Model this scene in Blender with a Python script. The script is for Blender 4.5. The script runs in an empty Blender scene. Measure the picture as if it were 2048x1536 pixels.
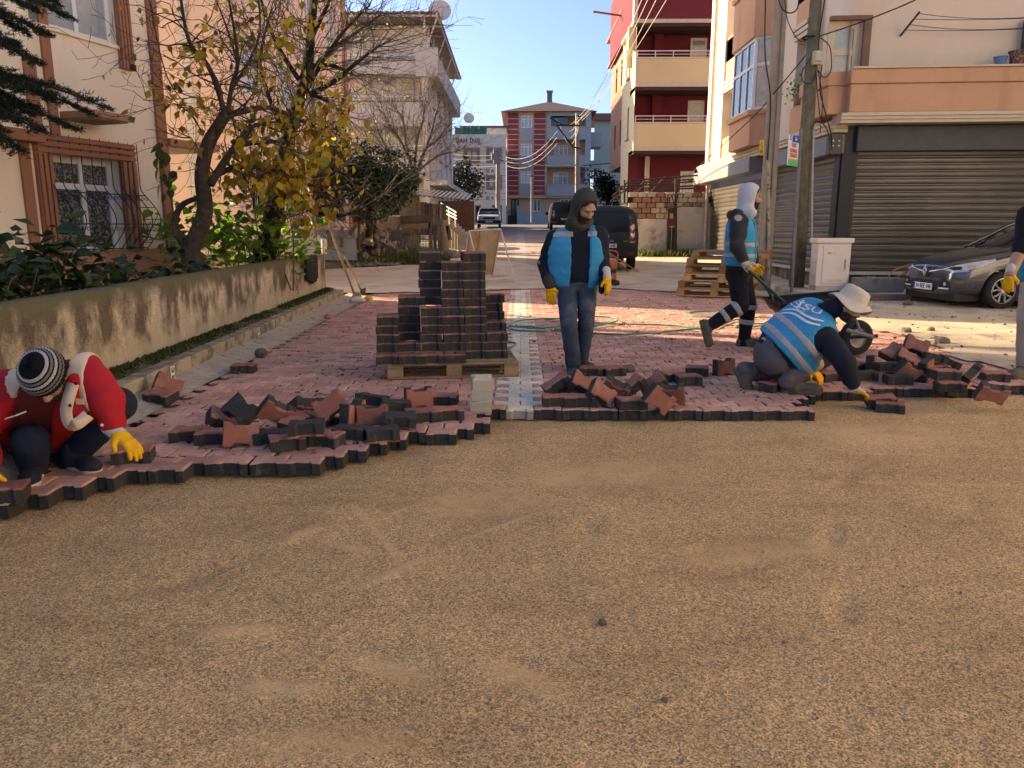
import bpy, bmesh, math, random
import numpy as np
from mathutils import Vector, Matrix, Euler, Quaternion
R = math.radians
random.seed(7); np.random.seed(7)
RS = np.random.RandomState
scene = bpy.context.scene
COL = scene.collection
# ------------------------------------------------------------------ camera
HC = 1.35; FPX = 1540.0
PITCH = math.atan(313/FPX); YAW = math.atan(17*math.cos(PITCH)/FPX)
cd = bpy.data.cameras.new('camera'); cam = bpy.data.objects.new('camera', cd); COL.objects.link(cam)
cd.sensor_width = 36.0; cd.lens = 36.0*FPX/2048; cd.clip_start = 0.05; cd.clip_end = 3000
cam.location = (0, 0, HC); cam.rotation_euler = (R(90)-PITCH, 0, YAW)
scene.camera = cam
# ------------------------------------------------------------------ world, sun, exposure
SUN_EL, SUN_AZ = R(21), math.atan2(-0.91, 0.41)
w = bpy.data.worlds.new('World'); scene.world = w; w.use_nodes = True
nt = w.node_tree; bg = nt.nodes['Background']
sky = nt.nodes.new('ShaderNodeTexSky'); sky.sky_type = 'NISHITA'; sky.sun_disc = False
sky.sun_elevation = SUN_EL; sky.sun_rotation = SUN_AZ
sky.air_density = 0.6; sky.dust_density = 2.0; sky.ozone_density = 6.0
nt.links.new(sky.outputs[0], bg.inputs[0]); bg.inputs[1].default_value = 0.11
sl = bpy.data.lights.new('sun', 'SUN'); sun = bpy.data.objects.new('sun', sl); COL.objects.link(sun)
sl.energy = 4.0; sl.angle = R(0.6); sl.color = (1.0, 0.88, 0.70)
_sd = Vector((math.sin(SUN_AZ)*math.cos(SUN_EL), math.cos(SUN_AZ)*math.cos(SUN_EL), math.sin(SUN_EL)))
sun.rotation_euler = _sd.to_track_quat('Z', 'Y').to_euler(); sun.location = (-20, 20, 30)
vs = scene.view_settings; vs.view_transform = 'Standard'; vs.look = 'None'; vs.exposure = 1.98; vs.gamma = 1; vs.use_curve_mapping = False
vs.use_white_balance = True; vs.white_balance_temperature = 8400; vs.white_balance_tint = 14
scene.cycles.use_denoising = True
scene.cycles.max_bounces = 6; scene.cycles.diffuse_bounces = 4; scene.cycles.transparent_max_bounces = 8
scene.cycles.caustics_reflective = False; scene.cycles.caustics_refractive = False
scene.cycles.sample_clamp_indirect = 6
# ------------------------------------------------------------------ measured placement
_ca, _sa, _cp, _sp = math.cos(YAW), math.sin(YAW), math.cos(PITCH), math.sin(PITCH)
def ray(px, py):
 x = (px-1024)/FPX; y = -(py-768)/FPX
 return Vector((x*_ca - _sa*_cp - y*_sa*_sp, x*_sa + _ca*_cp + y*_ca*_sp, -_sp + y*_cp))
def G(px, py, z=0.0):            # the point seen there at height z
 d = ray(px, py); return Vector((0, 0, HC)) + d*((z-HC)/d.z)
def D(px, py, Y):                # the point seen there at distance Y along the street
 d = ray(px, py); return Vector((0, 0, HC)) + d*(Y/d.y)
def DX(px, py, X):
 d = ray(px, py); return Vector((0, 0, HC)) + d*(X/d.x)
def terrain(y):
 y = np.asarray(y, float)
 t = np.clip((y-17.5)/2.5, 0, 1); s = t*t*0.5*2.5 + np.clip(y-20, 0, 41)
 return 0.037*s + 0.006*np.clip(y-61, 0, None)
def tz(y): return float(terrain(y))
# ------------------------------------------------------------------ numpy noise
def vnoise(p, scale=1.0, seed=0):
 q = np.asarray(p, float)*scale + seed*17.31
 i = np.floor(q).astype(np.int64); f = q-i; f = f*f*(3-2*f)
 def h(o):
  k = (i+o)
  n = (k[..., 0]*374761393 + k[..., 1]*668265263 + (k[..., 2]*1274126177 if k.shape[-1] > 2 else 0)) & 0xffffffff
  n = ((n ^ (n >> 13))*1274126177) & 0xffffffff
  return ((n ^ (n >> 16)) & 0xffff)/65535.0
 dim = q.shape[-1]; out = 0
 for c in range(2**dim):
  o = np.array([(c >> k) & 1 for k in range(dim)])
  wgt = np.prod(np.where(o == 1, f, 1-f), axis=-1)
  out = out + wgt*h(o)
 return out*2-1
def fbm(p, scale=1.0, oct=4, seed=0):
 a = 1.0; s = 0; t = 0
 for k in range(oct):
  s = s + a*vnoise(p, scale*2**k, seed+k); t += a; a *= 0.5
 return s/t
# ------------------------------------------------------------------ materials
MATS = {}
def M(name, col, rough=0.85, var=0.18, scale=5.0, col2=None, c2lo=0.5, c2hi=0.65, c2scale=3.0, c2stretch=None,
  bump=0.0, bscale=90.0, bdist=0.01, metallic=0.0, spec=0.3, rnd=0.0, attr=False, coat=0.0, fine=0.0, fscale=200.0,
  trans=0.0, alpha=None, coord='world', sss=0.0):
 if name in MATS: return MATS[name]
 m = bpy.data.materials.new(name); m.use_nodes = True; MATS[name] = m
 t = m.node_tree; N = t.nodes; L = t.links; b = N['Principled BSDF']
 def node(ty, **kw):
  n = N.new(ty)
  for k, v in kw.items(): setattr(n, k, v)
  return n
 if coord == 'world': vec = node('ShaderNodeNewGeometry').outputs['Position']
 else: vec = node('ShaderNodeTexCoord').outputs['Object']
 def noise(sc, det=4, v=None, ro=0.55):
  n = node('ShaderNodeTexNoise'); n.inputs['Scale'].default_value = sc; n.inputs['Detail'].default_value = det
  n.inputs['Roughness'].default_value = ro; L.new(v if v is not None else vec, n.inputs['Vector']); return n.outputs['Fac']
 def mapr(v, a, b_, c, d):
  n = node('ShaderNodeMapRange'); L.new(v, n.inputs[0])
  for i, x in enumerate((a, b_, c, d)): n.inputs[i+1].default_value = x
  return n.outputs[0]
 def mul(a, b_):
  n = node('ShaderNodeMath', operation='MULTIPLY'); L.new(a, n.inputs[0])
  if isinstance(b_, (int, float)): n.inputs[1].default_value = b_
  else: L.new(b_, n.inputs[1])
  return n.outputs[0]
 base = node('ShaderNodeRGB'); base.outputs[0].default_value = (*col, 1); c = base.outputs[0]
 if col2 is not None:
  v = vec
  if c2stretch:
   mp = node('ShaderNodeMapping'); mp.inputs['Scale'].default_value = c2stretch; L.new(vec, mp.inputs['Vector']); v = mp.outputs[0]
  f = mapr(noise(c2scale, 6, v, 0.62), c2lo, c2hi, 0, 1)
  mx = node('ShaderNodeMix', data_type='RGBA'); L.new(f, mx.inputs[0]); L.new(c, mx.inputs[6]); mx.inputs[7].default_value = (*col2, 1); c = mx.outputs[2]
 k = mapr(noise(scale), 0.25, 0.75, 1-var, 1+var)
 if fine: k = mul(k, mapr(noise(fscale, 3, None, 0.7), 0.3, 0.7, 1-fine, 1+fine))
 if rnd:
  oi = node('ShaderNodeObjectInfo'); k = mul(k, mapr(oi.outputs['Random'], 0, 1, 1-rnd, 1+rnd))
 if attr:
  at = node('ShaderNodeAttribute'); at.attribute_name = 'rnd'; k = mul(k, mapr(at.outputs['Fac'], 0, 1, 1-attr, 1+attr))
 mx = node('ShaderNodeVectorMath', operation='SCALE'); L.new(c, mx.inputs[0]); L.new(k, mx.inputs['Scale'])
 L.new(mx.outputs[0], b.inputs['Base Color'])
 b.inputs['Roughness'].default_value = rough; b.inputs['Metallic'].default_value = metallic
 b.inputs['Specular IOR Level'].default_value = spec
 if coat: b.inputs['Coat Weight'].default_value = coat; b.inputs['Coat Roughness'].default_value = 0.06
 if trans: b.inputs['Transmission Weight'].default_value = trans
 if alpha is not None: b.inputs['Alpha'].default_value = alpha
 if sss: b.inputs['Subsurface Weight'].default_value = sss; b.inputs['Subsurface Radius'].default_value = (0.012, 0.005, 0.003)
 if bump:
  bn = node('ShaderNodeBump'); bn.inputs['Strength'].default_value = bump; bn.inputs['Distance'].default_value = bdist
  L.new(noise(bscale, 4, None, 0.65), bn.inputs['Height']); L.new(bn.outputs[0], b.inputs['Normal'])
 m['c'] = 1
 return m
def leaf_mat(name, cols, rough=0.55, tl=0.35):
 """leaf: colour picked by a per-leaf random value; diffuse + translucent"""
 if name in MATS: return MATS[name]
 m = bpy.data.materials.new(name); m.use_nodes = True; MATS[name] = m
 t = m.node_tree; N = t.nodes; L = t.links; b = N['Principled BSDF']; out = N['Material Output']
 oi = N.new('ShaderNodeObjectInfo'); at = N.new('ShaderNodeAttribute'); at.attribute_name = 'rnd'
 ad = N.new('ShaderNodeMath'); ad.operation = 'ADD'; L.new(oi.outputs['Random'], ad.inputs[0]); L.new(at.outputs['Fac'], ad.inputs[1])
 fr = N.new('ShaderNodeMath'); fr.operation = 'FRACT'; L.new(ad.outputs[0], fr.inputs[0])
 rp = N.new('ShaderNodeValToRGB'); L.new(fr.outputs[0], rp.inputs[0]); cr = rp.color_ramp; cr.interpolation = 'LINEAR'
 while len(cr.elements) < len(cols): cr.elements.new(0.5)
 for i, c in enumerate(cols): cr.elements[i].position = i/max(1, len(cols)-1); cr.elements[i].color = (*c, 1)
 ns = N.new('ShaderNodeTexNoise'); ns.inputs['Scale'].default_value = 40; ge = N.new('ShaderNodeNewGeometry'); L.new(ge.outputs['Position'], ns.inputs['Vector'])
 mr = N.new('ShaderNodeMapRange'); L.new(ns.outputs['Fac'], mr.inputs[0]); mr.inputs[1].default_value = .3; mr.inputs[2].default_value = .7; mr.inputs[3].default_value = .75; mr.inputs[4].default_value = 1.2
 sc = N.new('ShaderNodeVectorMath'); sc.operation = 'SCALE'; L.new(rp.outputs[0], sc.inputs[0]); L.new(mr.outputs[0], sc.inputs['Scale'])
 L.new(sc.outputs[0], b.inputs['Base Color']); b.inputs['Roughness'].default_value = rough; b.inputs['Specular IOR Level'].default_value = 0.35
 tr = N.new('ShaderNodeBsdfTranslucent'); L.new(sc.outputs[0], tr.inputs[0])
 ms = N.new('ShaderNodeMixShader'); ms.inputs[0].default_value = tl; L.new(b.outputs[0], ms.inputs[1]); L.new(tr.outputs[0], ms.inputs[2]); L.new(ms.outputs[0], out.inputs[0])
 return m
def glass_mat(name, col=(0.03, 0.035, 0.04), rough=0.05, spec=0.9):
 if name in MATS: return MATS[name]
 return M(name, col, rough=rough, var=0.1, spec=spec)
# ------------------------------------------------------------------ objects
PWL = {}                         # world location of a root, for parts given in world coordinates
def tag(o, label=None, cat=None, group=None, kind=None):
 if label: o['label'] = label
 if cat: o['category'] = cat
 if group: o['group'] = group
 if kind: o['kind'] = kind
 return o
def thing(name, label, cat, loc=(0, 0, 0), group=None, rz=0.0):
 o = bpy.data.objects.new(name, None); COL.objects.link(o); o.empty_display_size = 0.1
 o.location = loc; o.rotation_euler = (0, 0, rz); PWL[o] = Vector(loc)
 return tag(o, label, cat, group)
def link(name, me, parent=None, local=False):
 o = bpy.data.objects.new(name, me); COL.objects.link(o)
 if parent is not None:
  o.parent = parent; PWL[o] = PWL[parent]
 else: PWL[o] = Vector((0, 0, 0))
 return o
class MB:
 """collects faces, builds ONE mesh object"""
 def __init__(s): s.v = []; s.f = []; s.mi = []; s.r = None
 def add(s, vs, fs, mi=0):
  n = len(s.v); s.v.extend([tuple(map(float, x)) for x in vs]); s.f.extend([tuple(i+n for i in f) for f in fs]); s.mi.extend([mi]*len(fs)); return s
 def box(s, c, d, rz=0.0, M4=None, mi=0):
  x, y, z = d[0]/2, d[1]/2, d[2]/2
  vs = [Vector((a*x, b*y, e*z)) for e in (-1, 1) for b in (-1, 1) for a in (-1, 1)]
  if M4 is not None: vs = [M4 @ v for v in vs]
  elif rz: vs = [Matrix.Rotation(rz, 3, 'Z') @ v for v in vs]
  c = Vector(c); vs = [v+c for v in vs]
  return s.add(vs, [(0, 2, 3, 1), (4, 5, 7, 6), (0, 1, 5, 4), (2, 6, 7, 3), (0, 4, 6, 2), (1, 3, 7, 5)], mi)
 def bb(s, a, b, mi=0): return s.box([(a[i]+b[i])/2 for i in range(3)], [abs(b[i]-a[i]) for i in range(3)], mi=mi)
 def quad(s, a, b, c, d, mi=0): return s.add([a, b, c, d], [(0, 1, 2, 3)], mi)
 def slab(s, a, b, c, d, n, mi=0):
  n = Vector(n); q = [Vector(x) for x in (a, b, c, d)]; return s.add(q+[x+n for x in q], [(3, 2, 1, 0), (4, 5, 6, 7), (0, 1, 5, 4), (1, 2, 6, 5), (2, 3, 7, 6), (3, 0, 4, 7)], mi)
 def prism(s, pts, z0, z1, mi=0, M4=None):
  n = len(pts); vs = [Vector((p[0], p[1], z0)) for p in pts]+[Vector((p[0], p[1], z1)) for p in pts]
  if M4 is not None: vs = [M4 @ v for v in vs]
  return s.add(vs, [tuple(range(n-1, -1, -1)), tuple(range(n, 2*n))]+[(i, (i+1) % n, n+(i+1) % n, n+i) for i in range(n)], mi)
 def tube(s, pts, r, n=6, cap=True, mi=0):
  pts = [Vector(p) for p in pts]; k = len(pts); rs = r if isinstance(r, (list, tuple)) else [r]*k
  vs = []; up = None
  for i, p in enumerate(pts):
   t = (pts[min(i+1, k-1)]-pts[max(i-1, 0)])
   t = t.normalized() if t.length > 1e-9 else Vector((0, 0, 1))
   if up is None: up = Vector((0, 0, 1)) if abs(t.z) < 0.9 else Vector((1, 0, 0))
   a = t.cross(up)
   if a.length < 1e-6: a = t.orthogonal()
   a.normalize(); b = a.cross(t).normalized(); up = b
   vs += [p+(a*math.cos(2*math.pi*j/n)+b*math.sin(2*math.pi*j/n))*rs[i] for j in range(n)]
  fs = [(i*n+j, i*n+(j+1) % n, (i+1)*n+(j+1) % n, (i+1)*n+j) for i in range(k-1) for j in range(n)]
  if cap: fs += [tuple(range(n-1, -1, -1)), tuple(range((k-1)*n, k*n))]
  return s.add(vs, fs, mi)
 def lathe(s, prof, n=16, M4=None, mi=0, cap=False):
  k = len(prof); vs = [Vector((r*math.cos(2*math.pi*j/n), r*math.sin(2*math.pi*j/n), z)) for r, z in prof for j in range(n)]
  if M4 is not None: vs = [M4 @ v for v in vs]
  fs = [(i*n+j, i*n+(j+1) % n, (i+1)*n+(j+1) % n, (i+1)*n+j) for i in range(k-1) for j in range(n)]
  if cap: fs += [tuple(range(n-1, -1, -1)), tuple(range((k-1)*n, k*n))]
  return s.add(vs, fs, mi)
 def mesh(s, name, mats, smooth=False, off=None):
  me = bpy.data.meshes.new(name); v = s.v
  if off is not None: v = [(x-off[0], y-off[1], z-off[2]) for x, y, z in v]
  me.from_pydata(v, [], s.f)
  for m in (mats if isinstance(mats, (list, tuple)) else [mats]): me.materials.append(m)
  if isinstance(mats, (list, tuple)) and len(mats) > 1: me.polygons.foreach_set('material_index', s.mi)
  if smooth: me.polygons.foreach_set('use_smooth', [True]*len(s.f))
  if s.r is not None:
   a = me.attributes.new('rnd', 'FLOAT', 'FACE'); a.data.foreach_set('value', np.asarray(s.r, np.float32))
  me.update(); return me
 def build(s, name, mats, parent=None, smooth=False, bevel=0.0, seg=1, auto=None):
  off = PWL[parent] if parent is not None else None
  me = s.mesh(name, mats, smooth, off); o = link(name, me, parent)
  if bevel: bevel_mesh(me, bevel, seg)
  if auto: me.set_sharp_from_angle(angle=R(auto))
  return o
def bevel_mesh(me, w, seg=1, ang=30):
 bm = bmesh.new(); bm.from_mesh(me); bmesh.ops.remove_doubles(bm, verts=bm.verts, dist=1e-5)
 ed = [e for e in bm.edges if len(e.link_faces) == 2 and e.calc_face_angle(0) > R(ang)]
 bmesh.ops.bevel(bm, geom=ed, offset=w, segments=seg, profile=0.6, affect='EDGES', clamp_overlap=True)
 bm.to_mesh(me); bm.free(); me.update()
def np_mesh(name, V, Fq, mat, smooth=True, parent=None, rnd=None, off=None):
 """big meshes from numpy arrays (all faces with the same number of corners)"""
 me = bpy.data.meshes.new(name); V = np.asarray(V, np.float32); Fq = np.asarray(Fq, np.int32); k = Fq.shape[1]
 if off is None and parent is not None: off = PWL[parent]
 if off is not None: V = V - np.array(off, np.float32)
 me.vertices.add(len(V)); me.vertices.foreach_set('co', V.ravel()); me.loops.add(Fq.size); me.loops.foreach_set('vertex_index', Fq.ravel())
 me.polygons.add(len(Fq)); me.polygons.foreach_set('loop_start', np.arange(0, Fq.size, k, dtype=np.int32))
 try: me.polygons.foreach_set('loop_total', np.full(len(Fq), k, np.int32))
 except Exception: pass
 me.polygons.foreach_set('use_smooth', np.full(len(Fq), smooth))
 if rnd is not None: a = me.attributes.new('rnd', 'FLOAT', 'FACE'); a.data.foreach_set('value', np.asarray(rnd, np.float32))
 me.update(calc_edges=True); me.validate()
 for m in (mat if isinstance(mat, (list, tuple)) else [mat]): me.materials.append(m)
 return link(name, me, parent)
def text_mesh(txt, size, mat, M4, parent=None, name='lettering', depth=0.003, bold=0.0, align='CENTER', sx=1.0, world=True):
 cu = bpy.data.curves.new(name, 'FONT'); cu.body = txt; cu.size = size; cu.extrude = depth; cu.offset = bold; cu.align_x = align; cu.align_y = 'CENTER'; cu.resolution_u = 3
 o = bpy.data.objects.new('tmp', cu); COL.objects.link(o); dg = bpy.context.evaluated_depsgraph_get()
 me = bpy.data.meshes.new_from_object(o.evaluated_get(dg)); bpy.data.objects.remove(o); bpy.data.curves.remove(cu)
 off = PWL[parent] if (parent is not None and world) else Vector((0, 0, 0))
 me.transform(Matrix.Diagonal((sx, 1, 1, 1))); me.transform(M4); me.transform(Matrix.Translation(-off)); me.name = name
 me.materials.clear(); me.materials.append(mat); return link(name, me, parent)
def frame(o, x, y):              # matrix whose local X, Y are the given directions
 x = Vector(x).normalized(); z = x.cross(Vector(y)).normalized(); y = z.cross(x)
 m = Matrix((x, y, z)).transposed().to_4x4(); m.translation = Vector(o); return m
def copy_tree(o, parent=None):
 c = o.copy(); COL.objects.link(c); PWL[c] = PWL.get(o, Vector())
 if parent is not None: c.parent = parent
 for ch in list(o.children): copy_tree(ch, c)
 return c
# =================================================================== ground
PL, PF, PW, PS, TH = 0.2125, 0.0795, 0.0585, 0.017, 0.082      # paver: length, half depth at the flanges, half depth at the waist, slope run, thickness
PITCHY = PF+PW
def x_in(y): return -2.60-0.028*y            # edge of the paving by the gutter
def x_out(y): return -2.76-0.045*y           # foot of the kerb
def x_wall(y): return x_out(y)-0.34
def x_right(y): return 5.0+0.10*(y-7)*(y < 9)+0.2*(y >= 9)
# --- wide earth sheet to the horizon
ys = np.concatenate([np.linspace(-40, 14, 20), np.linspace(14.5, 66, 90), np.linspace(70, 900, 30)])
xs = np.concatenate([np.linspace(-600, -20, 14), np.linspace(-16, 16, 50), np.linspace(20, 600, 14)])
gx, gy = np.meshgrid(xs, ys); gz = terrain(gy)-0.02
low = (gy < 16.5) & (gx > -4) & (gx < 12); gz = np.where(low, -0.3, gz)
gz = gz + 0.02*fbm(np.stack([gx, gy], -1), 0.7, 3)
def grid_faces(nr, nc):
 a = np.arange(nr*nc).reshape(nr, nc); return np.stack([a[:-1, :-1], a[:-1, 1:], a[1:, 1:], a[1:, :-1]], -1).reshape(-1, 4)
earth_m = M('earth', (0.20, 0.16, 0.115), var=0.3, scale=1.2, bump=0.5, bscale=25, fine=0.2, fscale=60)
o = np_mesh('ground', np.stack([gx, gy, gz], -1).reshape(-1, 3), grid_faces(len(ys), len(xs)), earth_m); tag(o, kind='structure')
# --- levelled sand bed: rows packed closer towards the viewer
nr, nc = 620, 460
yy = 0.9*(9.6/0.9)**(np.linspace(0, 1, nr)); uu = np.linspace(-1, 1, nc)
gy = np.repeat(yy[:, None], nc, 1); gx = uu[None]*(1.3+0.95*gy)+0.25
P2 = np.stack([gx, gy], -1)
sz = -0.090+0.012*fbm(P2, 0.9, 3, 3)+0.007*fbm(P2, 4.0, 3, 9)+0.0045*fbm(P2, 24, 3, 12)
amp = np.clip(1.15-gy/5.0, 0.2, 1); sz += amp*0.0026*vnoise(P2, 75, 21)+amp*0.0022*vnoise(P2, 150, 31)
sz += 0.006*np.sin(gy*9+1.5*np.sin(gx*1.3)+2*fbm(P2, .8, 2, 5))*np.clip((3.6-gy)/2, 0, 1)*0.6
for cx, cy, ang, ln, wd, dp in [(-.42, 2.32, -.5, .15, .055, -.010), (.0, 2.27, -.62, .17, .06, .012), (-1.02, 2.55, .1, .15, .05, .011), (-.75, 2.2, 0, .16, .05, .010), (-1.05, 3.45, 1.0, .13, .05, .010), (-.8, 3.3, -.5, .15, .035, .009),
        (-.53, 3.05, .9, .14, .03, .007), (.22, 2.75, -.3, .10, .04, -.008), (-.12, 3.55, .8, .25, .02, .006), (.9, 3.1, .4, .2, .06, -.012), (-1.5, 2.9, .3, .16, .06, -.014), (1.25, 2.75, 1.1, .14, .05, -.016), (1.5, 3.5, 1.2, .14, .05, -.014), (.35, 3.6, 1.4, .14, .05, -.013), (1.9, 4.3, 1.0, .15, .05, -.014), (-.25, 1.95, -.2, .13, .05, -.014), (.55, 2.1, .3, .14, .055, -.015), (2.4, 3.9, .9, .14, .05, -.014), (-1.3, 3.1, .8, .14, .05, -.012)]:
 dx, dy = gx-cx, gy-cy; a = dx*math.cos(ang)+dy*math.sin(ang); b = -dx*math.sin(ang)+dy*math.cos(ang)
 sz += dp*np.exp(-(a/ln)**4-(b/wd)**4)
# long lines left by the levelling bar
for x0, y0, x1, y1 in [(-1.05, 4.35, 1.5, 4.1), (-.9, 3.9, -.45, 3.0), (1.2, 4.9, 3.2, 4.75), (-.35, 4.15, -.8, 3.55), (1.3, 4.3, 3.4, 4.15)]:
 ex, ey = x1-x0, y1-y0; l = math.hypot(ex, ey); ex /= l; ey /= l
 a = (gx-x0)*ex+(gy-y0)*ey; b = -(gx-x0)*ey+(gy-y0)*ex
 sz += np.where((a > 0) & (a < l), 0.0045*np.exp(-(b/0.012)**2), 0)
dry = np.zeros_like(gx)
for cx, cy, ang, ln, wd in [(-.42, 2.32, -.5, .15, .055), (.0, 2.27, -.62, .17, .06), (-1.02, 2.55, .1, .15, .05), (-.75, 2.2, 0, .16, .05), (-1.05, 3.45, 1.0, .13, .05), (-.8, 3.3, -.5, .15, .035), (-.53, 3.05, .9, .16, .03), (-.12, 3.55, .8, .25, .02), (.5, 4.4, .1, .5, .25), (-.2, 3.9, .3, .35, .2), (1.1, 3.3, .2, .4, .12), (2.6, 5.3, 0, .5, .3), (-.55, 1.95, .1, .25, .08)]:
 dx, dy = gx-cx, gy-cy; a = dx*math.cos(ang)+dy*math.sin(ang); b = -dx*math.sin(ang)+dy*math.cos(ang); dry = np.maximum(dry, np.exp(-(a/ln)**4-(b/wd)**4)*(.75+.5*fbm(P2, 14, 2, 77)))
for x0, y0, x1, y1 in [(-1.05, 4.35, 1.5, 4.1), (-.9, 3.9, -.45, 3.0), (1.2, 4.9, 3.2, 4.75), (-.35, 4.15, -.8, 3.55), (1.3, 4.3, 3.4, 4.15), (-.9, 3.95, -.1, 3.9)]:
 ex, ey = x1-x0, y1-y0; l = math.hypot(ex, ey); ex /= l; ey /= l; a = (gx-x0)*ex+(gy-y0)*ey; b = -(gx-x0)*ey+(gy-y0)*ex; dry = np.maximum(dry, np.where((a > 0) & (a < l), .7*np.exp(-(b/.016)**2), 0))
sand_m = M('coarse_sand', (0.60, 0.375, 0.18), var=0.14, scale=1.5, rough=0.95, bump=1.0, bscale=110, bdist=0.012, spec=0.12, col2=(0.50, 0.30, 0.14), c2lo=0.50, c2hi=0.72, c2scale=2.6, c2stretch=(.45, 1.3, 1))
t = sand_m.node_tree; N = t.nodes; L = t.links; b = N['Principled BSDF']; src = b.inputs['Base Color'].links[0].from_socket; geo = N.new('ShaderNodeNewGeometry')
def _mr(v, a, b_, c, d):
 n = N.new('ShaderNodeMapRange'); L.new(v, n.inputs[0])
 for i, x in enumerate((a, b_, c, d)): n.inputs[i+1].default_value = x
 return n.outputs[0]
at = N.new('ShaderNodeAttribute'); at.attribute_name = 'dry'; prev = None
for sc_, lo, hi in ((200, .38, 1.58), (100, .86, 1.12)):          # every grain has a tone of its own
 vo = N.new('ShaderNodeTexVoronoi'); vo.inputs['Scale'].default_value = sc_; vo.inputs['Randomness'].default_value = 1; L.new(geo.outputs['Position'], vo.inputs['Vector']); sp = N.new('ShaderNodeSeparateColor'); L.new(vo.outputs['Color'], sp.inputs[0]); k = _mr(sp.outputs[0], 0, 1, lo, hi)
 if prev is None: prev = k; vd = vo.outputs['Distance']
 else: m_ = N.new('ShaderNodeMath'); m_.operation = 'MULTIPLY'; L.new(prev, m_.inputs[0]); L.new(k, m_.inputs[1]); prev = m_.outputs[0]
mf = N.new('ShaderNodeMix'); L.new(_mr(at.outputs['Fac'], 0, 1, 0, .75), mf.inputs[0]); L.new(prev, mf.inputs[2]); mf.inputs[3].default_value = 1.28
sc2 = N.new('ShaderNodeVectorMath'); sc2.operation = 'SCALE'; L.new(src, sc2.inputs[0]); L.new(mf.outputs[0], sc2.inputs['Scale']); L.new(sc2.outputs[0], b.inputs['Base Color'])
o = np_mesh('sand_bed', np.stack([gx, gy, sz], -1).reshape(-1, 3), grid_faces(nr, nc), sand_m); tag(o, kind='structure'); a_ = o.data.attributes.new('dry', 'FLOAT', 'POINT'); a_.data.foreach_set('value', dry.ravel().astype(np.float32))
def sand_z(x, y):
 j = int(np.clip(np.searchsorted(yy, y), 0, nr-1)); i = int(np.clip(((x-0.25)/(1.3+0.95*yy[j])+1)/2*(nc-1), 0, nc-1)); return float(sz[j, i])
# coarse grains and small stones lying in the sand
rs = RS(3); grain = MB()
for k in range(5200):
 y = 1.55+4.4*rs.rand()**1.6; x = (rs.rand()*2-1)*(0.45+0.72*y)+.1
 if y > 3.4 and x < -0.1: continue
 if y > 5.5: continue
 s = 0.0022+0.0032*rs.rand()**3+(0.008*rs.rand() if rs.rand() < 0.006 else 0)
 z = sand_z(x, y)+s*0.35
 a = rs.rand(6)*0.5+0.75
 grain.add([(x+s*a[0], y, z), (x-s*a[1], y+s*.2, z), (x, y+s*a[2], z), (x+s*.2, y-s*a[3], z), (x, y, z+s*a[4]*.8), (x, y, z-s*a[5])],
    [(0, 2, 4), (2, 1, 4), (1, 3, 4), (3, 0, 4), (2, 0, 5), (1, 2, 5), (3, 1, 5), (0, 3, 5)])
grain.r = np.repeat(rs.rand(5200)[:len(grain.f)//8], 8)
o = grain.build('sand_grains', M('sand_grain', (0.30, 0.22, 0.14), var=0.2, attr=0.55, rough=0.9)); tag(o, 'coarse grains and little stones lying on the levelled sand', 'gravel', kind='stuff')
# --- paving
FRONT = [(-9, 3.55), (-2.6, 3.56), (-2.42, 3.76), (-2.255, 3.93), (-2.08, 4.10), (-1.99, 4.22), (-1.03, 4.35), (-.944, 4.66), (-.595, 4.92), (-.334, 5.24), (-.15, 5.60), (.178, 5.69),
   (2.113, 5.68), (2.35, 6.02), (2.6, 6.32), (2.85, 6.36), (3.14, 6.50), (3.9, 6.50), (4.4, 6.66), (9, 6.9)]
def y_front(x): return float(np.interp(x, [p[0] for p in FRONT], [p[1] for p in FRONT]))
OUT = []
_a = (PL-2*PS)/4
def paver_outline(g=0.0030, n=1):
 h = PL/2-g; f = PF-g; w_ = PW-g; x1 = PL/2-_a; x2 = x1-PS
 return [(-h, -f), (-x1, -f), (-x2, -w_), (x2, -w_), (x1, -f), (h, -f), (h, f), (x1, f), (x2, w_), (-x2, w_), (-x1, f), (-h, f)]
def shrink(pts, d): return [(x-math.copysign(d, x), y-math.copysign(d, y)) for x, y in pts]
def paver_geo(ztop=0.0, th=TH, ch=0.008, g=0.0030):
 o_ = paver_outline(g); i_ = shrink(o_, ch); n = 12
 vs = [(x, y, ztop) for x, y in i_]+[(x, y, ztop-ch*0.7) for x, y in o_]+[(x, y, ztop-th) for x, y in o_]
 fs = [tuple(range(n))]+[(n+i, n+(i+1) % n, (i+1) % n, i) for i in range(n)]+[(2*n+i, 2*n+(i+1) % n, n+(i+1) % n, n+i) for i in range(n)]+[tuple(range(3*n-1, 2*n-1, -1))]
 return vs, fs
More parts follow.
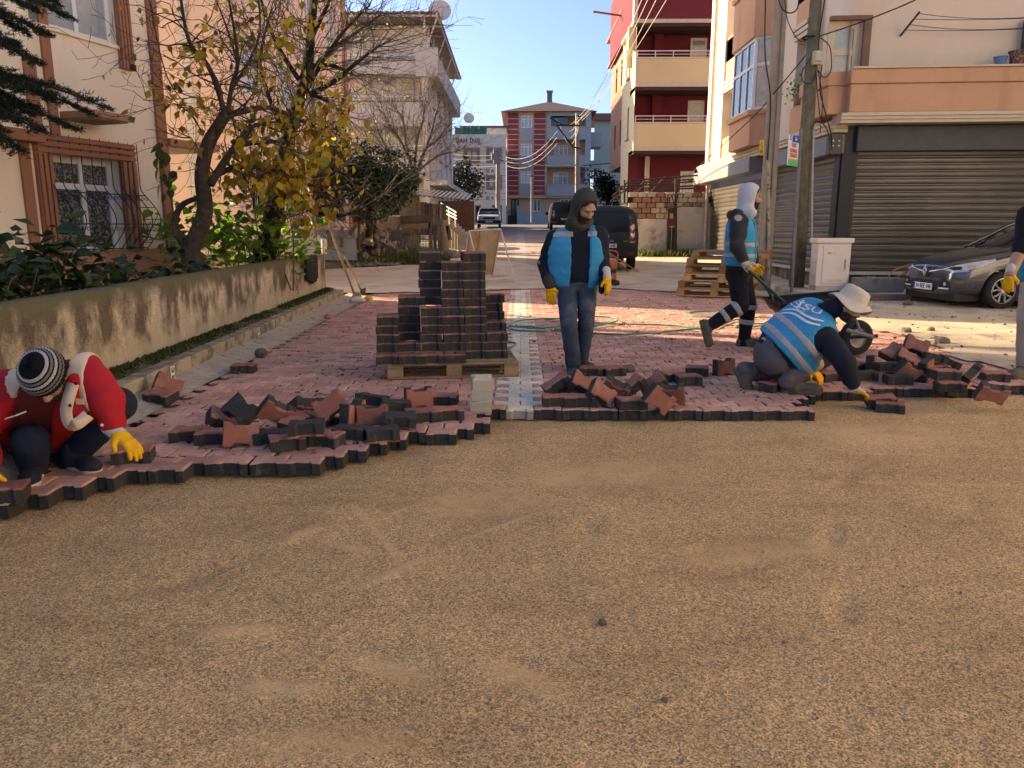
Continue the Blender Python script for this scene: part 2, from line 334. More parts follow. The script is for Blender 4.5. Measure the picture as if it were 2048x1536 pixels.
def paver_mat(name, top, body, zthr, dust=0.55, topvar=0.2):
 m = bpy.data.materials.new(name); m.use_nodes = True; t = m.node_tree; N = t.nodes; L = t.links; b = N['Principled BSDF']
 geo = N.new('ShaderNodeNewGeometry'); tc = N.new('ShaderNodeTexCoord'); sp = N.new('ShaderNodeSeparateXYZ'); L.new(tc.outputs['Object'], sp.inputs[0])
 def noise(sc, det=4, ro=.6, src=geo.outputs['Position']):
  n = N.new('ShaderNodeTexNoise'); n.inputs['Scale'].default_value = sc; n.inputs['Detail'].default_value = det; n.inputs['Roughness'].default_value = ro; L.new(src, n.inputs['Vector']); return n.outputs['Fac']
 def mapr(v, a, b_, c, d):
  n = N.new('ShaderNodeMapRange'); L.new(v, n.inputs[0])
  for i, x in enumerate((a, b_, c, d)): n.inputs[i+1].default_value = x
  return n.outputs[0]
 def mix(f, a, b_):
  n = N.new('ShaderNodeMix'); n.data_type = 'RGBA'; L.new(f, n.inputs[0])
  for k, x in ((6, a), (7, b_)):
   if isinstance(x, tuple): n.inputs[k].default_value = (*x, 1)
   else: L.new(x, n.inputs[k])
  return n.outputs[2]
 def mth(op, a, b_):
  n = N.new('ShaderNodeMath'); n.operation = op
  for k, x in ((0, a), (1, b_)):
   if isinstance(x, (int, float)): n.inputs[k].default_value = x
   else: L.new(x, n.inputs[k])
  return n.outputs[0]
 oi = N.new('ShaderNodeObjectInfo'); at = N.new('ShaderNodeAttribute'); at.attribute_name = 'rnd'
 rr = mth('FRACT', mth('ADD', oi.outputs['Random'], at.outputs['Fac']), 0)
 topc = mix(mapr(noise(2.3, 5), .42, .62, 0, 1), tuple(c*.86 for c in top), tuple(min(1, c*1.12) for c in top))
 topc = mix(mth('MULTIPLY', mapr(noise(7, 6, .7), .5, .72, 0, 1), dust), topc, (0.60, 0.46, 0.34))
 topc = mix(mth('MULTIPLY', mapr(noise(30, 4, .7), .60, .70, 0, 1), .45), topc, (0.10, 0.075, 0.065))
 topc = mix(mapr(noise(160, 3, .7), .67, .74, 0, .8), topc, (0.45, 0.40, 0.35))
 sc1 = N.new('ShaderNodeVectorMath'); sc1.operation = 'SCALE'; L.new(topc, sc1.inputs[0]); L.new(mapr(rr, 0, 1, 1-topvar, 1+topvar), sc1.inputs['Scale'])
 bodyc = mix(mapr(noise(230, 3, .7), .55, .72, 0, .8), body, tuple(min(.5, c*4+.03) for c in body))
 bodyc = mix(mapr(noise(14, 5, .65), .56, .74, 0, .55), bodyc, (0.135, 0.115, 0.09))
 thr = mth('ADD', zthr, mth('MULTIPLY', mth('SUBTRACT', noise(16, 3), .5), .016))
 f = mapr(mth('SUBTRACT', sp.outputs[2], thr), 0, .002, 0, 1)
 L.new(mix(f, bodyc, sc1.outputs[0]), b.inputs['Base Color'])
 b.inputs['Roughness'].default_value = .8; b.inputs['Specular IOR Level'].default_value = .3
 bn = N.new('ShaderNodeBump'); bn.inputs['Strength'].default_value = .55; bn.inputs['Distance'].default_value = .004
 L.new(noise(240, 4, .7), bn.inputs['Height']); L.new(bn.outputs[0], b.inputs['Normal'])
 return m
RED, GREY, WHITE = (0.56, 0.285, 0.205), (0.030, 0.028, 0.025), (0.72, 0.62, 0.48)
def worn(vs, rs, chip=.35):
 out = [list(v) for v in vs]
 for i in range(12):
  dx, dy = rs.normal()*.0012, rs.normal()*.0012
  for j in (i, i+12, i+24): out[j][0] += dx; out[j][1] += dy
  if rs.rand() < chip:
   c = rs.uniform(.003, .012); x, y = out[i][0], out[i][1]; r_ = math.hypot(x, y); out[i][0] -= x/r_*c; out[i][1] -= y/r_*c; out[i+12][2] -= c*.8
  if rs.rand() < chip*.5: c = rs.uniform(.002, .008); x, y = out[i+24][0], out[i+24][1]; r_ = math.hypot(x, y); out[i+24][0] -= x/r_*c; out[i+24][1] -= y/r_*c
 return out
red_m = paver_mat('red_paver', RED, GREY, -0.012); white_m = paver_mat('white_paver', WHITE, (0.30, 0.27, 0.21), -0.02, dust=.35, topvar=.08)
gv, gf = paver_geo(); gv = np.array(gv); ntop = len(gf)
pme = {}
for k, m in (('red', red_m), ('white', white_m)):
 pme[k] = []
 for q in range(5): me = bpy.data.meshes.new('paver'); me.from_pydata(worn(gv, RS(100+q), .22), [], gf); me.materials.append(m); me.update(); pme[k].append(me)
cells = []
rows = int((17.3-3.2)/PITCHY)
for r in range(rows):
 yc = 5.76+PITCHY*(r-18)
 half = (r % 2)*0.5
 for c in range(-16, 27):
  xc = (c+half)*PL+0.0
  xc += 0.0
  if xc-PL/2 < x_in(yc)-0.06: continue
  if xc > x_right(yc)+0.35*vnoise(np.array([[yc, 3.]]), 1.1)[0]: continue
  if yc-0.055 < y_front(xc): continue
  u = abs(xc)/PL
  white = (u < 0.76) if half else (u < 1.2 and u > -1)
  if half == 0: white = u < 0.4
  else: white = u < 0.6
  cells.append((xc, yc, 'white' if white else 'red'))
# jointing sand sheet under the pavers, a little inside their outline
vs, fs = [], []
Yg = np.arange(3.5, 17.5, 0.07); Xg = np.arange(-3.1, 5.3, 0.07)
idx = {}
for j, y in enumerate(Yg[:-1]):
 for i, x in enumerate(Xg[:-1]):
  xm, ym = x+.035, y+.035
  if xm < x_in(ym)+.04 or xm > x_right(ym)-.3 or ym < y_front(xm)+.13 or ym < y_front(xm-.12)+.13 or ym < y_front(xm+.12)+.13: continue
  q = []
  for (a, b) in ((i, j), (i+1, j), (i+1, j+1), (i, j+1)):
   if (a, b) not in idx: idx[(a, b)] = len(vs); vs.append((Xg[a], Yg[b], -0.016+0.006*math.sin(Xg[a]*31)*math.sin(Yg[b]*27)))
   q.append(idx[(a, b)])
  fs.append(q)
pavement = np_mesh('pavement', np.array(vs), np.array(fs), M('joint_sand', (0.15, 0.11, 0.08), var=.3, scale=20, bump=.5, bscale=200)); tag(pavement, kind='structure')
rs = RS(5)
cells.sort(key=lambda q: math.hypot(q[0], q[1])+(0.0 if abs(q[0]) < 0.64*q[1]+.3 else 40))
def jit(xc, yc):
 w_ = 0.012*math.sin(xc*1.7+yc*.6)+0.008*math.sin(yc*2.3+xc)
 return (xc+rs.normal()*.0016, yc+rs.normal()*.0016, 0.006*float(vnoise(np.array([[xc, yc]]), .9)[0])+rs.normal()*.0028), (rs.normal()*.018, rs.normal()*.015, rs.normal()*.010)
for xc, yc, k in cells[:300]:
 o = link('paver', pme[k][rs.randint(5)], pavement); l, e = jit(xc, yc); o.location = l; o.rotation_euler = e
for k, m in (('red', red_m), ('white', white_m)):
 rest = [c for c in cells[300:] if c[2] == k]; n = len(gv); V = np.zeros((len(rest)*n, 3)); F4 = []; mb = MB()
 for i, (xc, yc, _) in enumerate(rest):
  l, e = jit(xc, yc); R3 = np.array(Euler(e).to_matrix()); mb.v.extend(map(tuple, gv @ R3.T+np.array(l))); mb.f.extend([tuple(a+i*n for a in f) for f in gf[:-1]])
 mb.mi = [0]*len(mb.f); mb.r = np.repeat(rs.rand(len(rest)), len(gf)-1)
 o = mb.build('paver', m, pavement); tag(o, kind='stuff', label='%s interlocking pavers further from the laying edge' % k)
# --- road: worn block paving going up the hill, dusty concrete crossing it
def ribbon(name, fx0, fx1, y0, y1, dz, mat, nx=24, ny=120, amp=0.012):
 yv = np.linspace(y0, y1, ny); V = []
 for y in yv:
  a, b = fx0(y), fx1(y)
  for t in np.linspace(0, 1, nx): V.append((a+(b-a)*t, y, tz(y)+dz))
 V = np.array(V); V[:, 2] += amp*fbm(V[:, :2], 0.8, 3, 4); o = np_mesh(name, V, grid_faces(ny, nx), mat); return tag(o, kind='structure')
def road_mat():
 m = M('old_block_road', (0.52, 0.35, 0.275), var=0.2, scale=.9, rough=.9, fine=.25, fscale=40, bump=.4, bscale=60, col2=(0.38, 0.33, 0.26), c2lo=.40, c2hi=.58, c2scale=.35)
 t = m.node_tree; N = t.nodes; L = t.links; b = N['Principled BSDF']
 src = b.inputs['Base Color'].links[0].from_socket
 geo = N.new('ShaderNodeNewGeometry'); br = N.new('ShaderNodeTexBrick'); br.inputs['Scale'].default_value = 1.0
 br.inputs['Brick Width'].default_value = .2125; br.inputs['Row Height'].default_value = .138; br.inputs['Mortar Size'].default_value = .010
 br.inputs['Color1'].default_value = (1, 1, 1, 1); br.inputs['Color2'].default_value = (.82, .80, .8, 1); br.inputs['Mortar'].default_value = (.55, .52, .5, 1)
 L.new(geo.outputs['Position'], br.inputs['Vector'])
 mx = N.new('ShaderNodeMix'); mx.data_type = 'RGBA'; mx.blend_type = 'MULTIPLY'; mx.inputs[0].default_value = .8; L.new(src, mx.inputs[6]); L.new(br.outputs['Color'], mx.inputs[7])
 sp = N.new('ShaderNodeSeparateXYZ'); L.new(geo.outputs['Position'], sp.inputs[0])
 def mr(v, a, b_):
  n = N.new('ShaderNodeMapRange'); L.new(v, n.inputs[0]); n.inputs[1].default_value = a; n.inputs[2].default_value = b_; return n.outputs[0]
 ab = N.new('ShaderNodeMath'); ab.operation = 'ABSOLUTE'; L.new(sp.outputs[0], ab.inputs[0])
 wb = N.new('ShaderNodeMix'); wb.data_type = 'RGBA'; L.new(mr(ab.outputs[0], .24, .16), wb.inputs[0]); L.new(mx.outputs[2], wb.inputs[6]); wb.inputs[7].default_value = (.42, .36, .30, 1)
 asp = N.new('ShaderNodeMix'); asp.data_type = 'RGBA'; L.new(mr(sp.outputs[1], 44, 50), asp.inputs[0]); L.new(wb.outputs[2], asp.inputs[6]); asp.inputs[7].default_value = (.17, .15, .13, 1)
 L.new(asp.outputs[2], b.inputs['Base Color']); return m
def xl_road(y): return np.interp(y, [16.0, 22, 30, 38, 45, 62], [-8.5, -8.0, -3.4, -2.9, -2.8, -2.8])
ribbon('road', lambda y: np.interp(y, [17, 24, 30, 62], [-3.4, -3.2, -3.0, -3.0]), lambda y: np.interp(y, [17, 28, 40, 62], [5.2, 4.6, 4.3, 4.3]), 17.2, 62, 0.004, road_mat(), nx=30, ny=160)
dust_m = M('dusty_concrete', (0.62, 0.50, 0.35), var=.14, scale=1.3, rough=.95, bump=.35, bscale=50, fine=.12, fscale=90, col2=(.38, .30, .22), c2lo=.52, c2hi=.72, c2scale=1.1)
# side street at the left and the sandy apron in front of the shuttered shop
def sheet(name, poly, z, mat, step=.12, amp=.01, follow=False, edge=.12):
 xs_ = [p[0] for p in poly]; ys_ = [p[1] for p in poly]
 X = np.arange(min(xs_), max(xs_)+step, step); Y = np.arange(min(ys_), max(ys_)+step, step); A, B = np.meshgrid(X, Y)
 def inside(x, y):
  c = np.zeros(x.shape, bool); n = len(poly)
  for i in range(n):
   (x1, y1), (x2, y2) = poly[i], poly[(i+1) % n]
   if y1 == y2: continue
   c ^= ((y1 > y) != (y2 > y)) & (x < (x2-x1)*(y-y1)/(y2-y1)+x1)
  return c
 jx = edge*fbm(np.stack([A, B], -1), 2.2, 3, 7); jy = edge*fbm(np.stack([A, B], -1), 2.2, 3, 8)
 Z = (terrain(B) if follow else 0)+z+amp*fbm(np.stack([A, B], -1), 1.1, 4, 2)
 fcs = grid_faces(len(Y), len(X)); cen = np.stack([A+jx, B+jy], -1).reshape(-1, 2)[fcs].mean(1); keep = inside(cen[:, 0], cen[:, 1])
 fcs = fcs[keep]; used = np.unique(fcs); mp = np.zeros(A.size, int); mp[used] = np.arange(len(used))
 o = np_mesh(name, np.stack([A, B, Z], -1).reshape(-1, 3)[used], mp[fcs], mat); return tag(o, kind='structure')
sheet('side_street', [(-14, 17.6), (-3.2, 15.9), (-0.55, 16.8), (.6, 17.4), (1.6, 19.5), (0.9, 23), (-1.6, 27.5), (-3.4, 26.5), (-3.9, 23.6), (-7, 21.8), (-14, 21)], .024, dust_m, follow=True)
sheet('apron', [(4.75, 7.0), (16, 6.6), (16, 15.6), (6.6, 14.35), (5.4, 15.5), (4.6, 14.5), (5.0, 12.4), (4.45, 11.2), (4.9, 9.6), (4.6, 8.2)], .014, M('dry_sandy_road', (0.52, 0.40, 0.26), var=.16, scale=1.5, rough=.95, bump=.45, bscale=60, fine=.15, fscale=110, col2=(.27, .22, .17), c2lo=.5, c2hi=.66, c2scale=1.3), amp=.016)
sheet('yard', [(1.4, 17.8), (5.1, 15.0), (5.6, 17), (6.9, 17.2), (6.9, 29), (3.6, 29), (2.0, 24), (1.5, 20)], .020, dust_m, follow=True)
# ground sunk beneath the apron so that the sheet never floats
# --- raised strip and kerbs
kerb = thing('kerb', 'mossy concrete kerb of long stones along the garden wall', 'kerb');
kerb_m = M('kerb_concrete', (0.40, 0.315, 0.20), var=.25, scale=3, rough=.9, bump=.5, bscale=60, col2=(.15, .13, .085), c2lo=.45, c2hi=.62, c2scale=5)
y = 2.2; gap = .012
while y < 15.0:
 y1 = min(y+0.98, 15.0); mb = MB(); a, b = x_out(y), x_out(y1-gap)
 q = [(a-.15, y), (a, y), (b, y1-gap), (b-.15, y1-gap)]; h = .175+random.uniform(-.004, .004)
 mb.prism(q, -.2, h); mb.build('kerb_stone', kerb_m, kerb, bevel=.014, seg=2); y = y1
for yk in (6.62, 9.25):
 x = x_out(yk)+.004; mb = MB(); mb.box((x, yk, .095), (.006, .075, .125)); k = mb.build('painted_mark', M('mark_white', (.70, .68, .62)), kerb, bevel=.002); mb = MB()
 for z in (.055, .125): mb.box((x+.004, yk, z), (.004, .05, .045))
 mb.build('mark_block', M('mark_black', (.02, .02, .02)), k); mb = MB(); mb.tube([(x+.008, yk+.02*math.sin(q*1.6), .045+.1*q/8) for q in range(9)], .006, 4); mb.build('mark_stroke', MATS['mark_white'], k)
del kerb['category']; tag(kerb, kind='structure')
gut = MB(); n = 60
yv = np.linspace(2.0, 15.6, n)
V = [];
for y in yv:
 for t in np.linspace(-.1, 1, 8): V.append((x_in(y)+(x_out(y)-x_in(y))*t, y, .006+.055*max(t, 0)**1.5))
V = np.array(V); V[:, 2] += .006*fbm(V[:, :2], 9, 3, 3)
o = np_mesh('gutter', V, grid_faces(n, 8), M('gutter_mortar', (0.54, 0.44, 0.32), col2=(.20, .155, .11), c2lo=.58, c2hi=.68, c2scale=9, var=.22, scale=7, rough=.95, bump=1, bscale=70, bdist=.02, fine=.25, fscale=120)); tag(o, kind='structure')
V = []; yv = np.linspace(2.0, 15.0, 120)
for y in yv:
 for t in np.linspace(0, 1, 12): V.append((x_out(y)-.13-.3*t, y, .155+.07*t))
V = np.array(V); V[:, 2] += .02*fbm(V[:, :2], 7, 3, 3)
o = np_mesh('verge', V, grid_faces(120, 12), M('verge_earth', (0.12, 0.095, 0.055), var=.3, scale=9, bump=.8, bscale=60, col2=(.07, .085, .025), c2lo=.45, c2hi=.6, c2scale=6)); tag(o, kind='structure')
# --- garden soil behind the wall
V = []; yv = np.linspace(2, 15.2, 40)
for y in yv:
 for t in np.linspace(0, 1, 10): V.append((x_wall(y)-.1-7*t, y, .42))
V = np.array(V); V[:, 2] += .06*fbm(V[:, :2], 2, 3, 3)
o = np_mesh('garden_soil', V, grid_faces(40, 10), earth_m); tag(o, kind='structure')
# --- loose crumbs, chips and sand spilled over the paving
rs = RS(11)
def chips(n, fx, fy, smin, smax, mat, name, label, zf=lambda x, y: 0.0, flat=.6):
 mb = MB(); rr = []
 for k in range(n):
  x, y = fx(), fy(); s = smin+(smax-smin)*rs.rand()**3; z = zf(x, y)+s*flat*.45; a = rs.rand(6)*.6+.7; th = rs.rand()*6.28; c, s_ = math.cos(th)*s, math.sin(th)*s
  mb.add([(x+c*a[0], y+s_*a[0], z), (x-c*a[1], y-s_*a[1], z+s*.1), (x-s_*a[2], y+c*a[2], z), (x+s_*a[3], y-c*a[3], z+s*.15), (x, y, z+s*flat*a[4]), (x, y, z-s*flat)],
    [(0, 2, 4), (2, 1, 4), (1, 3, 4), (3, 0, 4), (2, 0, 5), (1, 2, 5), (3, 1, 5), (0, 3, 5)]); rr += [rs.rand()]*8
 mb.r = rr; o = mb.build(name, mat); return tag(o, label, 'debris', kind='stuff')
crumb_m = M('crumb', (0.13, 0.105, 0.085), attr=.7, var=.2, rough=.95)
def okp(x, y): return y > y_front(x)+.15 and x > x_in(y)
_c = []
while len(_c) < 2600:
 y = 4.2+11.5*rs.rand()**1.5; x = -2.9+7.8*rs.rand()
 if okp(x, y) and fbm(np.array([[x, y]]), 1.3, 3, 40)[0] > -.05+.3*rs.rand()-.2: _c.append((x, y))
_it = iter(_c); _cur = [None]
def _fx(): _cur[0] = next(_it); return _cur[0][0]
chips(2600, _fx, lambda: _cur[0][1], .0025, .022, crumb_m, 'crumbs', 'crumbs of mortar and earth scattered over the red paving')
_d = [(4.4+5.5*rs.rand(), 7.3+7*rs.rand()) for _ in range(700)]; _it2 = iter(_d)
def _fx2(): _cur[0] = next(_it2); return _cur[0][0]
chips(700, _fx2, lambda: _cur[0][1], .004, .03, crumb_m, 'crumbs', 'clods and crumbs scattered on the sandy road by the car', zf=lambda x, y: .015)
# =================================================================== buildings
class Face:
 """a wall plane: u runs along it, z up, o outwards"""
 def __init__(s, o, u, n): s.o = Vector((o[0], o[1], 0)); s.u = Vector((u[0], u[1], 0)).normalized(); s.n = Vector((n[0], n[1], 0)).normalized()
 def p(s, u, z, o=0.0): return s.o+s.u*u+s.n*o+Vector((0, 0, z))
 def uz(s, px, py):
  d = ray(px, py); c = Vector((0, 0, HC)); t = (s.o-c).dot(s.n)/d.dot(s.n); q = c+d*t; return (q-s.o).dot(s.u), q.z
 def box(s, mb, u0, u1, z0, z1, o0, o1, mi=0):
  P = [s.p(u, z, o) for o in (o0, o1) for z in (z0, z1) for u in (u0, u1)]
  f = [(0, 2, 3, 1), (4, 5, 7, 6), (0, 1, 5, 4), (2, 6, 7, 3), (0, 4, 6, 2), (1, 3, 7, 5)]
  return mb.add(P, f, mi)
 def shape(s, mb, pts, o0, o1): # polygon in (u,z) extruded
  n = len(pts); P = [s.p(u, z, o0) for u, z in pts]+[s.p(u, z, o1) for u, z in pts]
  return mb.add(P, [tuple(range(n)), tuple(range(2*n-1, n-1, -1))]+[(i, (i+1) % n, n+(i+1) % n, n+i) for i in range(n)])
 def wall(s, mb, u0, u1, z0, z1, holes=(), rev=0.14, mi=0, back=True):
  us = sorted({u0, u1, *[h[0] for h in holes], *[h[1] for h in holes]}); zs = sorted({z0, z1, *[h[2] for h in holes], *[h[3] for h in holes]})
  us = [x for x in us if u0 <= x <= u1]; zs = [x for x in zs if z0 <= x <= z1]
  for a, b in zip(us[:-1], us[1:]):
   for c, d in zip(zs[:-1], zs[1:]):
    m, k = (a+b)/2, (c+d)/2
    if any(h[0] < m < h[1] and h[2] < k < h[3] for h in holes): continue
    mb.add([s.p(a, c), s.p(b, c), s.p(b, d), s.p(a, d)], [(0, 1, 2, 3)], mi)
  for h in holes:
   a, b, c, d = h[:4]
   for (p, q) in (((a, c), (b, c)), ((b, c), (b, d)), ((b, d), (a, d)), ((a, d), (a, c))):
    mb.add([s.p(*p), s.p(*q), s.p(*q, -rev), s.p(*p, -rev)], [(0, 1, 2, 3)], mi)
FW = M('white_plastic', (0.72, 0.71, 0.68), rough=.45, var=.06)
GLASS = M('window_glass', (0.03, 0.035, 0.04), rough=.06, spec=.8, var=.3, scale=2)
CURT = M('curtained_glass', (0.33, 0.36, 0.37), rough=.10, spec=.7, var=.22, scale=5, coat=.6)
SHEER = M('sheer_curtain_glass', (0.40, 0.42, 0.34), rough=.10, spec=.6, var=.15, scale=7, coat=.5)
DARKW = M('dark_glass', (0.012, 0.013, 0.015), rough=.08, spec=.7, var=.3)
def window(F, h, parent, fr=FW, pane=GLASS, back=.10, mull=(0.5,), trans=(), fw=.06, th=.06, name='window', label=None):
 u0, u1, z0, z1 = h[:4]; mb = MB(); b0, b1 = -back-th, -back
 us = [u0]+[u0+(u1-u0)*m for m in mull]+[u1]; zs = [z0]+[z0+(z1-z0)*m for m in trans]+[z1]
 for u in us: F.box(mb, u-fw/2 if u not in (u0, u1) else (u if u == u0 else u-fw), u+fw/2 if u not in (u0, u1) else (u+fw if u == u0 else u), z0, z1, b0, b1)
 for z in zs: F.box(mb, u0+fw, u1-fw, z if z == z0 else (z-fw if z == z1 else z-fw/2), z+fw if z == z0 else (z if z == z1 else z+fw/2), b0, b1-.004)
 w_ = mb.build(name, fr, parent)
 if label: w_['label'] = label
 for a, b in zip(us[:-1], us[1:]):
  for c, d in zip(zs[:-1], zs[1:]):
   p = MB(); F.box(p, a, b, c, d, b0+.01, b0+.03); p.build('pane', pane, w_)
 return w_
# ------------------------------------------------------------------ 1: beige house at the left
c1 = (-5.8, 13.0); F1 = Face(c1, (-.292, -.956), (.956, -.292))
beige = M('beige_plaster', (0.86, 0.72, 0.55), var=.06, scale=.8, rough=.95, bump=.25, bscale=120, fine=.05, fscale=80, col2=(.76, .62, .46), c2lo=.5, c2hi=.75, c2scale=2.2, c2stretch=(1, 1, .3))
brown = M('brown_trim', (0.33, 0.15, 0.088), var=.1, scale=2, rough=.85, bump=.15, bscale=80)
skirt = M('brown_skirting', (0.42, 0.21, 0.125), var=.15, scale=2, rough=.9, bump=.2, bscale=80)
H1 = thing('house', 'beige plaster house with brown trims and a blue window grille, behind the garden wall', 'house', (-6.5, 11, 0))
u_ = lambda px, py: F1.uz(px, py)
wl = [u_(243, 400)[0], u_(107, 400)[0], u_(112, 500)[1]-.02, u_(175, 316)[1]]       # lower window hole
wl[2] = .98
wu = [u_(231, 60)[0], u_(60, 60)[0], u_(231, 91)[1], u_(231, 91)[1]+1.55]
mb = MB(); HT1 = 9.6
F1.wall(mb, 0, 9, .2, HT1, [wl, wu], rev=.22)
E1 = Face(c1, (-.956, .292), (.292, .956))
E1.wall(mb, 0, 9, .2, HT1); F1.box(mb, 0, 9, HT1-.05, HT1, -9, 0.0)
Fb = Face(F1.p(9, 0, 0)[:2], (-.956, .292), (-.292, -.956)); Fb.wall(mb, 0, 9, .2, HT1)
mb.build('wall', beige, H1)
mb = MB(); F1.box(mb, -.02, 9, .2, 1.02, .0, .035); mb.build('skirting', skirt, H1)
mb = MB(); F1.box(mb, -.03, .17, 1.02, HT1, .0, .05); mb.build('corner_strip', brown, H1)
a = u_(101, 200)[0]; mb = MB(); F1.box(mb, a-.07, a+.07, u_(108, 280)[1], HT1, 0, .04); mb.build('wall_strip', brown, H1)
a = u_(50, 340)[0]; mb = MB(); F1.box(mb, a-.075, a+.075, 1.02, u_(45, 283)[1]-.01, 0, .04); mb.build('wall_strip', brown, H1)
# projecting upper bay at the near end
zb = u_(60, 283)[1]; ub = Face(F1.p(0, 0, .22)[:2], F1.u[:2], F1.n[:2]).uz(80, 250)[0]
mb = MB(); F1.box(mb, ub, 9, zb, HT1, .002, .22); mb.build('bay', beige, H1)
mb = MB(); F1.box(mb, ub-.02, ub+.16, zb+.12, zb+1.0, .22, .25); F1.box(mb, ub-.03, 9, zb-.02, zb+.12, .0, .26); mb.build('bay_trim', brown, H1)
# canopy over the window, canopy over the side entrance
def canopy(u0, u1, z, out, F):
 mb = MB(); F.box(mb, u0, u1, z, z+.09, 0, out); c = mb.build('canopy', skirt, H1); c['label'] = 'thin brown canopy slab'
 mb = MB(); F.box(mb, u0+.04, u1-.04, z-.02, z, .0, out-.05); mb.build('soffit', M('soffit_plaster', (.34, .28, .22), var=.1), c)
canopy(u_(196, 240)[0], u_(118, 215)[0], u_(180, 246)[1]+.0, .62, F1)
mb = MB(); z = D(385, 300, 13.8).z; F1.box(mb, -1.25, -.03, z, z+.11, -1.3, .10); c = mb.build('canopy', skirt, H1)
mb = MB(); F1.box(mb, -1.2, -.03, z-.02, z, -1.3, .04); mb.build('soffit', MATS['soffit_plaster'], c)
# upper window with curtains and a ribbed brown surround
window(F1, wu, H1, pane=CURT, back=.10, mull=(.42,), fw=.07)
def ribbed(u0, u1, z0, z1, o=.0, n=4, vert=True):
 mb = MB(); F1.box(mb, u0, u1, z0, z1, o, o+.05); st = (u1-u0 if vert else z1-z0)/n
 for k in range(n):
  if vert: F1.box(mb, u0+st*(k+.15), u0+st*(k+.8), z0+.01, z1-.01, o+.05, o+.085)
  else: F1.box(mb, u0+.01, u1-.01, z0+st*(k+.15), z0+st*(k+.8), o+.05, o+.085)
 return mb
ua = u_(262, 130)[0]; ribbed(ua, wu[0]-.0, u_(250, 140)[1], HT1, n=4).build('ribbed_trim', brown, H1)
mb = MB(); F1.box(mb, wu[0]-.0, wu[1]+.0, wu[2]-.05, wu[2], -.05, .05); mb.build('sill', beige, H1)
# lower window, ribbed surround
t = wl[3]; ribbed(wl[0]-.30, wl[1]+.24, t, t+.26, n=3, vert=False).build('ribbed_trim', brown, H1)
ribbed(wl[0]-.30, wl[0], .98, t, n=3).build('ribbed_trim', brown, H1); ribbed(wl[1], wl[1]+.24, .98, t, n=3).build('ribbed_trim', brown, H1)
lace = M('lace_curtain_glass', (0.05, 0.05, 0.045), rough=.10, spec=.7, var=.2, scale=8, col2=(0.26, 0.255, 0.23), c2lo=.50, c2hi=.56, c2scale=26, coat=.5)
window(F1, wl, H1, pane=lace, back=.14, mull=(.46,), trans=(.70,), fw=.085)
# blue window grille: bars that belly outwards at the foot, with scrolls
blue = M('blue_grille_paint', (0.012, 0.025, 0.07), rough=.5, var=.2)
gr = MB().box((0, 0, -50), (.001, .001, .001)).build('window_grille', blue, H1); MBg = MB()
g0, g1 = wl[0]-.33, wl[1]+.05; ztop, zbot = t+.22, 1.02
def belly(z):
 k = (ztop-z)/(ztop-zbot); return .07+.34*max(0, math.sin((k-.40)/.60*math.pi*.95))**1.3*(k > .40)
gb = bpy.data.objects['window_grille'] if 'window_grille' in bpy.data.objects else gr
frm = MB()
for z in (ztop-.08, t-.50, zbot+.38, zbot+.02):
 frm.tube([F1.p(g0, z, belly(z)), F1.p(g1, z, belly(z))], .009, 5)
bpy.data.objects.remove(gr); gr = frm.build('window_grille', blue, H1)
nb = 10
for k in range(nb):
 u = g0+(g1-g0)*k/(nb-1); b = MB(); zs = np.linspace(ztop+.06, zbot, 26)
 b.tube([F1.p(u, z, belly(z)) for z in zs], [.004]+[.008]*25, 5); b.build('bar', blue, gr)
sc = MB()
for k in range(nb-1):
 u = g0+(g1-g0)*(k+.5)/(nb-1)
 for zc, s_ in ((t-.56, 1), (zbot+.32, -1)):
  for sd in (-1, 1):
   pts = []
   for q in range(12):
    an = q/11*2.1*math.pi; rr = .035*(1-q/16); pts.append(F1.p(u+sd*(.038-rr*math.cos(an)), zc+s_*rr*math.sin(an), belly(zc)))
   sc.tube(pts, .005, 4)
sc.build('scrollwork', blue, gr)
side = MB()
for zz in np.linspace(zbot+.1, t-.5, 5): side.tube([F1.p(g0, zz, 0.03), F1.p(g0, zz, belly(zz))], .006, 4)
side.tube([F1.p(g0, zbot+.08, .06), F1.p(g0, zbot+.55, belly(zbot+.55))], .006, 4); side.tube([F1.p(g0, zbot+.55, .06), F1.p(g0, zbot+.12, belly(zbot+.12))], .006, 4)
side.build('side_bars', blue, gr)
# ------------------------------------------------------------------ 2: pink block behind the yellow tree
pink = M('pink_plaster', (0.78, 0.57, 0.44), col2=(.68, .48, .36), c2lo=.52, c2hi=.75, c2scale=1.5, c2stretch=(1, 1, .3), var=.08, scale=.7, rough=.95, bump=.2, bscale=90)
H2 = thing('apartment_building', 'salmon pink apartment block behind the yellow leaved tree', 'building', (-7, 20, 0))
F2 = Face((-6.5, 18.2), (.05, 11.8), (1, 0)); wins = []
for fl, zf in enumerate((1.6, 4.5, 7.4, 10.3)):
 for k in range(4): wins.append((.9+2.8*k, 2.2+2.8*k, zf, zf+1.35))
mb = MB(); F2.wall(mb, 0, 11.8, .1, 13.4, wins); E2 = Face((-6.5, 18.2), (-.956, .292), (-.292, -.956)); E2.wall(mb, 0, 9, .1, 13.4)
F2b = Face((-6.45, 30), (-1, 0), (0, 1)); F2b.wall(mb, 0, 9, .1, 13.4); mb.build('wall', pink, H2)
mb = MB(); F2.box(mb, -.4, 12.2, 13.4, 13.6, -9, .55); rf = mb.build('roof', M('dark_eaves', (.13, .09, .08), var=.2), H2)
for i, h in enumerate(wins): window(F2, h, H2, pane=CURT if i % 3 else GLASS, mull=(.5,), fw=.08)
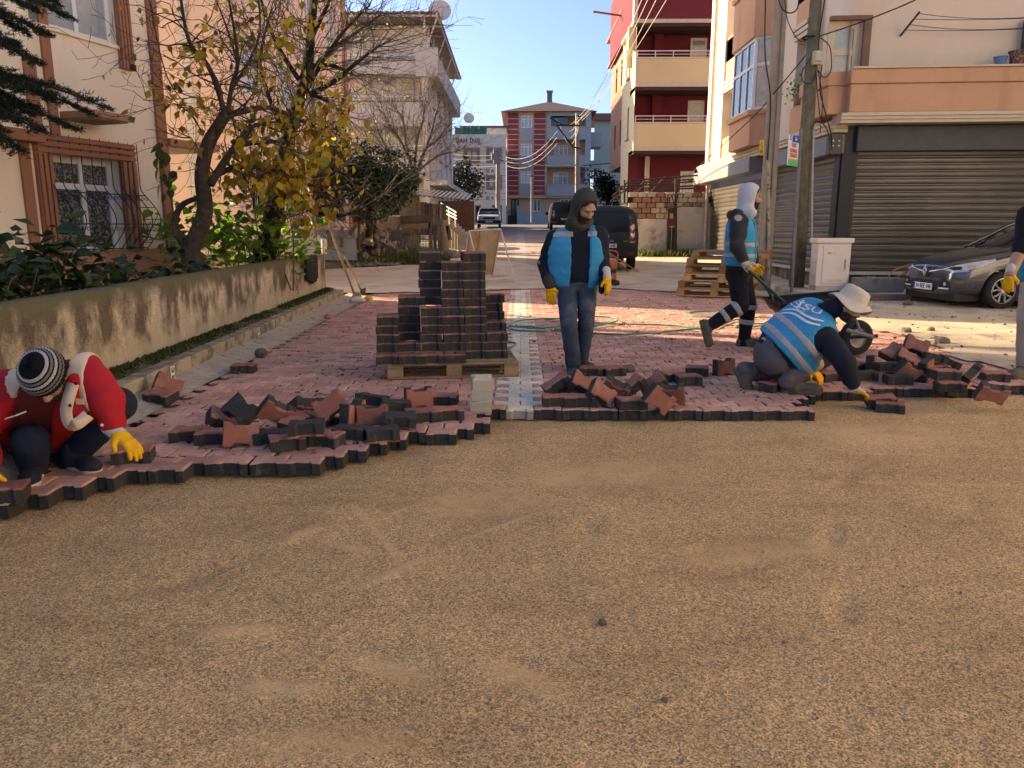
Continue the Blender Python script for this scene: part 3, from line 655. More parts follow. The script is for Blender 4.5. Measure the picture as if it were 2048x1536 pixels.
for i in (0, 1, 2, 3):
 h = wins[i]; mb = MB()
 for k in range(9): u = h[0]+(h[1]-h[0])*k/8; mb.tube([F2.p(u, h[2]-.03, .05), F2.p(u, h[3]+.03, .05)], .012, 4)
 for z in (h[2]+.1, h[3]-.15): mb.tube([F2.p(h[0], z, .05), F2.p(h[1], z, .05)], .012, 4)
 mb.build('grille', blue, H2)
mb = MB(); F2.box(mb, 11.35, 11.8, .1, 13.4, .0, .08); mb.build('brick_pilaster', M('salmon_brick', (.48, .25, .17), var=.25, scale=9, rough=.9), H2)
mb = MB(); zz = .4
while zz < 9: E2.box(mb, 1.02, 1.28, zz, zz+.20, .0, .05); zz += .22
mb.build('quoin_strip', M('white_quoin', (.66, .60, .52), var=.1), H2)
# ------------------------------------------------------------------ 3: grey block with balconies
grey = M('grey_render', (0.46, 0.45, 0.44), var=.09, scale=.6, rough=.95, bump=.2, bscale=60, col2=(.40, .35, .31), c2lo=.55, c2hi=.75, c2scale=.5, c2stretch=(1, 1, .25))
white_r = M('off_white_render', (0.56, 0.52, 0.47), var=.08, scale=.7, rough=.95)
YG = 40.0
H3 = thing('apartment_building', 'grey apartment block with long balconies and a sheet metal roof terrace', 'building', (-7, YG, 0))
xL, xR = D(716, 300, YG).x, D(858, 300, YG).x
F3 = Face((xL-2.5, YG), (1, 0), (0, -1)); W3 = xR-xL+2.5; zt = D(800, 135, YG).z
S3 = Face((xR, YG), (0, 1), (1, 0)); LS = 14.0
zf1, zf2, zf3 = D(800, 345, YG).z, D(800, 244, YG).z, D(800, 140, YG).z        # undersides of the balcony fronts
mb = MB()
holes = []; swin = []
for zf in (zf1+.05, zf2+.05): swin += [(2.0+3*k, 3.0+3*k, zf+1.0, zf+2.15) for k in range(4)]
S3.wall(mb, 0, LS, .3, zt, swin);
B3 = Face((xL-2.5, YG+1.3), (1, 0), (0, -1))
bw = []
for zf in (zf1, zf2): bw += [(2.75, 4.4, zf+1.0, zf+2.35), (5.2, 5.75, zf+.3, zf+2.3)]
B3.wall(mb, 0, W3, .3, zt+2.2, bw); Face((xL-2.5, YG+1.3), (0, 1), (-1, 0)).wall(mb, 0, LS, .3, zt)
for zf in (zf1, zf2, zf3): F3.box(mb, 0, W3, zf-.18, zf, -1.31, -.12)
F3.box(mb, W3-.3, W3-.001, .3, zt, -1.3, -.02)
mb.build('wall', white_r, H3)
for h in bw: window(B3, h, H3, pane=CURT if h[1]-h[0] > 1 else FW, mull=(.5,) if h[1]-h[0] > 1 else (), fw=.09)
for h in swin:
 window(S3, h, H3, pane=GLASS, mull=(.5,))
 mb = MB(); S3.box(mb, h[0]-.12, h[1]+.12, h[2]-.12, h[2]-.04, 0, .14); mb.build('sill', grey, H3)
for zf, zp in ((zf1, D(800, 303, YG).z), (zf2, D(800, 204, YG).z), (zf3, D(800, 122, YG).z)):
 mb = MB(); F3.box(mb, 1.9 if zf < zf3 else 2.2, W3-.02, zf-.2, zp, -.12, .02); p = mb.build('balcony', grey, H3)
 mb = MB(); F3.box(mb, 1.85, W3, zp, zp+.06, -.16, .05); mb.build('coping', M('coping_grey', (.2, .17, .15), var=.2), p)
 mb = MB(); mb.tube([F3.p(2.0, zp+.28, -.05), F3.p(W3-.1, zp+.28, -.05)], .025, 5)
 for k in range(7): u = 2.0+(W3-2.1)*k/6; mb.tube([F3.p(u, zp+.05, -.05), F3.p(u, zp+.28, -.05)], .02, 5)
 mb.build('railing', FW, p)
# ground-floor recess and its canopy on the street side
mb = MB(); S3.box(mb, .0, LS, D(862, 350, YG).z-.5, D(862, 350, YG).z-.25, .0, .9); mb.build('canopy', grey, H3)
# side balcony parapet high on the street side
z0, z1 = D(862, 150, YG).z, D(862, 112, YG).z
mb = MB(); S3.box(mb, -.1, LS, z0, z1, .35, .55); S3.box(mb, -.1, LS, z0-.12, z0, .0, .55); S3.box(mb, -.25, .0, z0-.1, z1+.35, -.55, .55); mb.build('side_balcony', grey, H3)
for u in (.55, 3.2, 6, 9, 12):
 mb = MB(); S3.box(mb, u, u+.16, 1.5, zt, .0, .07); mb.build('pilaster', white_r, H3)
# terrace: room wall, tubular frame and corrugated roof
zr = D(875, 28, YG).z; xr = D(878, 28, YG).x
mb = MB(); mb.bb((xL-2.5, YG+6, zt), (xR-1.2, YG+6.2, zr-.1)); mb.bb((xL-2.5, YG+1.3, zt), (xL+1.2, YG+6, zr-.2)); mb.build('terrace_room', M('ochre_render', (.48, .33, .20), var=.1), H3)
mb = MB(); nn = 40
for k in range(nn):
 a, b = xL-2.6+(xr-xL+2.6)*k/nn, xL-2.6+(xr-xL+2.6)*(k+1)/nn; h = .03*(k % 2)
 mb.slab((a, YG-.35, zr+h), (b, YG-.35, zr+h), (b, YG+LS+.6, zr-.4+h), (a, YG+LS+.6, zr-.4+h), (0, 0, .03))
mb.build('metal_roof', M('roof_sheet', (.25, .235, .235), rough=.6, var=.12, scale=1), H3)
mb = MB(); steel = M('cream_steel', (.60, .53, .46), var=.1, rough=.6)
for k in range(8): y = YG-.2+k*2.0; mb.tube([(xL-2.5, y, zr-.12), (xr-.05, y, zr-.12)], .05, 5)
for k in range(6): x = xL+(xr-.1-xL)*k/5; mb.tube([(x, YG-.3, zr-.05), (x, YG+LS+.4, zr-.45)], .045, 5)
for x, y in ((xR-.1, YG+.0), (xR-.1, YG+4), (xR-.1, YG+8.5), (xR-.1, YG+12.5)):
 mb.tube([(x, y, zt), (x, y, zr-.1)], .055, 5); mb.tube([(x, y, zt+.7), (xr-.1, y, zr-.15)], .04, 5)
mb.build('roof_frame', steel, H3)
def dish(loc, r, face, label, parent=None):
 t = thing('satellite_dish', label, 'satellite dish', loc); q = Vector(face).to_track_quat('Z', 'Y').to_matrix().to_4x4(); q.translation = Vector(loc)+Vector((0, 0, r*.9))
 mb = MB(); mb.lathe([(.001, 0), (r*.4, .02*r), (r*.75, .09*r), (r, .18*r), (r*1.01, .2*r)], 20, q); mb.build('reflector', M('dish_paint', (.55, .49, .45), var=.1), t, smooth=True)
 mb = MB(); mb.tube([loc, Vector(loc)+Vector((0, 0, r*.85))], .035, 6); mb.tube([q @ Vector((0, -r*.95, .1*r)), q @ Vector((0, 0, r*.8))], .015, 5); mb.build('mast', steel, t); return t
dish(tuple(D(880, 36, YG+1)-Vector((0, 0, .2))), .55, (.15, -1, .35), 'large satellite dish at the corner of the grey block roof')
# ------------------------------------------------------------------ 4: cream building with raised lettering
YS = 70.0; gS = tz(YS)-.1
H4 = thing('apartment_building', 'cream banded building with dark raised lettering on its top parapet', 'building', (-4, YS, gS))
F4 = Face((D(888, 300, YS).x, YS), (1, 0), (0, -1)); W4 = D(1012, 300, YS).x-D(888, 300, YS).x
cream = M('cream_render', (0.62, 0.53, 0.41), var=.06, scale=.5, rough=.95); trimb = M('mauve_trim', (.24, .16, .15), var=.1)
U4 = lambda px, py: F4.uz(px, py)
h4 = []
for (x0, y0, x1, y1) in ((931, 300, 956, 322), (976, 300, 1000, 322), (976, 354, 1000, 376), (931, 354, 956, 376), (950, 410, 962, 446), (984, 410, 1004, 446)):
 a, c = U4(x0, y1); b, d = U4(x1, y0); h4.append((a, b, c, d))
zp4 = U4(950, 294)[1]; zt4 = U4(950, 269)[1]; ztt = U4(950, 247)[1]
mb = MB(); F4.wall(mb, 0, W4, gS, zp4, h4); mb.bb((F4.o.x, YS+.01, zp4-.1), (F4.o.x+W4, YS+9, zp4)); Face((F4.o.x, YS), (0, 1), (-1, 0)).wall(mb, 0, 9, gS, zp4); mb.build('wall', cream, H4)
mb = MB(); F4.box(mb, .35, W4, zp4, zt4, -.2, .12); par = mb.build('parapet', M('pale_parapet', (.60, .55, .48), var=.06), H4)
mb = MB(); F4.box(mb, 2.0, W4, zt4, ztt, -3.2, -3.0); mb.build('penthouse', M('pale_grey_render', (.55, .52, .48), var=.08), H4)
mb = MB(); F4.box(mb, 1.2, W4+.1, ztt, ztt+.15, -6, -2.7); mb.build('roof', M('dark_red_roof', (.12, .06, .055), var=.2), H4)
for i, h in enumerate(h4):
 window(F4, h, H4, fr=trimb if i != 1 else trimb, pane=SHEER if i < 4 else DARKW, mull=(.5,) if i < 4 else (), fw=.12, back=.05)
 if i < 4:
  mb = MB(); e = .16; a, b, c, d = h
  for q in ((a-e, a, c-e, d+e), (b, b+e, c-e, d+e), (a, b, d, d+e), (a, b, c-e, c)): F4.box(mb, *q, 0, .05)
  mb.build('surround', trimb, H4)
mb = MB(); z = U4(950, 400)[1]
while z < zp4-.2: F4.box(mb, 0, W4, z, z+.05, .0, .012); z += .52
mb.build('groove_band', M('groove_brown', (.36, .29, .22), var=.1), H4)
for (x, y) in ((985, 342), (985, 396)):
 a, z = U4(x, y); mb = MB(); F4.shape(mb, [(a-.6, z), (a-.5, z-.16), (a+.5, z-.16), (a+.6, z), (a+.5, z+.16), (a-.5, z+.16)], .013, .06); pl = mb.build('ornament', M('grey_ornament', (.25, .24, .24), var=.1), H4)
 mb = MB(); mb.lathe([(.16, .06), (.18, .09), (.24, .09), (.26, .06)], 14, frame(F4.p(a, z, 0), F4.u, (0, 0, 1))); mb.build('ring', FW, pl)
a, z = U4(936, 282.5)
text_mesh('ŞAH İNŞ', .52, M('dark_letter', (.10, .08, .08)), frame(F4.p(a, z, .125), F4.u, (0, 0, 1)), par, bold=.012, depth=.02)
dish(tuple(D(938, 247, YS+2.6)), .48, (.1, -1, .3), 'small satellite dish on the cream building by its green tarpaulin')
tp = MB(); n = 14
a0, z0 = U4(908, 270); a1, z1 = U4(973, 251)
for i in range(n):
 for j in range(2): tp.v.append(tuple(F4.p(a0+(a1-a0)*i/(n-1), (z0 if j == 0 else z1-.15*abs(math.sin(i*.9))), -.3+.07*math.sin(i*1.9)*(j+.3))))
tp.f = [(2*i, 2*i+2, 2*i+3, 2*i+1) for i in range(n-1)]; tp.mi = [0]*(n-1)
o = tp.build('tarpaulin', M('green_tarp', (.03, .14, .10), var=.25, scale=3, rough=.6), smooth=True); tag(o, 'green tarpaulin screen stretched along the roof terrace of the cream building', 'tarpaulin')
mo = o.modifiers.new('thick', 'SOLIDIFY'); mo.thickness = .015
# ------------------------------------------------------------------ 5: red, grey and peach block
YR = 76.0; gR = tz(YR)-.1
H5 = thing('apartment_building', 'four storey block in red, peach and grey stripes closing the street', 'building', (3, YR, gR))
F5 = Face((D(1013, 300, YR).x, YR), (1, 0), (0, -1)); U5 = lambda px, py: F5.uz(px, py)
ux = lambda px: U5(px, 300)[0]
W5 = ux(1181); ze = U5(1090, 224)[1]; zg = U5(1090, 393)[1]
peach = M('peach_render', (.60, .36, .235), var=.06, scale=.5, rough=.95); redr = M('red_panel', (.30, .062, .062), var=.08, scale=.6, rough=.9); greyb = M('blue_grey_panel', (.33, .36, .37), var=.07, rough=.9)
h5 = []
for (y0, y1) in ((231, 256), (287, 311), (342, 367)): h5.append((ux(1041), ux(1064), U5(1050, y1)[1], U5(1050, y0)[1]))
hb = [(ux(1110), ux(1138), U5(1120, 311)[1], U5(1120, 287)[1]), (ux(1108), ux(1138), U5(1120, 369)[1], U5(1120, 343)[1])]
hg = [(ux(1060), ux(1083), U5(1070, 423)[1], U5(1070, 398)[1]), (ux(1022), ux(1038), gR, U5(1030, 398)[1]), (ux(1122), ux(1148), U5(1130, 423)[1], U5(1130, 398)[1])]
xb = ux(1094)
mb = MB(); F5.wall(mb, 0, xb, zg, ze, h5); Face((F5.o.x+xb, YR), (0, 1), (1, 0)).wall(mb, 0, 1.2, zg, ze)
F5i = Face((F5.o.x, YR+1.2), (1, 0), (0, -1)); F5i.wall(mb, xb, W5, zg, ze, hb)
F5g = Face((F5.o.x, YR+.5), (1, 0), (0, -1)); F5g.wall(mb, 0, W5, gR, zg, hg); F5.box(mb, 0, W5, zg-.14, zg, -1.3, .0)
S5 = Face((F5.o.x+W5, YR), (0, 1), (1, 0)); S5.wall(mb, 0, 10, gR, ze); Face((F5.o.x, YR), (0, 1), (-1, 0)).wall(mb, 0, 10, gR, ze)
mb.build('wall', peach, H5)
for h in h5: window(F5, h, H5, pane=CURT, mull=(.33, .66), trans=(.72,), fw=.09, back=.06)
for h in hb: window(F5i, h, H5, pane=CURT, mull=(.33, .66), trans=(.72,), fw=.10, back=.06)
for i, h in enumerate(hg): window(F5g, h, H5, fr=FW if i != 1 else M('black_door', (.02, .02, .022)), pane=DARKW, mull=(.33, .66) if i != 1 else (.5,), fw=.10, back=.06, name='window' if i != 1 else 'door')
for (a, b) in ((1016, 1037), (1068, 1090)):
 mb = MB(); F5.box(mb, ux(a), ux(b), zg+.15, ze-.1, .0, .06); p = mb.build('red_band', redr, H5)
 mb = MB(); z = zg+.5
 while z < ze-.3: F5.box(mb, ux(a), ux(b), z, z+.055, .06, .075); z += .47
 mb.build('white_line', M('white_line_paint', (.66, .5, .47)), p)
for (y0, y1) in ((257, 283), (312, 338), (368, 391)):
 mb = MB(); F5.box(mb, ux(1040), ux(1065), U5(1050, y1)[1], U5(1050, y0)[1], .0, .05); mb.build('grey_panel', greyb, H5)
for i, (y0, y1) in enumerate(((255, 279), (312, 334), (370, 392))):
 z0, z1 = U5(1130, y1)[1], U5(1130, y0)[1]; mb = MB(); F5.box(mb, xb, W5+.02, z0, z1, -.0, .16); F5.box(mb, xb, W5, z0-.05, z0+.12, -1.2, .0); b_ = mb.build('balcony', greyb, H5)
 mb = MB(); F5.box(mb, xb-.02, W5+.04, z1, z1+.07, -.02, .2); mb.build('coping', peach, b_)
 a, z = ux(1127), (z0+z1)/2; mb = MB(); F5.shape(mb, [(a-.35, z-.06), (a+.35, z-.06), (a+.2, z+.1), (a, z+.02), (a-.2, z+.1)], .16, .19); mb.build('ornament', peach, b_)
mb = MB(); F5.box(mb, xb, W5, U5(1130, 232)[1], ze, -.02, .16); F5.box(mb, xb, xb+.35, zg+6.4, ze, -.02, .15); F5.box(mb, W5-.5, W5+.015, zg, ze, -1.2, .14); mb.build('balcony_frame', greyb, H5)
mb = MB(); F5.box(mb, xb+.35, ux(1135), U5(1130, 253)[1], U5(1130, 233)[1], -.55, -.5); mb.build('balcony_glazing', GLASS, H5)
# hipped roof and chimney
mb = MB(); x0, x1, y0, y1 = F5.o.x-.5, F5.o.x+W5+.5, YR-.6, YR+10.5; zx = U5(1100, 205)[1]
mb.add([(x0, y0, ze), (x1, y0, ze), (x1, y1, ze), (x0, y1, ze), ((x0+x1)/2+.2, y0+4, zx+.6), ((x0+x1)/2+.2, y1-4, zx+.6)], [(0, 1, 4), (1, 2, 5, 4), (2, 3, 5), (3, 0, 4, 5), (3, 2, 1, 0)])
rf = mb.build('roof', M('brown_tile_roof', (.10, .065, .06), var=.25, scale=3), H5); mb = MB(); c = D(1099, 205, YR+3.5); mb.box((c.x, c.y, c.z), (.5, .5, 1.9)); mb.box((c.x, c.y, c.z+1.0), (.65, .65, .14)); mb.build('chimney', M('grey_chimney', (.22, .17, .16)), rf)
# side balconies
for (y0, y1) in ((266, 295), (322, 342)):
 z0, z1 = D(1185, y1, YR+1.5).z, D(1185, y0, YR+1.5).z; mb = MB(); mb.bb((F5.o.x+W5+.02, YR+.8, z0), (F5.o.x+W5+1.15, YR+3.6, z1)); mb.build('balcony', greyb, H5)
# its forecourt wall, gate and posts
gw = MB(); a, b = D(1036, 430, YR-3), D(1092, 430, YR-3); z1 = D(1060, 424, YR-3).z; gw.bb((a.x, YR-3, tz(YR-3)-.2), (b.x, YR-2.8, z1)); gw.bb((a.x-.1, YR-3.1, tz(YR-3)-.2), (a.x+.25, YR-2.7, z1+.55)); x = D(1011, 430, YR-3).x; gw.bb((x-.2, YR-3.1, tz(YR-3)-.2), (x+.15, YR-2.7, z1+.55))
o = gw.build('forecourt_wall', greyb, bevel=.02); tag(o, 'pale grey forecourt wall with gate pillars before the red striped block', 'wall')
g = thing('gate', 'black metal gate between the grey pillars of the red striped block', 'gate', (D(1024, 440, YR-3).x, YR-3, tz(YR-3))); mb = MB(); xa, xb2 = x+.2, a.x-.15
mb.tube([(xa, YR-2.9, z1-.1), ((xa+xb2)/2, YR-2.9, z1+.4), (xb2, YR-2.9, z1-.1)], .03, 5); mb.bb((xa, YR-2.93, tz(YR-3)-.05), (xb2, YR-2.9, z1-.3)); mb.build('panel', M('black_metal', (.015, .015, .017), rough=.5), g)
mb = MB()
for k in range(7): xx = xa+(xb2-xa)*k/6; mb.tube([(xx, YR-2.9, z1-.3), (xx, YR-2.9, z1+.25-.3*abs(k-3)/3)], .018, 4)
mb.build('bars', MATS['black_metal'], g)
# ------------------------------------------------------------------ 6: teal block glimpsed beyond
H6 = thing('apartment_building', 'pale teal block glimpsed beyond the red striped one', 'building', (9, 88, 2)); mb = MB(); x0 = D(1188, 300, 88).x; F6 = Face((x0, 88), (1, 0), (0, -1))
h6 = [(1.0, 1.7, 3.2, 4.8), (1.0, 1.7, 6.2, 7.8)]; F6.wall(mb, 0, 8, 1, D(1200, 242, 88).z, h6); mb.build('wall', M('teal_render', (.36, .43, .40), var=.06), H6)
for h in h6: window(F6, h, H6, pane=CURT)
mb = MB(); F6.box(mb, -.6, 8.4, D(1200, 242, 88).z, D(1200, 228, 88).z, -6, .6); mb.build('roof', M('red_tile_roof', (.25, .10, .08), var=.25, scale=4), H6)
# ------------------------------------------------------------------ 7: dark red house with sand coloured balconies
Y7 = 34.0; g7 = .35
H7 = thing('apartment_building', 'dark red house with sand coloured balconies on the right of the street', 'building', (6, Y7, g7))
F7 = Face((D(1270, 200, Y7).x, Y7), (1, 0), (0, -1)); U7 = lambda px, py: F7.uz(px, py); W7 = 7.0
dred = M('dark_red_render', (.15, .024, .032), var=.08, scale=.7, rough=.9); sandy = M('sand_render', (.58, .48, .31), var=.05, scale=.6, rough=.95); trimw = M('stone_trim', (.50, .44, .37), var=.08)
zA0, zA1 = U7(1300, 300)[1], U7(1300, 245)[1]; zB0, zB1 = U7(1300, 172)[1], U7(1300, 115)[1]; zC = U7(1300, 44)[1]
B7 = Face((F7.o.x, Y7+1.6), (1, 0), (0, -1)); mb = MB()
hh = [(2.55, 3.3, z+.15, z+2.25) for z in (zA0, zB0)]+[(2.35, 3.0, zA0-1.9, zA0-.75)]
B7.wall(mb, 0, W7, g7, zC+.1, hh); B7.box(mb, .95, 1.35, zA1-1, zC, .0, .25)
mb.build('recess_wall', dred, H7)
for h in hh: window(B7, h, H7, pane=CURT, mull=(), fw=.1)
mb = MB(); [F7.box(mb, 0, W7, z-.16, z+.02, -1.6, -.01) for z in (zA0, zB0, zC)]; mb.build('slab', M('dark_slab', (.06, .03, .035), var=.1), H7)
for i, (z0, z1) in enumerate(((zA0, zA1), (zB0, zB1))):
 mb = MB(); F7.box(mb, .06, W7, z0+.12, z1-.04, -.12, .0); b_ = mb.build('balcony', sandy, H7)
 mb = MB(); F7.box(mb, -.02, W7, z0-.03, z0+.12, -.14, .03); F7.box(mb, -.02, .1, z0+.12, z1, -.14, .02); F7.box(mb, -.02, W7, z1-.04, z1+.02, -.14, .03); mb.build('trim', trimw, b_)
 mb = MB()
 for zz in (z1+.27, z1+.14): mb.tube([F7.p(.03, zz, -.06), F7.p(W7, zz, -.06)], .026 if zz > z1+.2 else .016, 6)
 for k in range(9): u = .05+.745*k; mb.tube([F7.p(u, z1, -.06), F7.p(u, z1+.27, -.06)], .026, 6)
 mb.build('railing', M('mauve_white_rail', (.62, .50, .52), rough=.4), b_)
mb = MB(); F7.box(mb, -.12, W7, zC+.1, zC+3, -9, .05); mb.build('upper_storey', dred, H7)
mb = MB(); F7.box(mb, -.15, W7, zC-.04, zC+.1, -4, .08); F7.box(mb, -.16, -.0, zC+.1, zC+3, -.3, .08); mb.build('trim', trimw, H7)
S7 = Face((F7.o.x, Y7), (0, 1), (-1, 0)); sw = [(1.7, 2.3, z+.7, z+2.0) for z in (zA0, zB0)]
mb = MB(); S7.wall(mb, 0.12, 4.2, zA0-.1, zC+.1, sw); S7.wall(mb, 1.6, 4.2, g7, zA0-.1); mb.build('side_wall', M('pale_yellow_render', (.55, .47, .30), var=.08), H7)
for h in sw: window(S7, h, H7, pane=GLASS, mull=(), fw=.08)
for z in (zA0, zB0):
 mb = MB(); S7.box(mb, 1.6, 2.4, z+.6, z+.7, 0, .1); mb.build('sill', trimw, H7)
mb = MB(); F7.box(mb, .72, .90, g7, zA0, -1.4, -1.2); mb.build('pillar', trimw, H7)
mb = MB(); S7.box(mb, .3, .55, zC-1.0, zC-.1, 0, .3); mb.build('corbel', sandy, H7); mb = MB(); S7.box(mb, 1.2, 1.45, zC-1.5, zC-.3, 0, .25); mb.build('corbel', sandy, H7)
# ------------------------------------------------------------------ 8: brown brick house beyond
Y8 = 38.3
H8 = thing('apartment_building', 'brown brick house with an orange attic band beyond the dark red one', 'building', (6, Y8, .7)); x8 = 4.93
S8 = Face((x8, Y8), (0, 1), (-1, 0)); zq = 4.45; L8 = 6.0
br8 = M('brown_brick', (.30, .17, .115), var=.2, scale=7, rough=.9); w8 = [(1.2+2.2*k, 1.9+2.2*k, zq+.9+2.8*f, zq+2.1+2.8*f) for k in range(2) for f in range(2)]
mb = MB(); S8.wall(mb, 0, L8, zq, 9.9, w8); Face((x8, Y8), (1, 0), (0, -1)).wall(mb, 0, 6, zq, 9.9); S8.box(mb, 0, L8, zq-.12, zq, -5, 0); mb.build('wall', br8, H8)
for h in w8: window(S8, h, H8, pane=GLASS, mull=(), fw=.07);
mb = MB(); S8.box(mb, -.1, L8+.1, 9.9, 11.1, -5, .12); mb.build('attic_band', M('orange_render', (.62, .36, .16), var=.08), H8)
mb = MB(); S8.box(mb, -.2, L8+.3, 11.1, 11.2, -5, .3); S8.box(mb, -.2, L8+.3, 9.82, 9.9, -1, .22); mb.build('cornice', brown, H8)
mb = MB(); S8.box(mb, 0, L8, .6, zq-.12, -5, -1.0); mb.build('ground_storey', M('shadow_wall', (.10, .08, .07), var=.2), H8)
mb = MB(); S8.box(mb, .0, .35, zq, 9.8, 0, .12); mb.build('quoin', M('tan_brick', (.42, .29, .18), var=.25, scale=9), H8)
mb = MB(); mb.tube([S8.p(.3, 11.0, .1), S8.p(.1, 11.15, 1.6)], .05, 5); mb.build('outrigger', brown, H8)
# ------------------------------------------------------------------ 9: corner house with the shuttered shop
X9, Y9 = 6.75, 16.9
H9 = thing('corner_house', 'tan corner house with grey roller shutters and a brown balcony front', 'building', (X9, Y9, 0))
S9 = Face((X9, Y9), (0, 1), (-1, 0)); F9 = Face((X9, Y9), (.9975, -.07), (-.07, -.9975))
tan9 = M('tan_render', (.70, .57, .44), var=.08, scale=.7, rough=.95, bump=.2, bscale=90, fine=.05, fscale=60, col2=(.60, .48, .365), c2lo=.54, c2hi=.78, c2scale=2.0, c2stretch=(1, 1, .25)); brn9 = M('caramel_render', (.60, .34, .205), col2=(.47, .255, .15), c2lo=.52, c2hi=.75, c2scale=1.8, c2stretch=(1, 1, .3), fine=.05, fscale=60, var=.06, scale=.8, rough=.95, bump=.2, bscale=90)
mold = M('cream_moulding', (.62, .52, .37), var=.07, rough=.85); greysh = M('grey_fascia', (.20, .205, .21), rough=.55, var=.08); L9 = 12.1
yv9 = lambda px: X9*FPX/(px-1041)-Y9
# side wall with windows (first and second floors)
hs = []
for z0, z1 in ((4.25, 5.65), (7.35, 8.8)):
 hs += [(yv9(1584), yv9(1557), z0, z1+.1), (yv9(1453), yv9(1430), z0, z1)]
mb = MB(); S9.wall(mb, 0, L9, 3.3, 12, hs, rev=.3); Face((X9, Y9+L9), (1, 0), (0, 1)).wall(mb, 0, 8, 0, 12); Bk9 = Face((X9, Y9+.02), (.9975, -.07), (-.07, -.9975))
dr = (F9.uz(1652, 160)[0]+.0, F9.uz(1716, 160)[0], 3.65, F9.uz(1680, 42)[1])
Bk9.wall(mb, .0, 9, 3.3, 12, [dr], rev=.12); mb.build('wall', tan9, H9)
for h in hs:
 window(S9, h, H9, pane=GLASS if h[2] < 6 else CURT, mull=(.5,), trans=(.68,), fw=.09, back=.2)
 mb = MB(); S9.box(mb, h[0], h[1], h[3]+.35, h[3]+1.62, .0, .06) if h[2] < 6 else S9.box(mb, h[0], h[1], h[3]+.4, 12, .0, .06)
 mb.build('spandrel', brn9, H9); mb = MB(); S9.box(mb, h[0], h[1], h[2]-.75, h[2]-.03, .0, .06); mb.build('spandrel', brn9, H9); mb = MB()
 for k in range(3): S9.box(mb, h[0], h[1], h[3]+.02+.11*k, h[3]+.11+.11*k, .0, .09+.03*k)
 mb.build('lintel_moulding', mold, H9)
for a, b in ((1603, 1586), (1470, 1455), (1430, 1402)):
 mb = MB(); S9.box(mb, yv9(a), yv9(b), 3.5, 12, .0, .12); mb.build('pilaster', tan9, H9)
mb = MB(); q = S9.p(yv9(1413), 0, .19); mb.tube([(q.x, q.y, .3), (q.x, q.y, 12)], .055, 8); mb.build('drainpipe', M('tan_pipe', (.50, .40, .33), rough=.5), H9)
# oriel window
oa, ob = yv9(1532), yv9(1470); od = .62; oc = .5
def oriel(z0, z1, e=0.0): return [S9.p(oa-e, z0, 0), S9.p(oa+oc-e*.4, z0, od+e), S9.p(ob-oc+e*.4, z0, od+e), S9.p(ob+e, z0, 0)]
def oriel_prism(mb, z0, z1, e=0.0):
 q = oriel(0, 0, e); mb.prism([(p.x, p.y) for p in q][::-1], z0, z1)
for z0, z1, e, m, nm in ((3.52, 4.3, 0, brn9, 'oriel_spandrel'), (4.3, 4.42, .07, brn9, 'oriel_sill'), (6.25, 7.55, .03, brn9, 'oriel_spandrel'), (7.55, 7.68, .1, brn9, 'oriel_sill'), (9.6, 12, .03, brn9, 'oriel_spandrel')):
 mb = MB(); oriel_prism(mb, z0, z1, e); mb.build(nm, m, H9)
for z0, z1 in ((4.42, 6.25), (7.68, 9.6)):
 q = oriel(0, 0, -.03)
 for a, b, mu in ((q[0], q[1], ()), (q[1], q[2], (.33, .66)), (q[2], q[3], ())):
  FF = Face((a.x, a.y), (b-a)[:2], (-(b-a).y, (b-a).x)); L = (b-a).length
  if FF.n.x > 0: FF.n = -FF.n
  window(FF, (0, L, z0, z1), H9, pane=CURT if not mu else GLASS, mull=mu, trans=(.62,), fw=.08, back=0)
# continuous mouldings over the shutters, side and front
mb = MB()
for k in range(3): S9.box(mb, -.2, L9, 3.28+.075*k, 3.35+.075*k, .0, .30+.035*k)
mb.build('moulding', mold, H9)
fa = F9.uz(1640, 300)[0]
mb = MB()
for k in range(3): F9.box(mb, -.25, 9, 3.42+.065*k, 3.482+.065*k, .0, .55+.03*k)
mb.build('moulding', mold, H9)
zt9 = F9.uz(1900, 170)[1]
mb = MB(); F9.box(mb, -.1, 9, 3.615, 4.17, .3, .52); F9.box(mb, -.1, 9, 3.44, 3.6, .0, .5); S9.box(mb, -.3, 1.3, 3.615, 4.17, .0, .5); bal = mb.build('balcony', brn9, H9, bevel=.03, seg=2)
mb = MB(); F9.box(mb, -.12, 9, 4.17, 4.45, .28, .56); S9.box(mb, -.32, 1.32, 4.17, 4.45, .0, .54); mb.build('balcony_cap', brn9, bal, bevel=.03, seg=2)
mb = MB(); F9.box(mb, -.1, 9, 4.45, 4.485, .26, .6); mb.build('coping', mold, bal)
# balcony door
window(Bk9, dr, H9, fr=mold, pane=SHEER, mull=(), trans=(.68,), fw=.13, back=.05, name='balcony_door')
mb = MB(); a, b, c, d = dr; Bk9.box(mb, a-.02, b+.16, d, d+.08, .0, .12); Bk9.box(mb, b+.02, b+.16, c, d, .0, .1); mb.build('door_surround', M('umber_trim', (.20, .12, .09)), H9)
mb = MB(); Bk9.box(mb, -.4, .35, 6.25, 12, .0, .7); mb.build('upper_bay', tan9, H9)
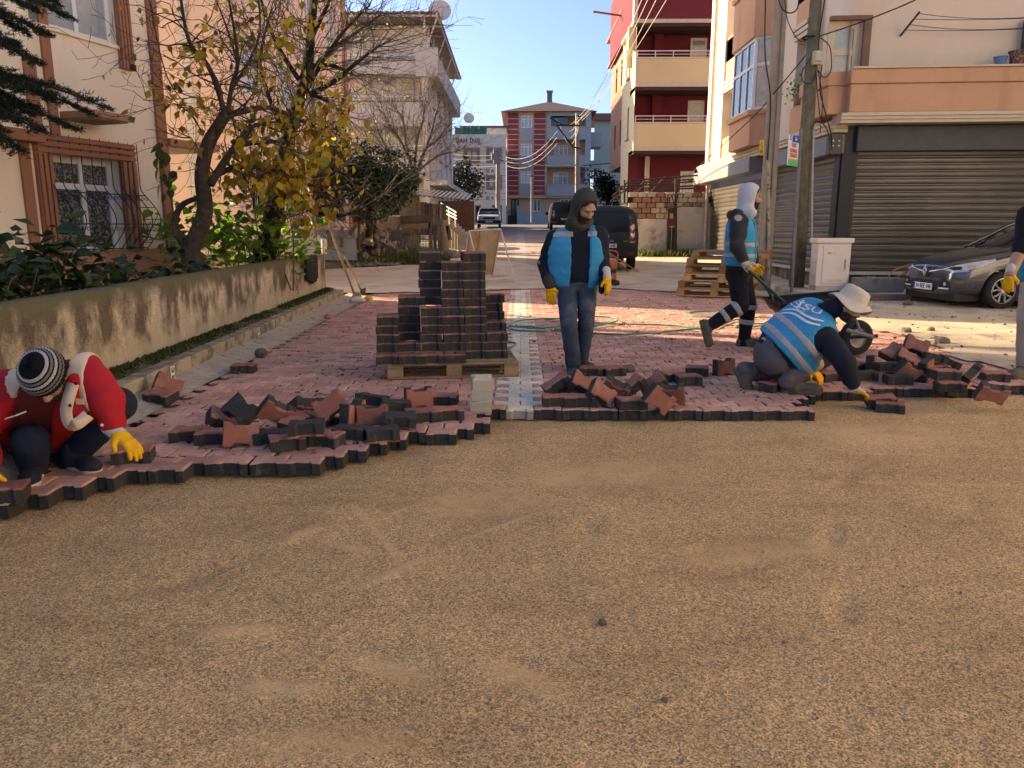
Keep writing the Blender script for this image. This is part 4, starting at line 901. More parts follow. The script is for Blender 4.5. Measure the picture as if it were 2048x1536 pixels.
# grey fascia and shutters
def shutter(F, u0, u1, z0, z1, pitch, off=-.05, label=None):
 s = MB(); F.box(s, u0-.08, u0, z0, z1, off-.06, off+.07); sh = s.build('roller_shutter', M('shutter_guide', (.035, .037, .04), rough=.5), H9); s = MB(); F.box(s, u1, u1+.08, z0, z1, off-.06, off+.07); s.build('guide_rail', MATS['shutter_guide'], sh)
 if label: sh['label'] = label
 n = int(round((z1-z0)/pitch)); pt = (z1-z0)/n; prof = [(0, 0), (.012, .012), (.034, .018), (.040, .03), (.040, .042), (.030, .052), (.010, .056), (0, .06)]
 me = None
 for k in range(n):
  mb = MB(); zb_ = z0+k*pt; pr = [(0, 0), (.022, .05), (.032, .20), (.036, .42), (.036, .62), (.030, .72), (.012, .84), (.002, .88), (0, 1.0)]
  pts = [(o_, zb_+t_*pt) for o_, t_ in pr]
  V = [F.p(u0, z, off+o_) for o_, z in pts]+[F.p(u1, z, off+o_) for o_, z in pts]; n2 = len(pts)
  mb.add(V, [(i, i+1, n2+i+1, n2+i) for i in range(n2-1)]); mb.build('slat', M('shutter_slat', (.088, .074, .056), rough=.34, var=.3, scale=1.5, spec=.6, coat=.15, rnd=.14, fine=.06, fscale=30), sh, smooth=False)
 return sh
shutter(F9, .32, 9, .42, 2.95, .142, label='wide grey roller shutter')
mb = MB(); F9.box(mb, .22, 9, 2.9, 3.4, -.05, .22); mb.build('shutter_box', M('dark_fascia', (.065, .07, .072), rough=.5), H9, bevel=.015)
shutter(S9, .30, 4.3, .42, 2.9, .135); shutter(S9, 5.4, 11.3, .55, 2.7, .135)
mb = MB(); S9.box(mb, -.1, 4.5, 2.86, 3.27, -.05, .25); S9.box(mb, 5.2, L9+.1, 2.86, 3.27, -.05, .45); mb.build('shutter_box', greysh, H9, bevel=.02)
mb = MB(); S9.box(mb, 4.4, 5.3, 0, 3.3, -.3, -.02); S9.box(mb, 11.4, L9, 0, 3.3, -.3, -.02); mb.build('pier', M('pale_concrete', (.42, .37, .31), var=.12, scale=3, bump=.3), H9)
mb = MB(); F9.box(mb, -.02, .24, .4, 3.4, -.12, .1); S9.box(mb, -.05, .22, .4, 3.3, -.12, .06); cp = mb.build('corner_post', M('black_post', (.02, .021, .023), rough=.45), H9)
mb = MB(); mb.box(F9.p(-.2, 3.05, .1), (.26, .22, .42)); bx = mb.build('alarm_box', M('brown_grey_box', (.10, .09, .075), rough=.6), H9, bevel=.015)
mb = MB()
for k in range(4): an = k*math.pi/2+math.pi/4; mb.box(F9.p(-.2+.085*math.cos(an), 3.06+.07*math.sin(an), .215), (.03, .012, .03))
mb.build('lamp_dot', FW, bx)
mb = MB(); F9.box(mb, -.2, 9, .355, .42, -.2, .10); S9.box(mb, -.05, L9, .355, .42, -.3, .1); mb.build('sill', M('pale_sill', (.55, .48, .37), var=.12), H9)
vh = (F9.uz(1703, 560)[0], F9.uz(1778, 560)[0], .10, .23)
mb = MB(); F9.wall(mb, -.02, 9, -.15, .355, [vh], rev=.25); S9.wall(mb, 0, L9, -.15, .355); mb.build('plinth', M('stained_plinth', (.27, .21, .13), var=.3, scale=5, bump=.5, bscale=40, col2=(.07, .065, .035), c2lo=.42, c2hi=.58, c2scale=4, c2stretch=(1, 1, .4)), H9)
mb = MB(); F9.box(mb, vh[0], vh[1], vh[2], vh[3], -.25, -.22); v_ = mb.build('vent', MATS['dark_glass'], H9); mb = MB()
for k in range(9): u = vh[0]+(vh[1]-vh[0])*(k+.5)/9; mb.tube([F9.p(u, vh[2], -.1), F9.p(u, vh[3], -.1)], .006, 4)
mb.build('bars', steel, v_)
# clothes line and pots on the balcony
cl = thing('clothes_line', 'wires of a clothes line stretched along the tan wall above the balcony', 'clothes line', tuple(Bk9.p(3, 5, 0)))
a0 = Bk9.uz(1800, 72); a1 = Bk9.uz(1828, 47); mb = MB(); pA = Bk9.p(a0[0], a0[1], .02); pB = Bk9.p(a0[0]+.12, a1[1]+.08, .55)
mb.tube([pA, pB], .022, 6); mb.build('bracket', M('rust_brown', (.10, .06, .045), rough=.8), cl); mb = MB()
for k in range(4):
 s_ = pA.lerp(pB, .25+.23*k); e_ = s_+F9.u*3.2+Vector((0, 0, .02)); mb.tube([s_.lerp(e_, t_/8)-Vector((0, 0, .09*4*(t_/8)*(1-t_/8)*(k % 2+.5))) for t_ in range(9)], .006, 4)
mb.build('wire', M('dark_wire', (.03, .028, .025)), cl)
def pot(loc, r, h, m, name, label, cat, flare=1.15):
 mb = MB(); mb.lathe([(r*.8, 0), (r*.85, h*.1), (r, h*.85), (r*flare, h*.88), (r*flare, h), (r*.95, h), (r*.9, h*.8), (.001, h*.8)], 16, Matrix.Translation(loc)); o = mb.build(name, m, smooth=True, auto=40); return tag(o, label, cat)
q = F9.uz(1975, 160); p = F9.p(q[0], 4.485, .42); pot(p, .115, .17, M('blue_plastic', (.10, .20, .36), rough=.4), 'bucket', 'small blue plastic tub on the balcony coping', 'tub')
q = F9.uz(2010, 160); p = F9.p(q[0], 4.485, .42); pot(p, .17, .27, M('patchwork_pot', (.07, .05, .05), var=.3, scale=20, col2=(.35, .16, .12), c2lo=.5, c2hi=.53, c2scale=24), 'plant_pot', 'round dark patterned pot on the balcony coping beside the blue tub', 'plant pot')
POT9 = p
mb = MB(); q = Bk9.uz(2040, 100); Bk9.box(mb, q[0], q[0]+1.2, 4.4, Bk9.uz(2040, 40)[1], .0, .3); mb.build('chimney_stack', M('sooty_brick', (.13, .08, .06), var=.3, scale=6), H9)
# ------------------------------------------------------------------ unseen house on the right, added to bounce warm sunlight into the street
H_BOUNCE = thing('house', 'unseen pale house added on the right to bounce warm sunlight', 'house', (13.5, -2, 0)); FN_ = Face((13.5, 11), (0, -1), (-1, 0)); hn = [(1.5+3.4*k, 2.9+3.4*k, z, z+1.4) for k in range(7) for z in (1.2, 4.2, 7.2)]
mb = MB(); FN_.wall(mb, 0, 25, -.1, 9.8, hn); Face((13.5, 11), (1, 0), (0, 1)).wall(mb, 0, 8, -.1, 9.8); FN_.box(mb, 0, 25, 9.8, 9.95, -8, .4); mb.build('wall', M('cream_wall_render', (.80, .70, .56), var=.06), H_BOUNCE)
for h in hn: window(FN_, h, H_BOUNCE, pane=CURT)
# ------------------------------------------------------------------ old plastered boundary wall, terrace frame above
oldp = M('old_white_plaster', (.60, .54, .44), var=.12, scale=2.5, rough=.95, bump=.5, bscale=40, col2=(.33, .25, .17), c2lo=.52, c2hi=.66, c2scale=2.2)
OW = thing('boundary_wall', 'old patched plaster wall with bare brick courses beside the shop', 'wall', (5.5, 28, .3)); FO = Face((4.2, 28.2), (1, -.02), (-.02, -1)); gO = tz(28)-.2
uo = lambda px, py: FO.uz(px, py)
xm = uo(1352, 450)[0]; xe = uo(1402, 450)[0]+.4
mb = MB(); FO.box(mb, -.35, uo(1334, 450)[0], gO, uo(1300, 438)[1], -.3, 0); mb.build('plaster_wall', oldp, OW, bevel=.02); mb = MB(); FO.box(mb, xm, xe, gO, uo(1370, 414)[1], -.3, .06); mb.build('plaster_wall', M('cement_render', (.46, .42, .36), var=.12, scale=2, bump=.3, col2=(.34, .27, .19), c2lo=.55, c2hi=.7, c2scale=2), OW, bevel=.02)
mb = MB(); FO.box(mb, uo(1334, 400)[0], xm, gO, uo(1345, 452)[1], -.3, -.12); mb.build('plaster_wall', oldp, OW)
rs = RS(2)
bm_ = [M('old_brick_%s' % k, c, var=.25, scale=12, rough=.95, bump=.4) for k, c in (('red', (.30, .165, .11)), ('ochre', (.46, .38, .27)), ('grey', (.40, .36, .29)))]
bx0 = MB().box((0, 0, 0), (.30, .2, .17)).mesh('brick', bm_[0]); bevel_mesh(bx0, .012)
meb = []
for m in bm_: q = bx0.copy(); q.materials.clear(); q.materials.append(m); meb.append(q)
for r_ in range(9):
 for c in range(9):
  u = -.2+c*.325+(r_ % 2)*.16; z = uo(1300, 437)[1]+.09+r_*.185
  if u > xe-.1 or z > uo(1320, 383)[1]: continue
  if u > xm-.1 and z < uo(1370, 414)[1]+.05: continue
  if rs.rand() < .06: continue
  o = link('brick', meb[int(rs.choice([0, 1, 1, 2])) if (u > .9 or r_ > 3) else int(rs.choice([0, 0, 1]))], OW); o.location = FO.p(u, z, -.1+rs.normal()*.012)-PWL[OW]; o.rotation_euler = (0, 0, rs.normal()*.02)
mb = MB(); FO.box(mb, -.35, xe, uo(1300, 437)[1], uo(1320, 386)[1], -.3, -.2); mb.build('mortar_core', earth_m, OW)
# rusty terrace frame: posts, rails, slanting rafters
TF = thing('pergola', 'rusty pipe pergola above the old boundary wall', 'pergola', (5.5, 28.5, 2.4)); rust = M('rusty_pipe', (.045, .03, .026), var=.3, scale=9, rough=.8); YT = 29.0
mb = MB()
for (px, y0, y1, r_) in ((1258, 410, 358, .07), (1352, 420, 357, .045), (1240, 408, 372, .03), (1249, 408, 360, .035)): a, b = D(px, y0, YT-.6), D(px, y1, YT-.6); mb.tube([a, b], r_, 6)
mb.build('post', rust, TF); mb = MB()
for (x0, y0, x1, y1, yy_) in ((1262, 361, 1405, 350, YT-.6), (1232, 374, 1405, 362, YT), (1232, 379, 1400, 371, YT+.3), (1245, 382, 1400, 376, YT+.6), (1262, 387, 1350, 381, YT+.7), (1225, 393, 1258, 362, YT-.5), (1260, 366, 1400, 358, YT+.9)): mb.tube([D(x0, y0, yy_), D(x1, y1, yy_)], .032, 5)
mb.build('rail', rust, TF); mb = MB()
for (x0, y0, x1, y1) in ((1264, 390, 1293, 357), (1300, 386, 1329, 354), (1345, 366, 1367, 351), (1370, 366, 1402, 351), (1225, 400, 1262, 370), (1273, 385, 1300, 360)): mb.tube([D(x0, y0, YT-.4), D(x1, y1, YT+.4)], .03, 5)
mb.build('rafter', rust, TF)
hp = thing('basketball_hoop', 'rusty frame of an old hoop on poles before the patched wall', 'hoop', (5.9, 27.7, .4)); mb = MB(); FH = Face((4.2, 27.8), (1, 0), (0, -1)); v = lambda px, py: FH.p(*FH.uz(px, py))
mb.tube([v(1335, 512), v(1338, 420)], .035, 6); mb.tube([v(1351, 510), v(1352, 356)], .05, 6); mb.build('pole', rust, hp); mb = MB()
for l in (((1333, 420), (1336, 390), (1365, 388), (1364, 412), (1333, 420)), ((1343, 390), (1350, 412)), ((1356, 390), (1352, 410))): mb.tube([v(*q) for q in l], .022, 5)
mb.build('frame', rust, hp); mb = MB(); c = v(1341, 413); mb.tube([c+Vector((.13*math.cos(t_), .13*math.sin(t_)-.1, 0)) for t_ in np.linspace(0, 6.28, 13)], .015, 5); mb.build('ring', rust, hp)
for px in (1340, 1346):
 mb = MB(); a, b = v(px-1, 505), v(px, 455); mb.box((a+b)/2, (.075, .04, (b-a).length)); o = mb.build('timber_post', M('black_timber', (.02, .018, .017), var=.3)); tag(o, 'dark timber leaning in the gap of the old wall, %s of the pair' % ('left' if px == 1340 else 'right'), 'timber')
mb = MB(); a = D(1296, 394, 30); b = D(1332, 400, 30); mb.bb((a.x, 30, a.z-.8), (b.x+.4, 30.1, a.z)); mb.bb((a.x-.05, 29.98, a.z), (b.x+.4, 30.12, a.z+.08)); o = mb.build('parapet_wall', M('grey_panel_concrete', (.30, .27, .22), var=.2, scale=3)); tag(o, 'grey concrete panel capped in red above the old wall', 'wall')
# =================================================================== plants
bark = M('bark', (0.060, 0.042, 0.030), var=.35, scale=14, rough=.95, bump=.9, bscale=50, bdist=.02, col2=(.12, .10, .075), c2lo=.55, c2hi=.72, c2scale=9)
twig_m = M('twig', (0.055, 0.042, 0.036), var=.3, scale=9, rough=.9)
greytwig = M('grey_twig', (0.085, 0.070, 0.062), var=.3, scale=9, rough=.9)
def curve(pts, n=6):
 """smooth polyline through the points"""
 P = [Vector(p) for p in pts]
 if len(P) < 3: return P
 out = []
 for i in range(len(P)-1):
  p0, p1, p2, p3 = P[max(i-1, 0)], P[i], P[i+1], P[min(i+2, len(P)-1)]
  for k in range(n):
   t = k/n; out.append(.5*((2*p1)+(p2-p0)*t+(2*p0-5*p1+4*p2-p3)*t*t+(3*p1-p0-3*p2+p3)*t**3))
 return out+[P[-1]]
def grow(mb, p, d, L, r, depth, rs, tips, spread=.6, up=.12, n=4, nb=(2, 4), ratio=.68, wob=.16, rmin=.003):
 pts = [p.copy()]; d = d.normalized()
 for k in range(n):
  d = (d+Vector((rs.normal()*wob, rs.normal()*wob, rs.normal()*wob+up*.3))).normalized(); pts.append(pts[-1]+d*L/n)
 mb.tube(pts, [max(rmin, r*(1-.5*k/n)) for k in range(n+1)], 5 if r > .02 else (4 if r > .008 else 3), cap=False); tips.append((pts[-1], d, depth))
 if depth <= 0: return
 for b in range(rs.randint(nb[0], nb[1]+1)):
  t = rs.uniform(.3, 1) if b else 1.0; q = pts[min(n, int(t*n+.5))]
  a = Vector((rs.normal(), rs.normal(), rs.normal()*.7+up)); nd = (d+a*spread).normalized()
  grow(mb, q, nd, L*ratio*rs.uniform(.75, 1.15), max(rmin, r*.58), depth-1, rs, tips, spread, up, max(3, n-1) if depth < 3 else n, nb, ratio, wob, rmin)
def leafset(P, dirs, size, rs, droop=.5, wid=.38):
 """folded pointed leaves as numpy triangles: base, left, right, tip"""
 P = np.asarray(P); n = len(P); d = np.asarray(dirs, float); d = d/np.linalg.norm(d, axis=1, keepdims=True)
 up = np.array([0, 0, 1.])+rs.normal(0, .45, (n, 3)); s = np.cross(d, up); s /= np.linalg.norm(s, axis=1, keepdims=True)+1e-9; nn = np.cross(s, d)
 sz = np.asarray(size).reshape(-1, 1)
 mid = P+d*sz*.45+nn*sz*.06; tip = P+d*sz-nn*sz*.10*droop
 L = mid+s*sz*wid+nn*sz*.04; Rr = mid-s*sz*wid+nn*sz*.04; mid = mid-nn*sz*.05
 V = np.stack([P, L, tip, Rr, mid], 1).reshape(-1, 3); b = np.arange(n)*5
 F = np.concatenate([np.stack([b, b+1, b+4], 1), np.stack([b+1, b+2, b+4], 1), np.stack([b+2, b+3, b+4], 1), np.stack([b+3, b, b+4], 1)], 0)
 r = rs.rand(n); return V, F, np.concatenate([r]*4)
def leaf_mesh(name, mat, rs, pts, fold=.12, curl=.15):
 """one leaf of unit length along +X; outline pts (x, half width)"""
 n = len(pts); V = []
 for x, h in pts: V += [(x, h, fold*h+curl*(-(x-.3)**2)), (x, 0, -fold*h*.6+curl*(-(x-.3)**2)), (x, -h, fold*h+curl*(-(x-.3)**2))]
 F = []
 for i in range(n-1): a = 3*i; F += [(a, a+1, a+4, a+3), (a+1, a+2, a+5, a+4)]
 F += []
 me = bpy.data.meshes.new(name); me.from_pydata(V, [], F); me.materials.append(mat); me.polygons.foreach_set('use_smooth', [True]*len(F)); me.update(); return me
HEART = [(-.06, .02), (-.02, .22), (.12, .40), (.35, .45), (.62, .33), (.85, .14), (1.0, .01)]
OVAL = [(0, .02), (.12, .16), (.35, .30), (.6, .27), (.82, .14), (1.0, .01)]
def put_leaf(me, p, d, s, rs, parent, name='leaf'):
 o = link(name, me, parent); d = Vector(d).normalized(); q = d.to_track_quat('X', 'Z') @ Quaternion((1, 0, 0), rs.uniform(-1.1, 1.1)); o.rotation_mode = 'QUATERNION'; o.rotation_quaternion = q
 o.location = Vector(p)-PWL[parent]; o.scale = (s, s*rs.uniform(.8, 1.1), s); return o
# ------------------------------------------------------------------ yellow-leaved tree behind the wall
rs = RS(21)
ybase = D(398, 545, 10.0)
YT_ = thing('yellow_leaved_tree', 'twisted dark tree with large heart shaped yellow leaves, behind the garden wall', 'tree', (ybase.x, ybase.y, .4))
def pth(lst): return curve([D(*q) for q in lst], 5)
tr = MB()
main = pth([(400, 575, 10.0), (396, 540, 10.0), (380, 505, 10.0), (395, 470, 10.0), (410, 420, 10), (404, 350, 9.95), (415, 292, 9.9), (438, 250, 9.9), (452, 228, 9.9)]); n = len(main)
tr.tube(main, [.165-.10*(i/(n-1))**.6+.05*max(0, 1-i/5) for i in range(n)], 10)
tr.build('trunk', bark, YT_, smooth=True)
limbs = [([(383, 500, 10), (360, 478, 10), (350, 445, 10.05), (362, 412, 10.1), (395, 395, 10.0), (410, 385, 10)], .06),
   ([(450, 230, 9.9), (436, 180, 9.8), (415, 130, 9.7), (385, 95, 9.6), (372, 60, 9.6), (362, 0, 9.5), (355, -60, 9.5)], .036), ([(385, 95, 9.6), (360, 88, 9.5), (332, 91, 9.3), (300, 80, 9.2)], .014),
   ([(455, 228, 9.9), (464, 170, 10), (476, 128, 10.1), (470, 70, 10.1), (458, 0, 10.0)], .032), ([(462, 180, 10), (500, 120, 10.2), (520, 60, 10.4), (515, -20, 10.6)], .024), ([(476, 128, 10.1), (455, 60, 9.9), (432, 0, 9.8)], .018),
   ([(450, 232, 9.9), (490, 222, 10.2), (540, 215, 10.6), (590, 235, 11.0), (640, 260, 11.3)], .045), ([(420, 370, 9.95), (455, 315, 10.1), (480, 280, 10.3), (500, 255, 10.5), (540, 245, 10.7)], .055),
   ([(425, 355, 10), (470, 335, 10.3), (520, 335, 10.6), (580, 350, 11), (640, 385, 11.3), (655, 420, 11.4)], .040), ([(480, 282, 10.3), (520, 285, 10.6), (570, 280, 11)], .03), ([(520, 335, 10.6), (560, 360, 10.9), (575, 390, 11)], .02),
   ([(300, 0, 9.3), (312, 70, 9.25), (335, 155, 9.3), (370, 210, 9.5), (402, 262, 9.8)], .010), ([(402, 262, 9.8), (380, 225, 9.6), (340, 205, 9.4), (285, 200, 9.3)], .008)]
LB = []
for k, (l, r_) in enumerate(limbs):
 p = pth(l); m = len(p); b = MB(); b.tube(p, [max(.004, r_*(1-.62*i/(m-1))) for i in range(m)], 7); b.build('limb', bark, YT_, smooth=True); LB.append((p, r_))
tw = MB(); tips = []
for p, r_ in LB[1:]:
 for i in range(2, len(p), 2):
  for q in range(rs.randint(1, 3)):
   grow(tw, p[i], Vector((rs.normal(), rs.normal()*.8, rs.normal()*.6+.15)), rs.uniform(.25, .65), max(.004, r_*.28), 2, rs, tips, spread=.8, n=3, nb=(1, 3), rmin=.0028)
tw.build('twig', twig_m, YT_)['kind'] = 'stuff'
ycols = [(.11, .055, .022), (.30, .17, .030), (.58, .36, .040), (.68, .44, .05), (.55, .40, .05), (.30, .29, .04), (.16, .20, .03), (.58, .27, .045)]
ylm = leaf_mat('yellow_leaf', ycols, tl=.58)
yl = [leaf_mesh('leaf', ylm, rs, HEART, fold=f, curl=c) for f, c in ((.10, .15), (.25, .4), (-.15, .3), (.5, .9))]
clusters = [(590, 360, 11.0, 55, 38, .5, 60), (640, 300, 11.2, 45, 40, .5, 34), (560, 330, 10.7, 45, 35, .4, 34), (600, 240, 11, 75, 40, .5, 40), (680, 215, 11.3, 30, 22, .4, 14), (500, 300, 10.4, 50, 45, .4, 30), (480, 360, 10.2, 50, 30, .4, 22), (620, 420, 11.2, 45, 35, .4, 26),
   (560, 85, 10.8, 20, 25, .3, 10), (500, 60, 10.2, 30, 50, .3, 12), (400, 100, 9.6, 25, 20, .3, 9), (590, 40, 11, 40, 30, .4, 16), (540, 150, 10.8, 45, 30, .4, 18), (640, 150, 11.2, 40, 35, .4, 16), (420, 230, 9.8, 40, 60, .4, 16), (350, 200, 9.4, 40, 50, .3, 12), (690, 280, 11.4, 25, 40, .4, 8)]
YS_ = []
for (px, py, yy_, sx, sy, sd, nn_) in clusters:
 for k in range(nn_): YS_.append((D(px+rs.normal()*sx*.62, py+rs.normal()*sy*.62, yy_+rs.normal()*sd), rs.uniform(.095, .165)))
for q in [(292, 8, 9.3), (316, 40, 9.3), (322, 155, 9.3), (340, 182, 9.35), (345, 60, 9.35), (422, 55, 9.6), (440, 85, 9.7), (375, 90, 9.6), (372, 120, 9.6), (392, 400, 9.6), (440, 395, 9.7), (425, 390, 9.7), (410, 365, 9.6)]: YS_.append((D(*q), .16))
YS_ = YS_[:299]
for p, s in YS_: put_leaf(yl[int(rs.choice(4, p=[.4, .3, .2, .1]))], p, (rs.normal()*.6, rs.normal()*.6, -.9), s, rs, YT_)
tp_ = [t for t in tips if t[0].z < 4.4 and t[0].x > -5.6]
sel = [tp_[i][0] for i in rs.choice(len(tp_), min(240, len(tp_)), replace=False)]+[D(px+rs.normal()*sx*.7, py+rs.normal()*sy*.7, yy_+rs.normal()*sd) for (px, py, yy_, sx, sy, sd, nn_) in clusters for k in range(nn_*2)]
V, F_, r_ = leafset(sel, np.stack([rs.normal(size=len(sel))*.6, rs.normal(size=len(sel))*.6, -np.ones(len(sel))], 1), rs.uniform(.06, .13, len(sel)), rs, wid=.42); np_mesh('leaf', V, F_, ylm, False, YT_, r_)['kind'] = 'stuff'
# vine with green leaves hanging at the corner of the beige house
vn = thing('climbing_vine', 'green leaved vine stem climbing the corner strip of the beige house', 'vine', tuple(D(340, 480, 10.6))); mb = MB(); vp = pth([(350, 500, 10.4), (346, 430, 10.4), (338, 380, 10.4), (322, 330, 10.4), (318, 285, 10.4)]); mb.tube(vp, .008, 5); mb.build('stem', twig_m, vn)
glm = leaf_mat('vine_leaf', [(.045, .075, .014), (.10, .13, .02), (.20, .21, .03)], tl=.35); gl = leaf_mesh('leaf', glm, rs, HEART)
for px, py in ((325, 290), (318, 300), (330, 305), (335, 320), (316, 335), (325, 350), (345, 345), (318, 372), (334, 362), (330, 390), (340, 380), (345, 425), (352, 345), (312, 318)): put_leaf(gl, D(px, py, 10.4+rs.normal()*.08), (rs.normal()*.5, -.4, -.9), rs.uniform(.12, .19), rs, vn)
# ------------------------------------------------------------------ dark tree with fine bare twigs beside it
rs = RS(22); b2 = D(528, 520, 12.4)
DT = thing('bare_tree', 'dark trunked tree with a mass of fine bare twigs, right of the yellow leaves', 'tree', (b2.x, b2.y, .4))
p = pth([(524, 540, 12.4), (532, 500, 12.4), (545, 440, 12.4), (556, 385, 12.45), (570, 300, 12.5), (590, 225, 12.5), (612, 150, 12.6), (620, 80, 12.7), (628, -10, 12.8), (630, -90, 12.9)]); m = len(p)
mb = MB(); mb.tube(p, [.20-.155*(i/(m-1))**.8 for i in range(m)], 9); mb.build('trunk', M('black_bark', (.022, .017, .014), var=.35, scale=14, rough=.95, bump=.9, bscale=50, bdist=.02), DT, smooth=True)
limbs = [[(590, 225, 12.5), (640, 130, 12.4), (690, 60, 12.3), (740, 10, 12.2)], [(605, 170, 12.6), (560, 100, 12.5), (530, 30, 12.4), (515, -40, 12.4)], [(612, 140, 12.6), (660, 130, 12.7), (710, 150, 12.9)], [(600, 185, 12.5), (650, 200, 12.6), (700, 240, 12.8)],
   [(560, 370, 12.4), (600, 345, 12.3), (640, 330, 12.3), (690, 350, 12.2)], [(575, 280, 12.5), (540, 200, 12.4), (520, 120, 12.3), (540, 30, 12.3)], [(556, 385, 12.4), (620, 420, 12.2), (690, 430, 12.1), (770, 390, 12.1)], [(620, 80, 12.7), (650, 20, 12.6), (680, -40, 12.5)], [(600, 200, 12.5), (665, 165, 12.3), (720, 120, 12.2), (760, 90, 12.2)], [(610, 150, 12.6), (670, 95, 12.9), (720, 60, 13.1), (760, 30, 13.3)]]
tw = MB(); tips = []
for l in limbs:
 q = pth(l); m = len(q); b = MB(); b.tube(q, [.042*(1-.8*i/(m-1))+.004 for i in range(m)], 6); b.build('limb', MATS['black_bark'], DT, smooth=True)
 for i in range(2, m, 1):
  for _ in range(2): grow(tw, q[i], (q[min(i+1, m-1)]-q[i-1]).normalized()*.7+Vector((rs.normal()*.5+.15, rs.normal()*.5, rs.normal()*.5)), rs.uniform(.4, .9), .008, 2, rs, tips, spread=.55, n=3, nb=(1, 3), rmin=.0028)
for i in range(25, len(p)):
 for _ in range(3): grow(tw, p[i], Vector((rs.normal(), rs.normal(), rs.normal()*.6+.5)), rs.uniform(.5, 1.1), .010, 2, rs, tips, spread=.5, n=3, nb=(2, 3), rmin=.0028)
tw.build('twig', greytwig, DT)['kind'] = 'stuff'
sel = [tips[i][0] for i in rs.choice(len(tips), 420)]
V, F_, r_ = leafset(sel, rs.normal(size=(len(sel), 3))*[.6, .6, .4]+[0, 0, -.6], rs.uniform(.03, .065, len(sel)), rs); np_mesh('leaf', V, F_, leaf_mat('lime_leaf', [(.16, .19, .03), (.32, .33, .05), (.42, .36, .06)], tl=.5), False, DT, r_)['kind'] = 'stuff'
# ------------------------------------------------------------------ large-leaved shrub behind the wall
rs = RS(23)
SH = thing('large_leaved_shrub', 'dark shrub with big glossy pointed leaves leaning over the garden wall', 'shrub', (-4.2, 7.2, .42))
slm = leaf_mat('shrub_leaf', [(.010, .022, .008), (.018, .038, .012), (.030, .060, .018), (.050, .085, .028)], rough=.32, tl=.15); sl_ = [leaf_mesh('leaf', slm, rs, OVAL, fold=f, curl=c) for f, c in ((.25, .35), (.15, .6), (.4, .2))]
stems = MB(); LP = []
for k in range(40):
 t = rs.rand(); x0 = -3.98-.5*rs.rand(); y0 = 5.0+5.0*t; p0 = Vector((x0, y0, .42)); top = .40+.24*rs.rand()+(.16 if y0 < 7.0 else 0)+(.10 if 7.2 < y0 < 8.0 else 0)-(.08 if y0 > 8.6 else 0)
 q = curve([p0, p0+Vector((rs.normal()*.1, rs.normal()*.12, top*.5)), p0+Vector((rs.normal()*.25+.1, rs.normal()*.25, top))], 4); stems.tube(q, [.014-.008*i/(len(q)-1) for i in range(len(q))], 5)
 for i in range(26):
  b = q[rs.randint(len(q)//2, len(q))]; pp_ = b+Vector((rs.normal()*.24+.02, rs.normal()*.26, rs.normal()*.12+.05)); LP.append((pp_, Vector((rs.normal()*.8+.2, rs.normal()*.8-.3, -.10+rs.normal()*.28)), rs.uniform(.12, .23))) if pp_.x < x_wall(pp_.y)-.32 or pp_.z > 1.02 else None
stems.build('stem', M('pale_stem', (.10, .085, .05), var=.3), SH, smooth=True)['kind'] = 'stuff'
LP.sort(key=lambda a: a[0].y)
for p, d, s in LP[::2][:298]: put_leaf(sl_[rs.randint(3)], p, d, s, rs, SH)
rest = LP[1::2]; V, F_, r_ = leafset([tuple(a[0]) for a in rest], [tuple(a[1]) for a in rest], [a[2] for a in rest], rs, wid=.27); np_mesh('leaf', V, F_, slm, True, SH, r_)['kind'] = 'stuff'
# ------------------------------------------------------------------ bright green bush further along
rs = RS(24)
BB = thing('green_bush', 'bright green leafy bush catching the sun between the two trees', 'bush', (-4.9, 12.6, .42))
blm = leaf_mat('bush_leaf', [(.04, .10, .012), (.09, .20, .02), (.16, .31, .03), (.24, .38, .04)], rough=.4, tl=.55); bl = leaf_mesh('leaf', blm, rs, HEART, fold=.2, curl=.3)
stems = MB(); LP = []
for k in range(26):
 c = D(rs.uniform(370, 590), 560, rs.uniform(11.6, 13.4)); p0 = Vector((c.x, c.y, .4)); top = rs.uniform(.7, 1.38); q = curve([p0, p0+Vector((rs.normal()*.12, rs.normal()*.12, top*.6)), p0+Vector((rs.normal()*.25, rs.normal()*.25, top))], 4); stems.tube(q, [.014, .013, .012, .011, .010, .009, .008, .007, .006][:len(q)], 4)
 for i in range(36): b = q[rs.randint(len(q)//3, len(q))]; LP.append((b+Vector((rs.normal()*.22, rs.normal()*.22, rs.normal()*.14+.05)), Vector((rs.normal(), rs.normal()-.3, -.25+rs.normal()*.35)), rs.uniform(.10, .19)))
stems.build('stem', MATS['pale_stem'], BB)['kind'] = 'stuff'; rs.shuffle(LP)
for p, d, s in LP[:298]: put_leaf(bl, p, d, s, rs, BB)
rest = LP[298:]; V, F_, r_ = leafset([tuple(a[0]) for a in rest], [tuple(a[1]) for a in rest], [a[2] for a in rest], rs, wid=.36); np_mesh('leaf', V, F_, blm, True, BB, r_)['kind'] = 'stuff'
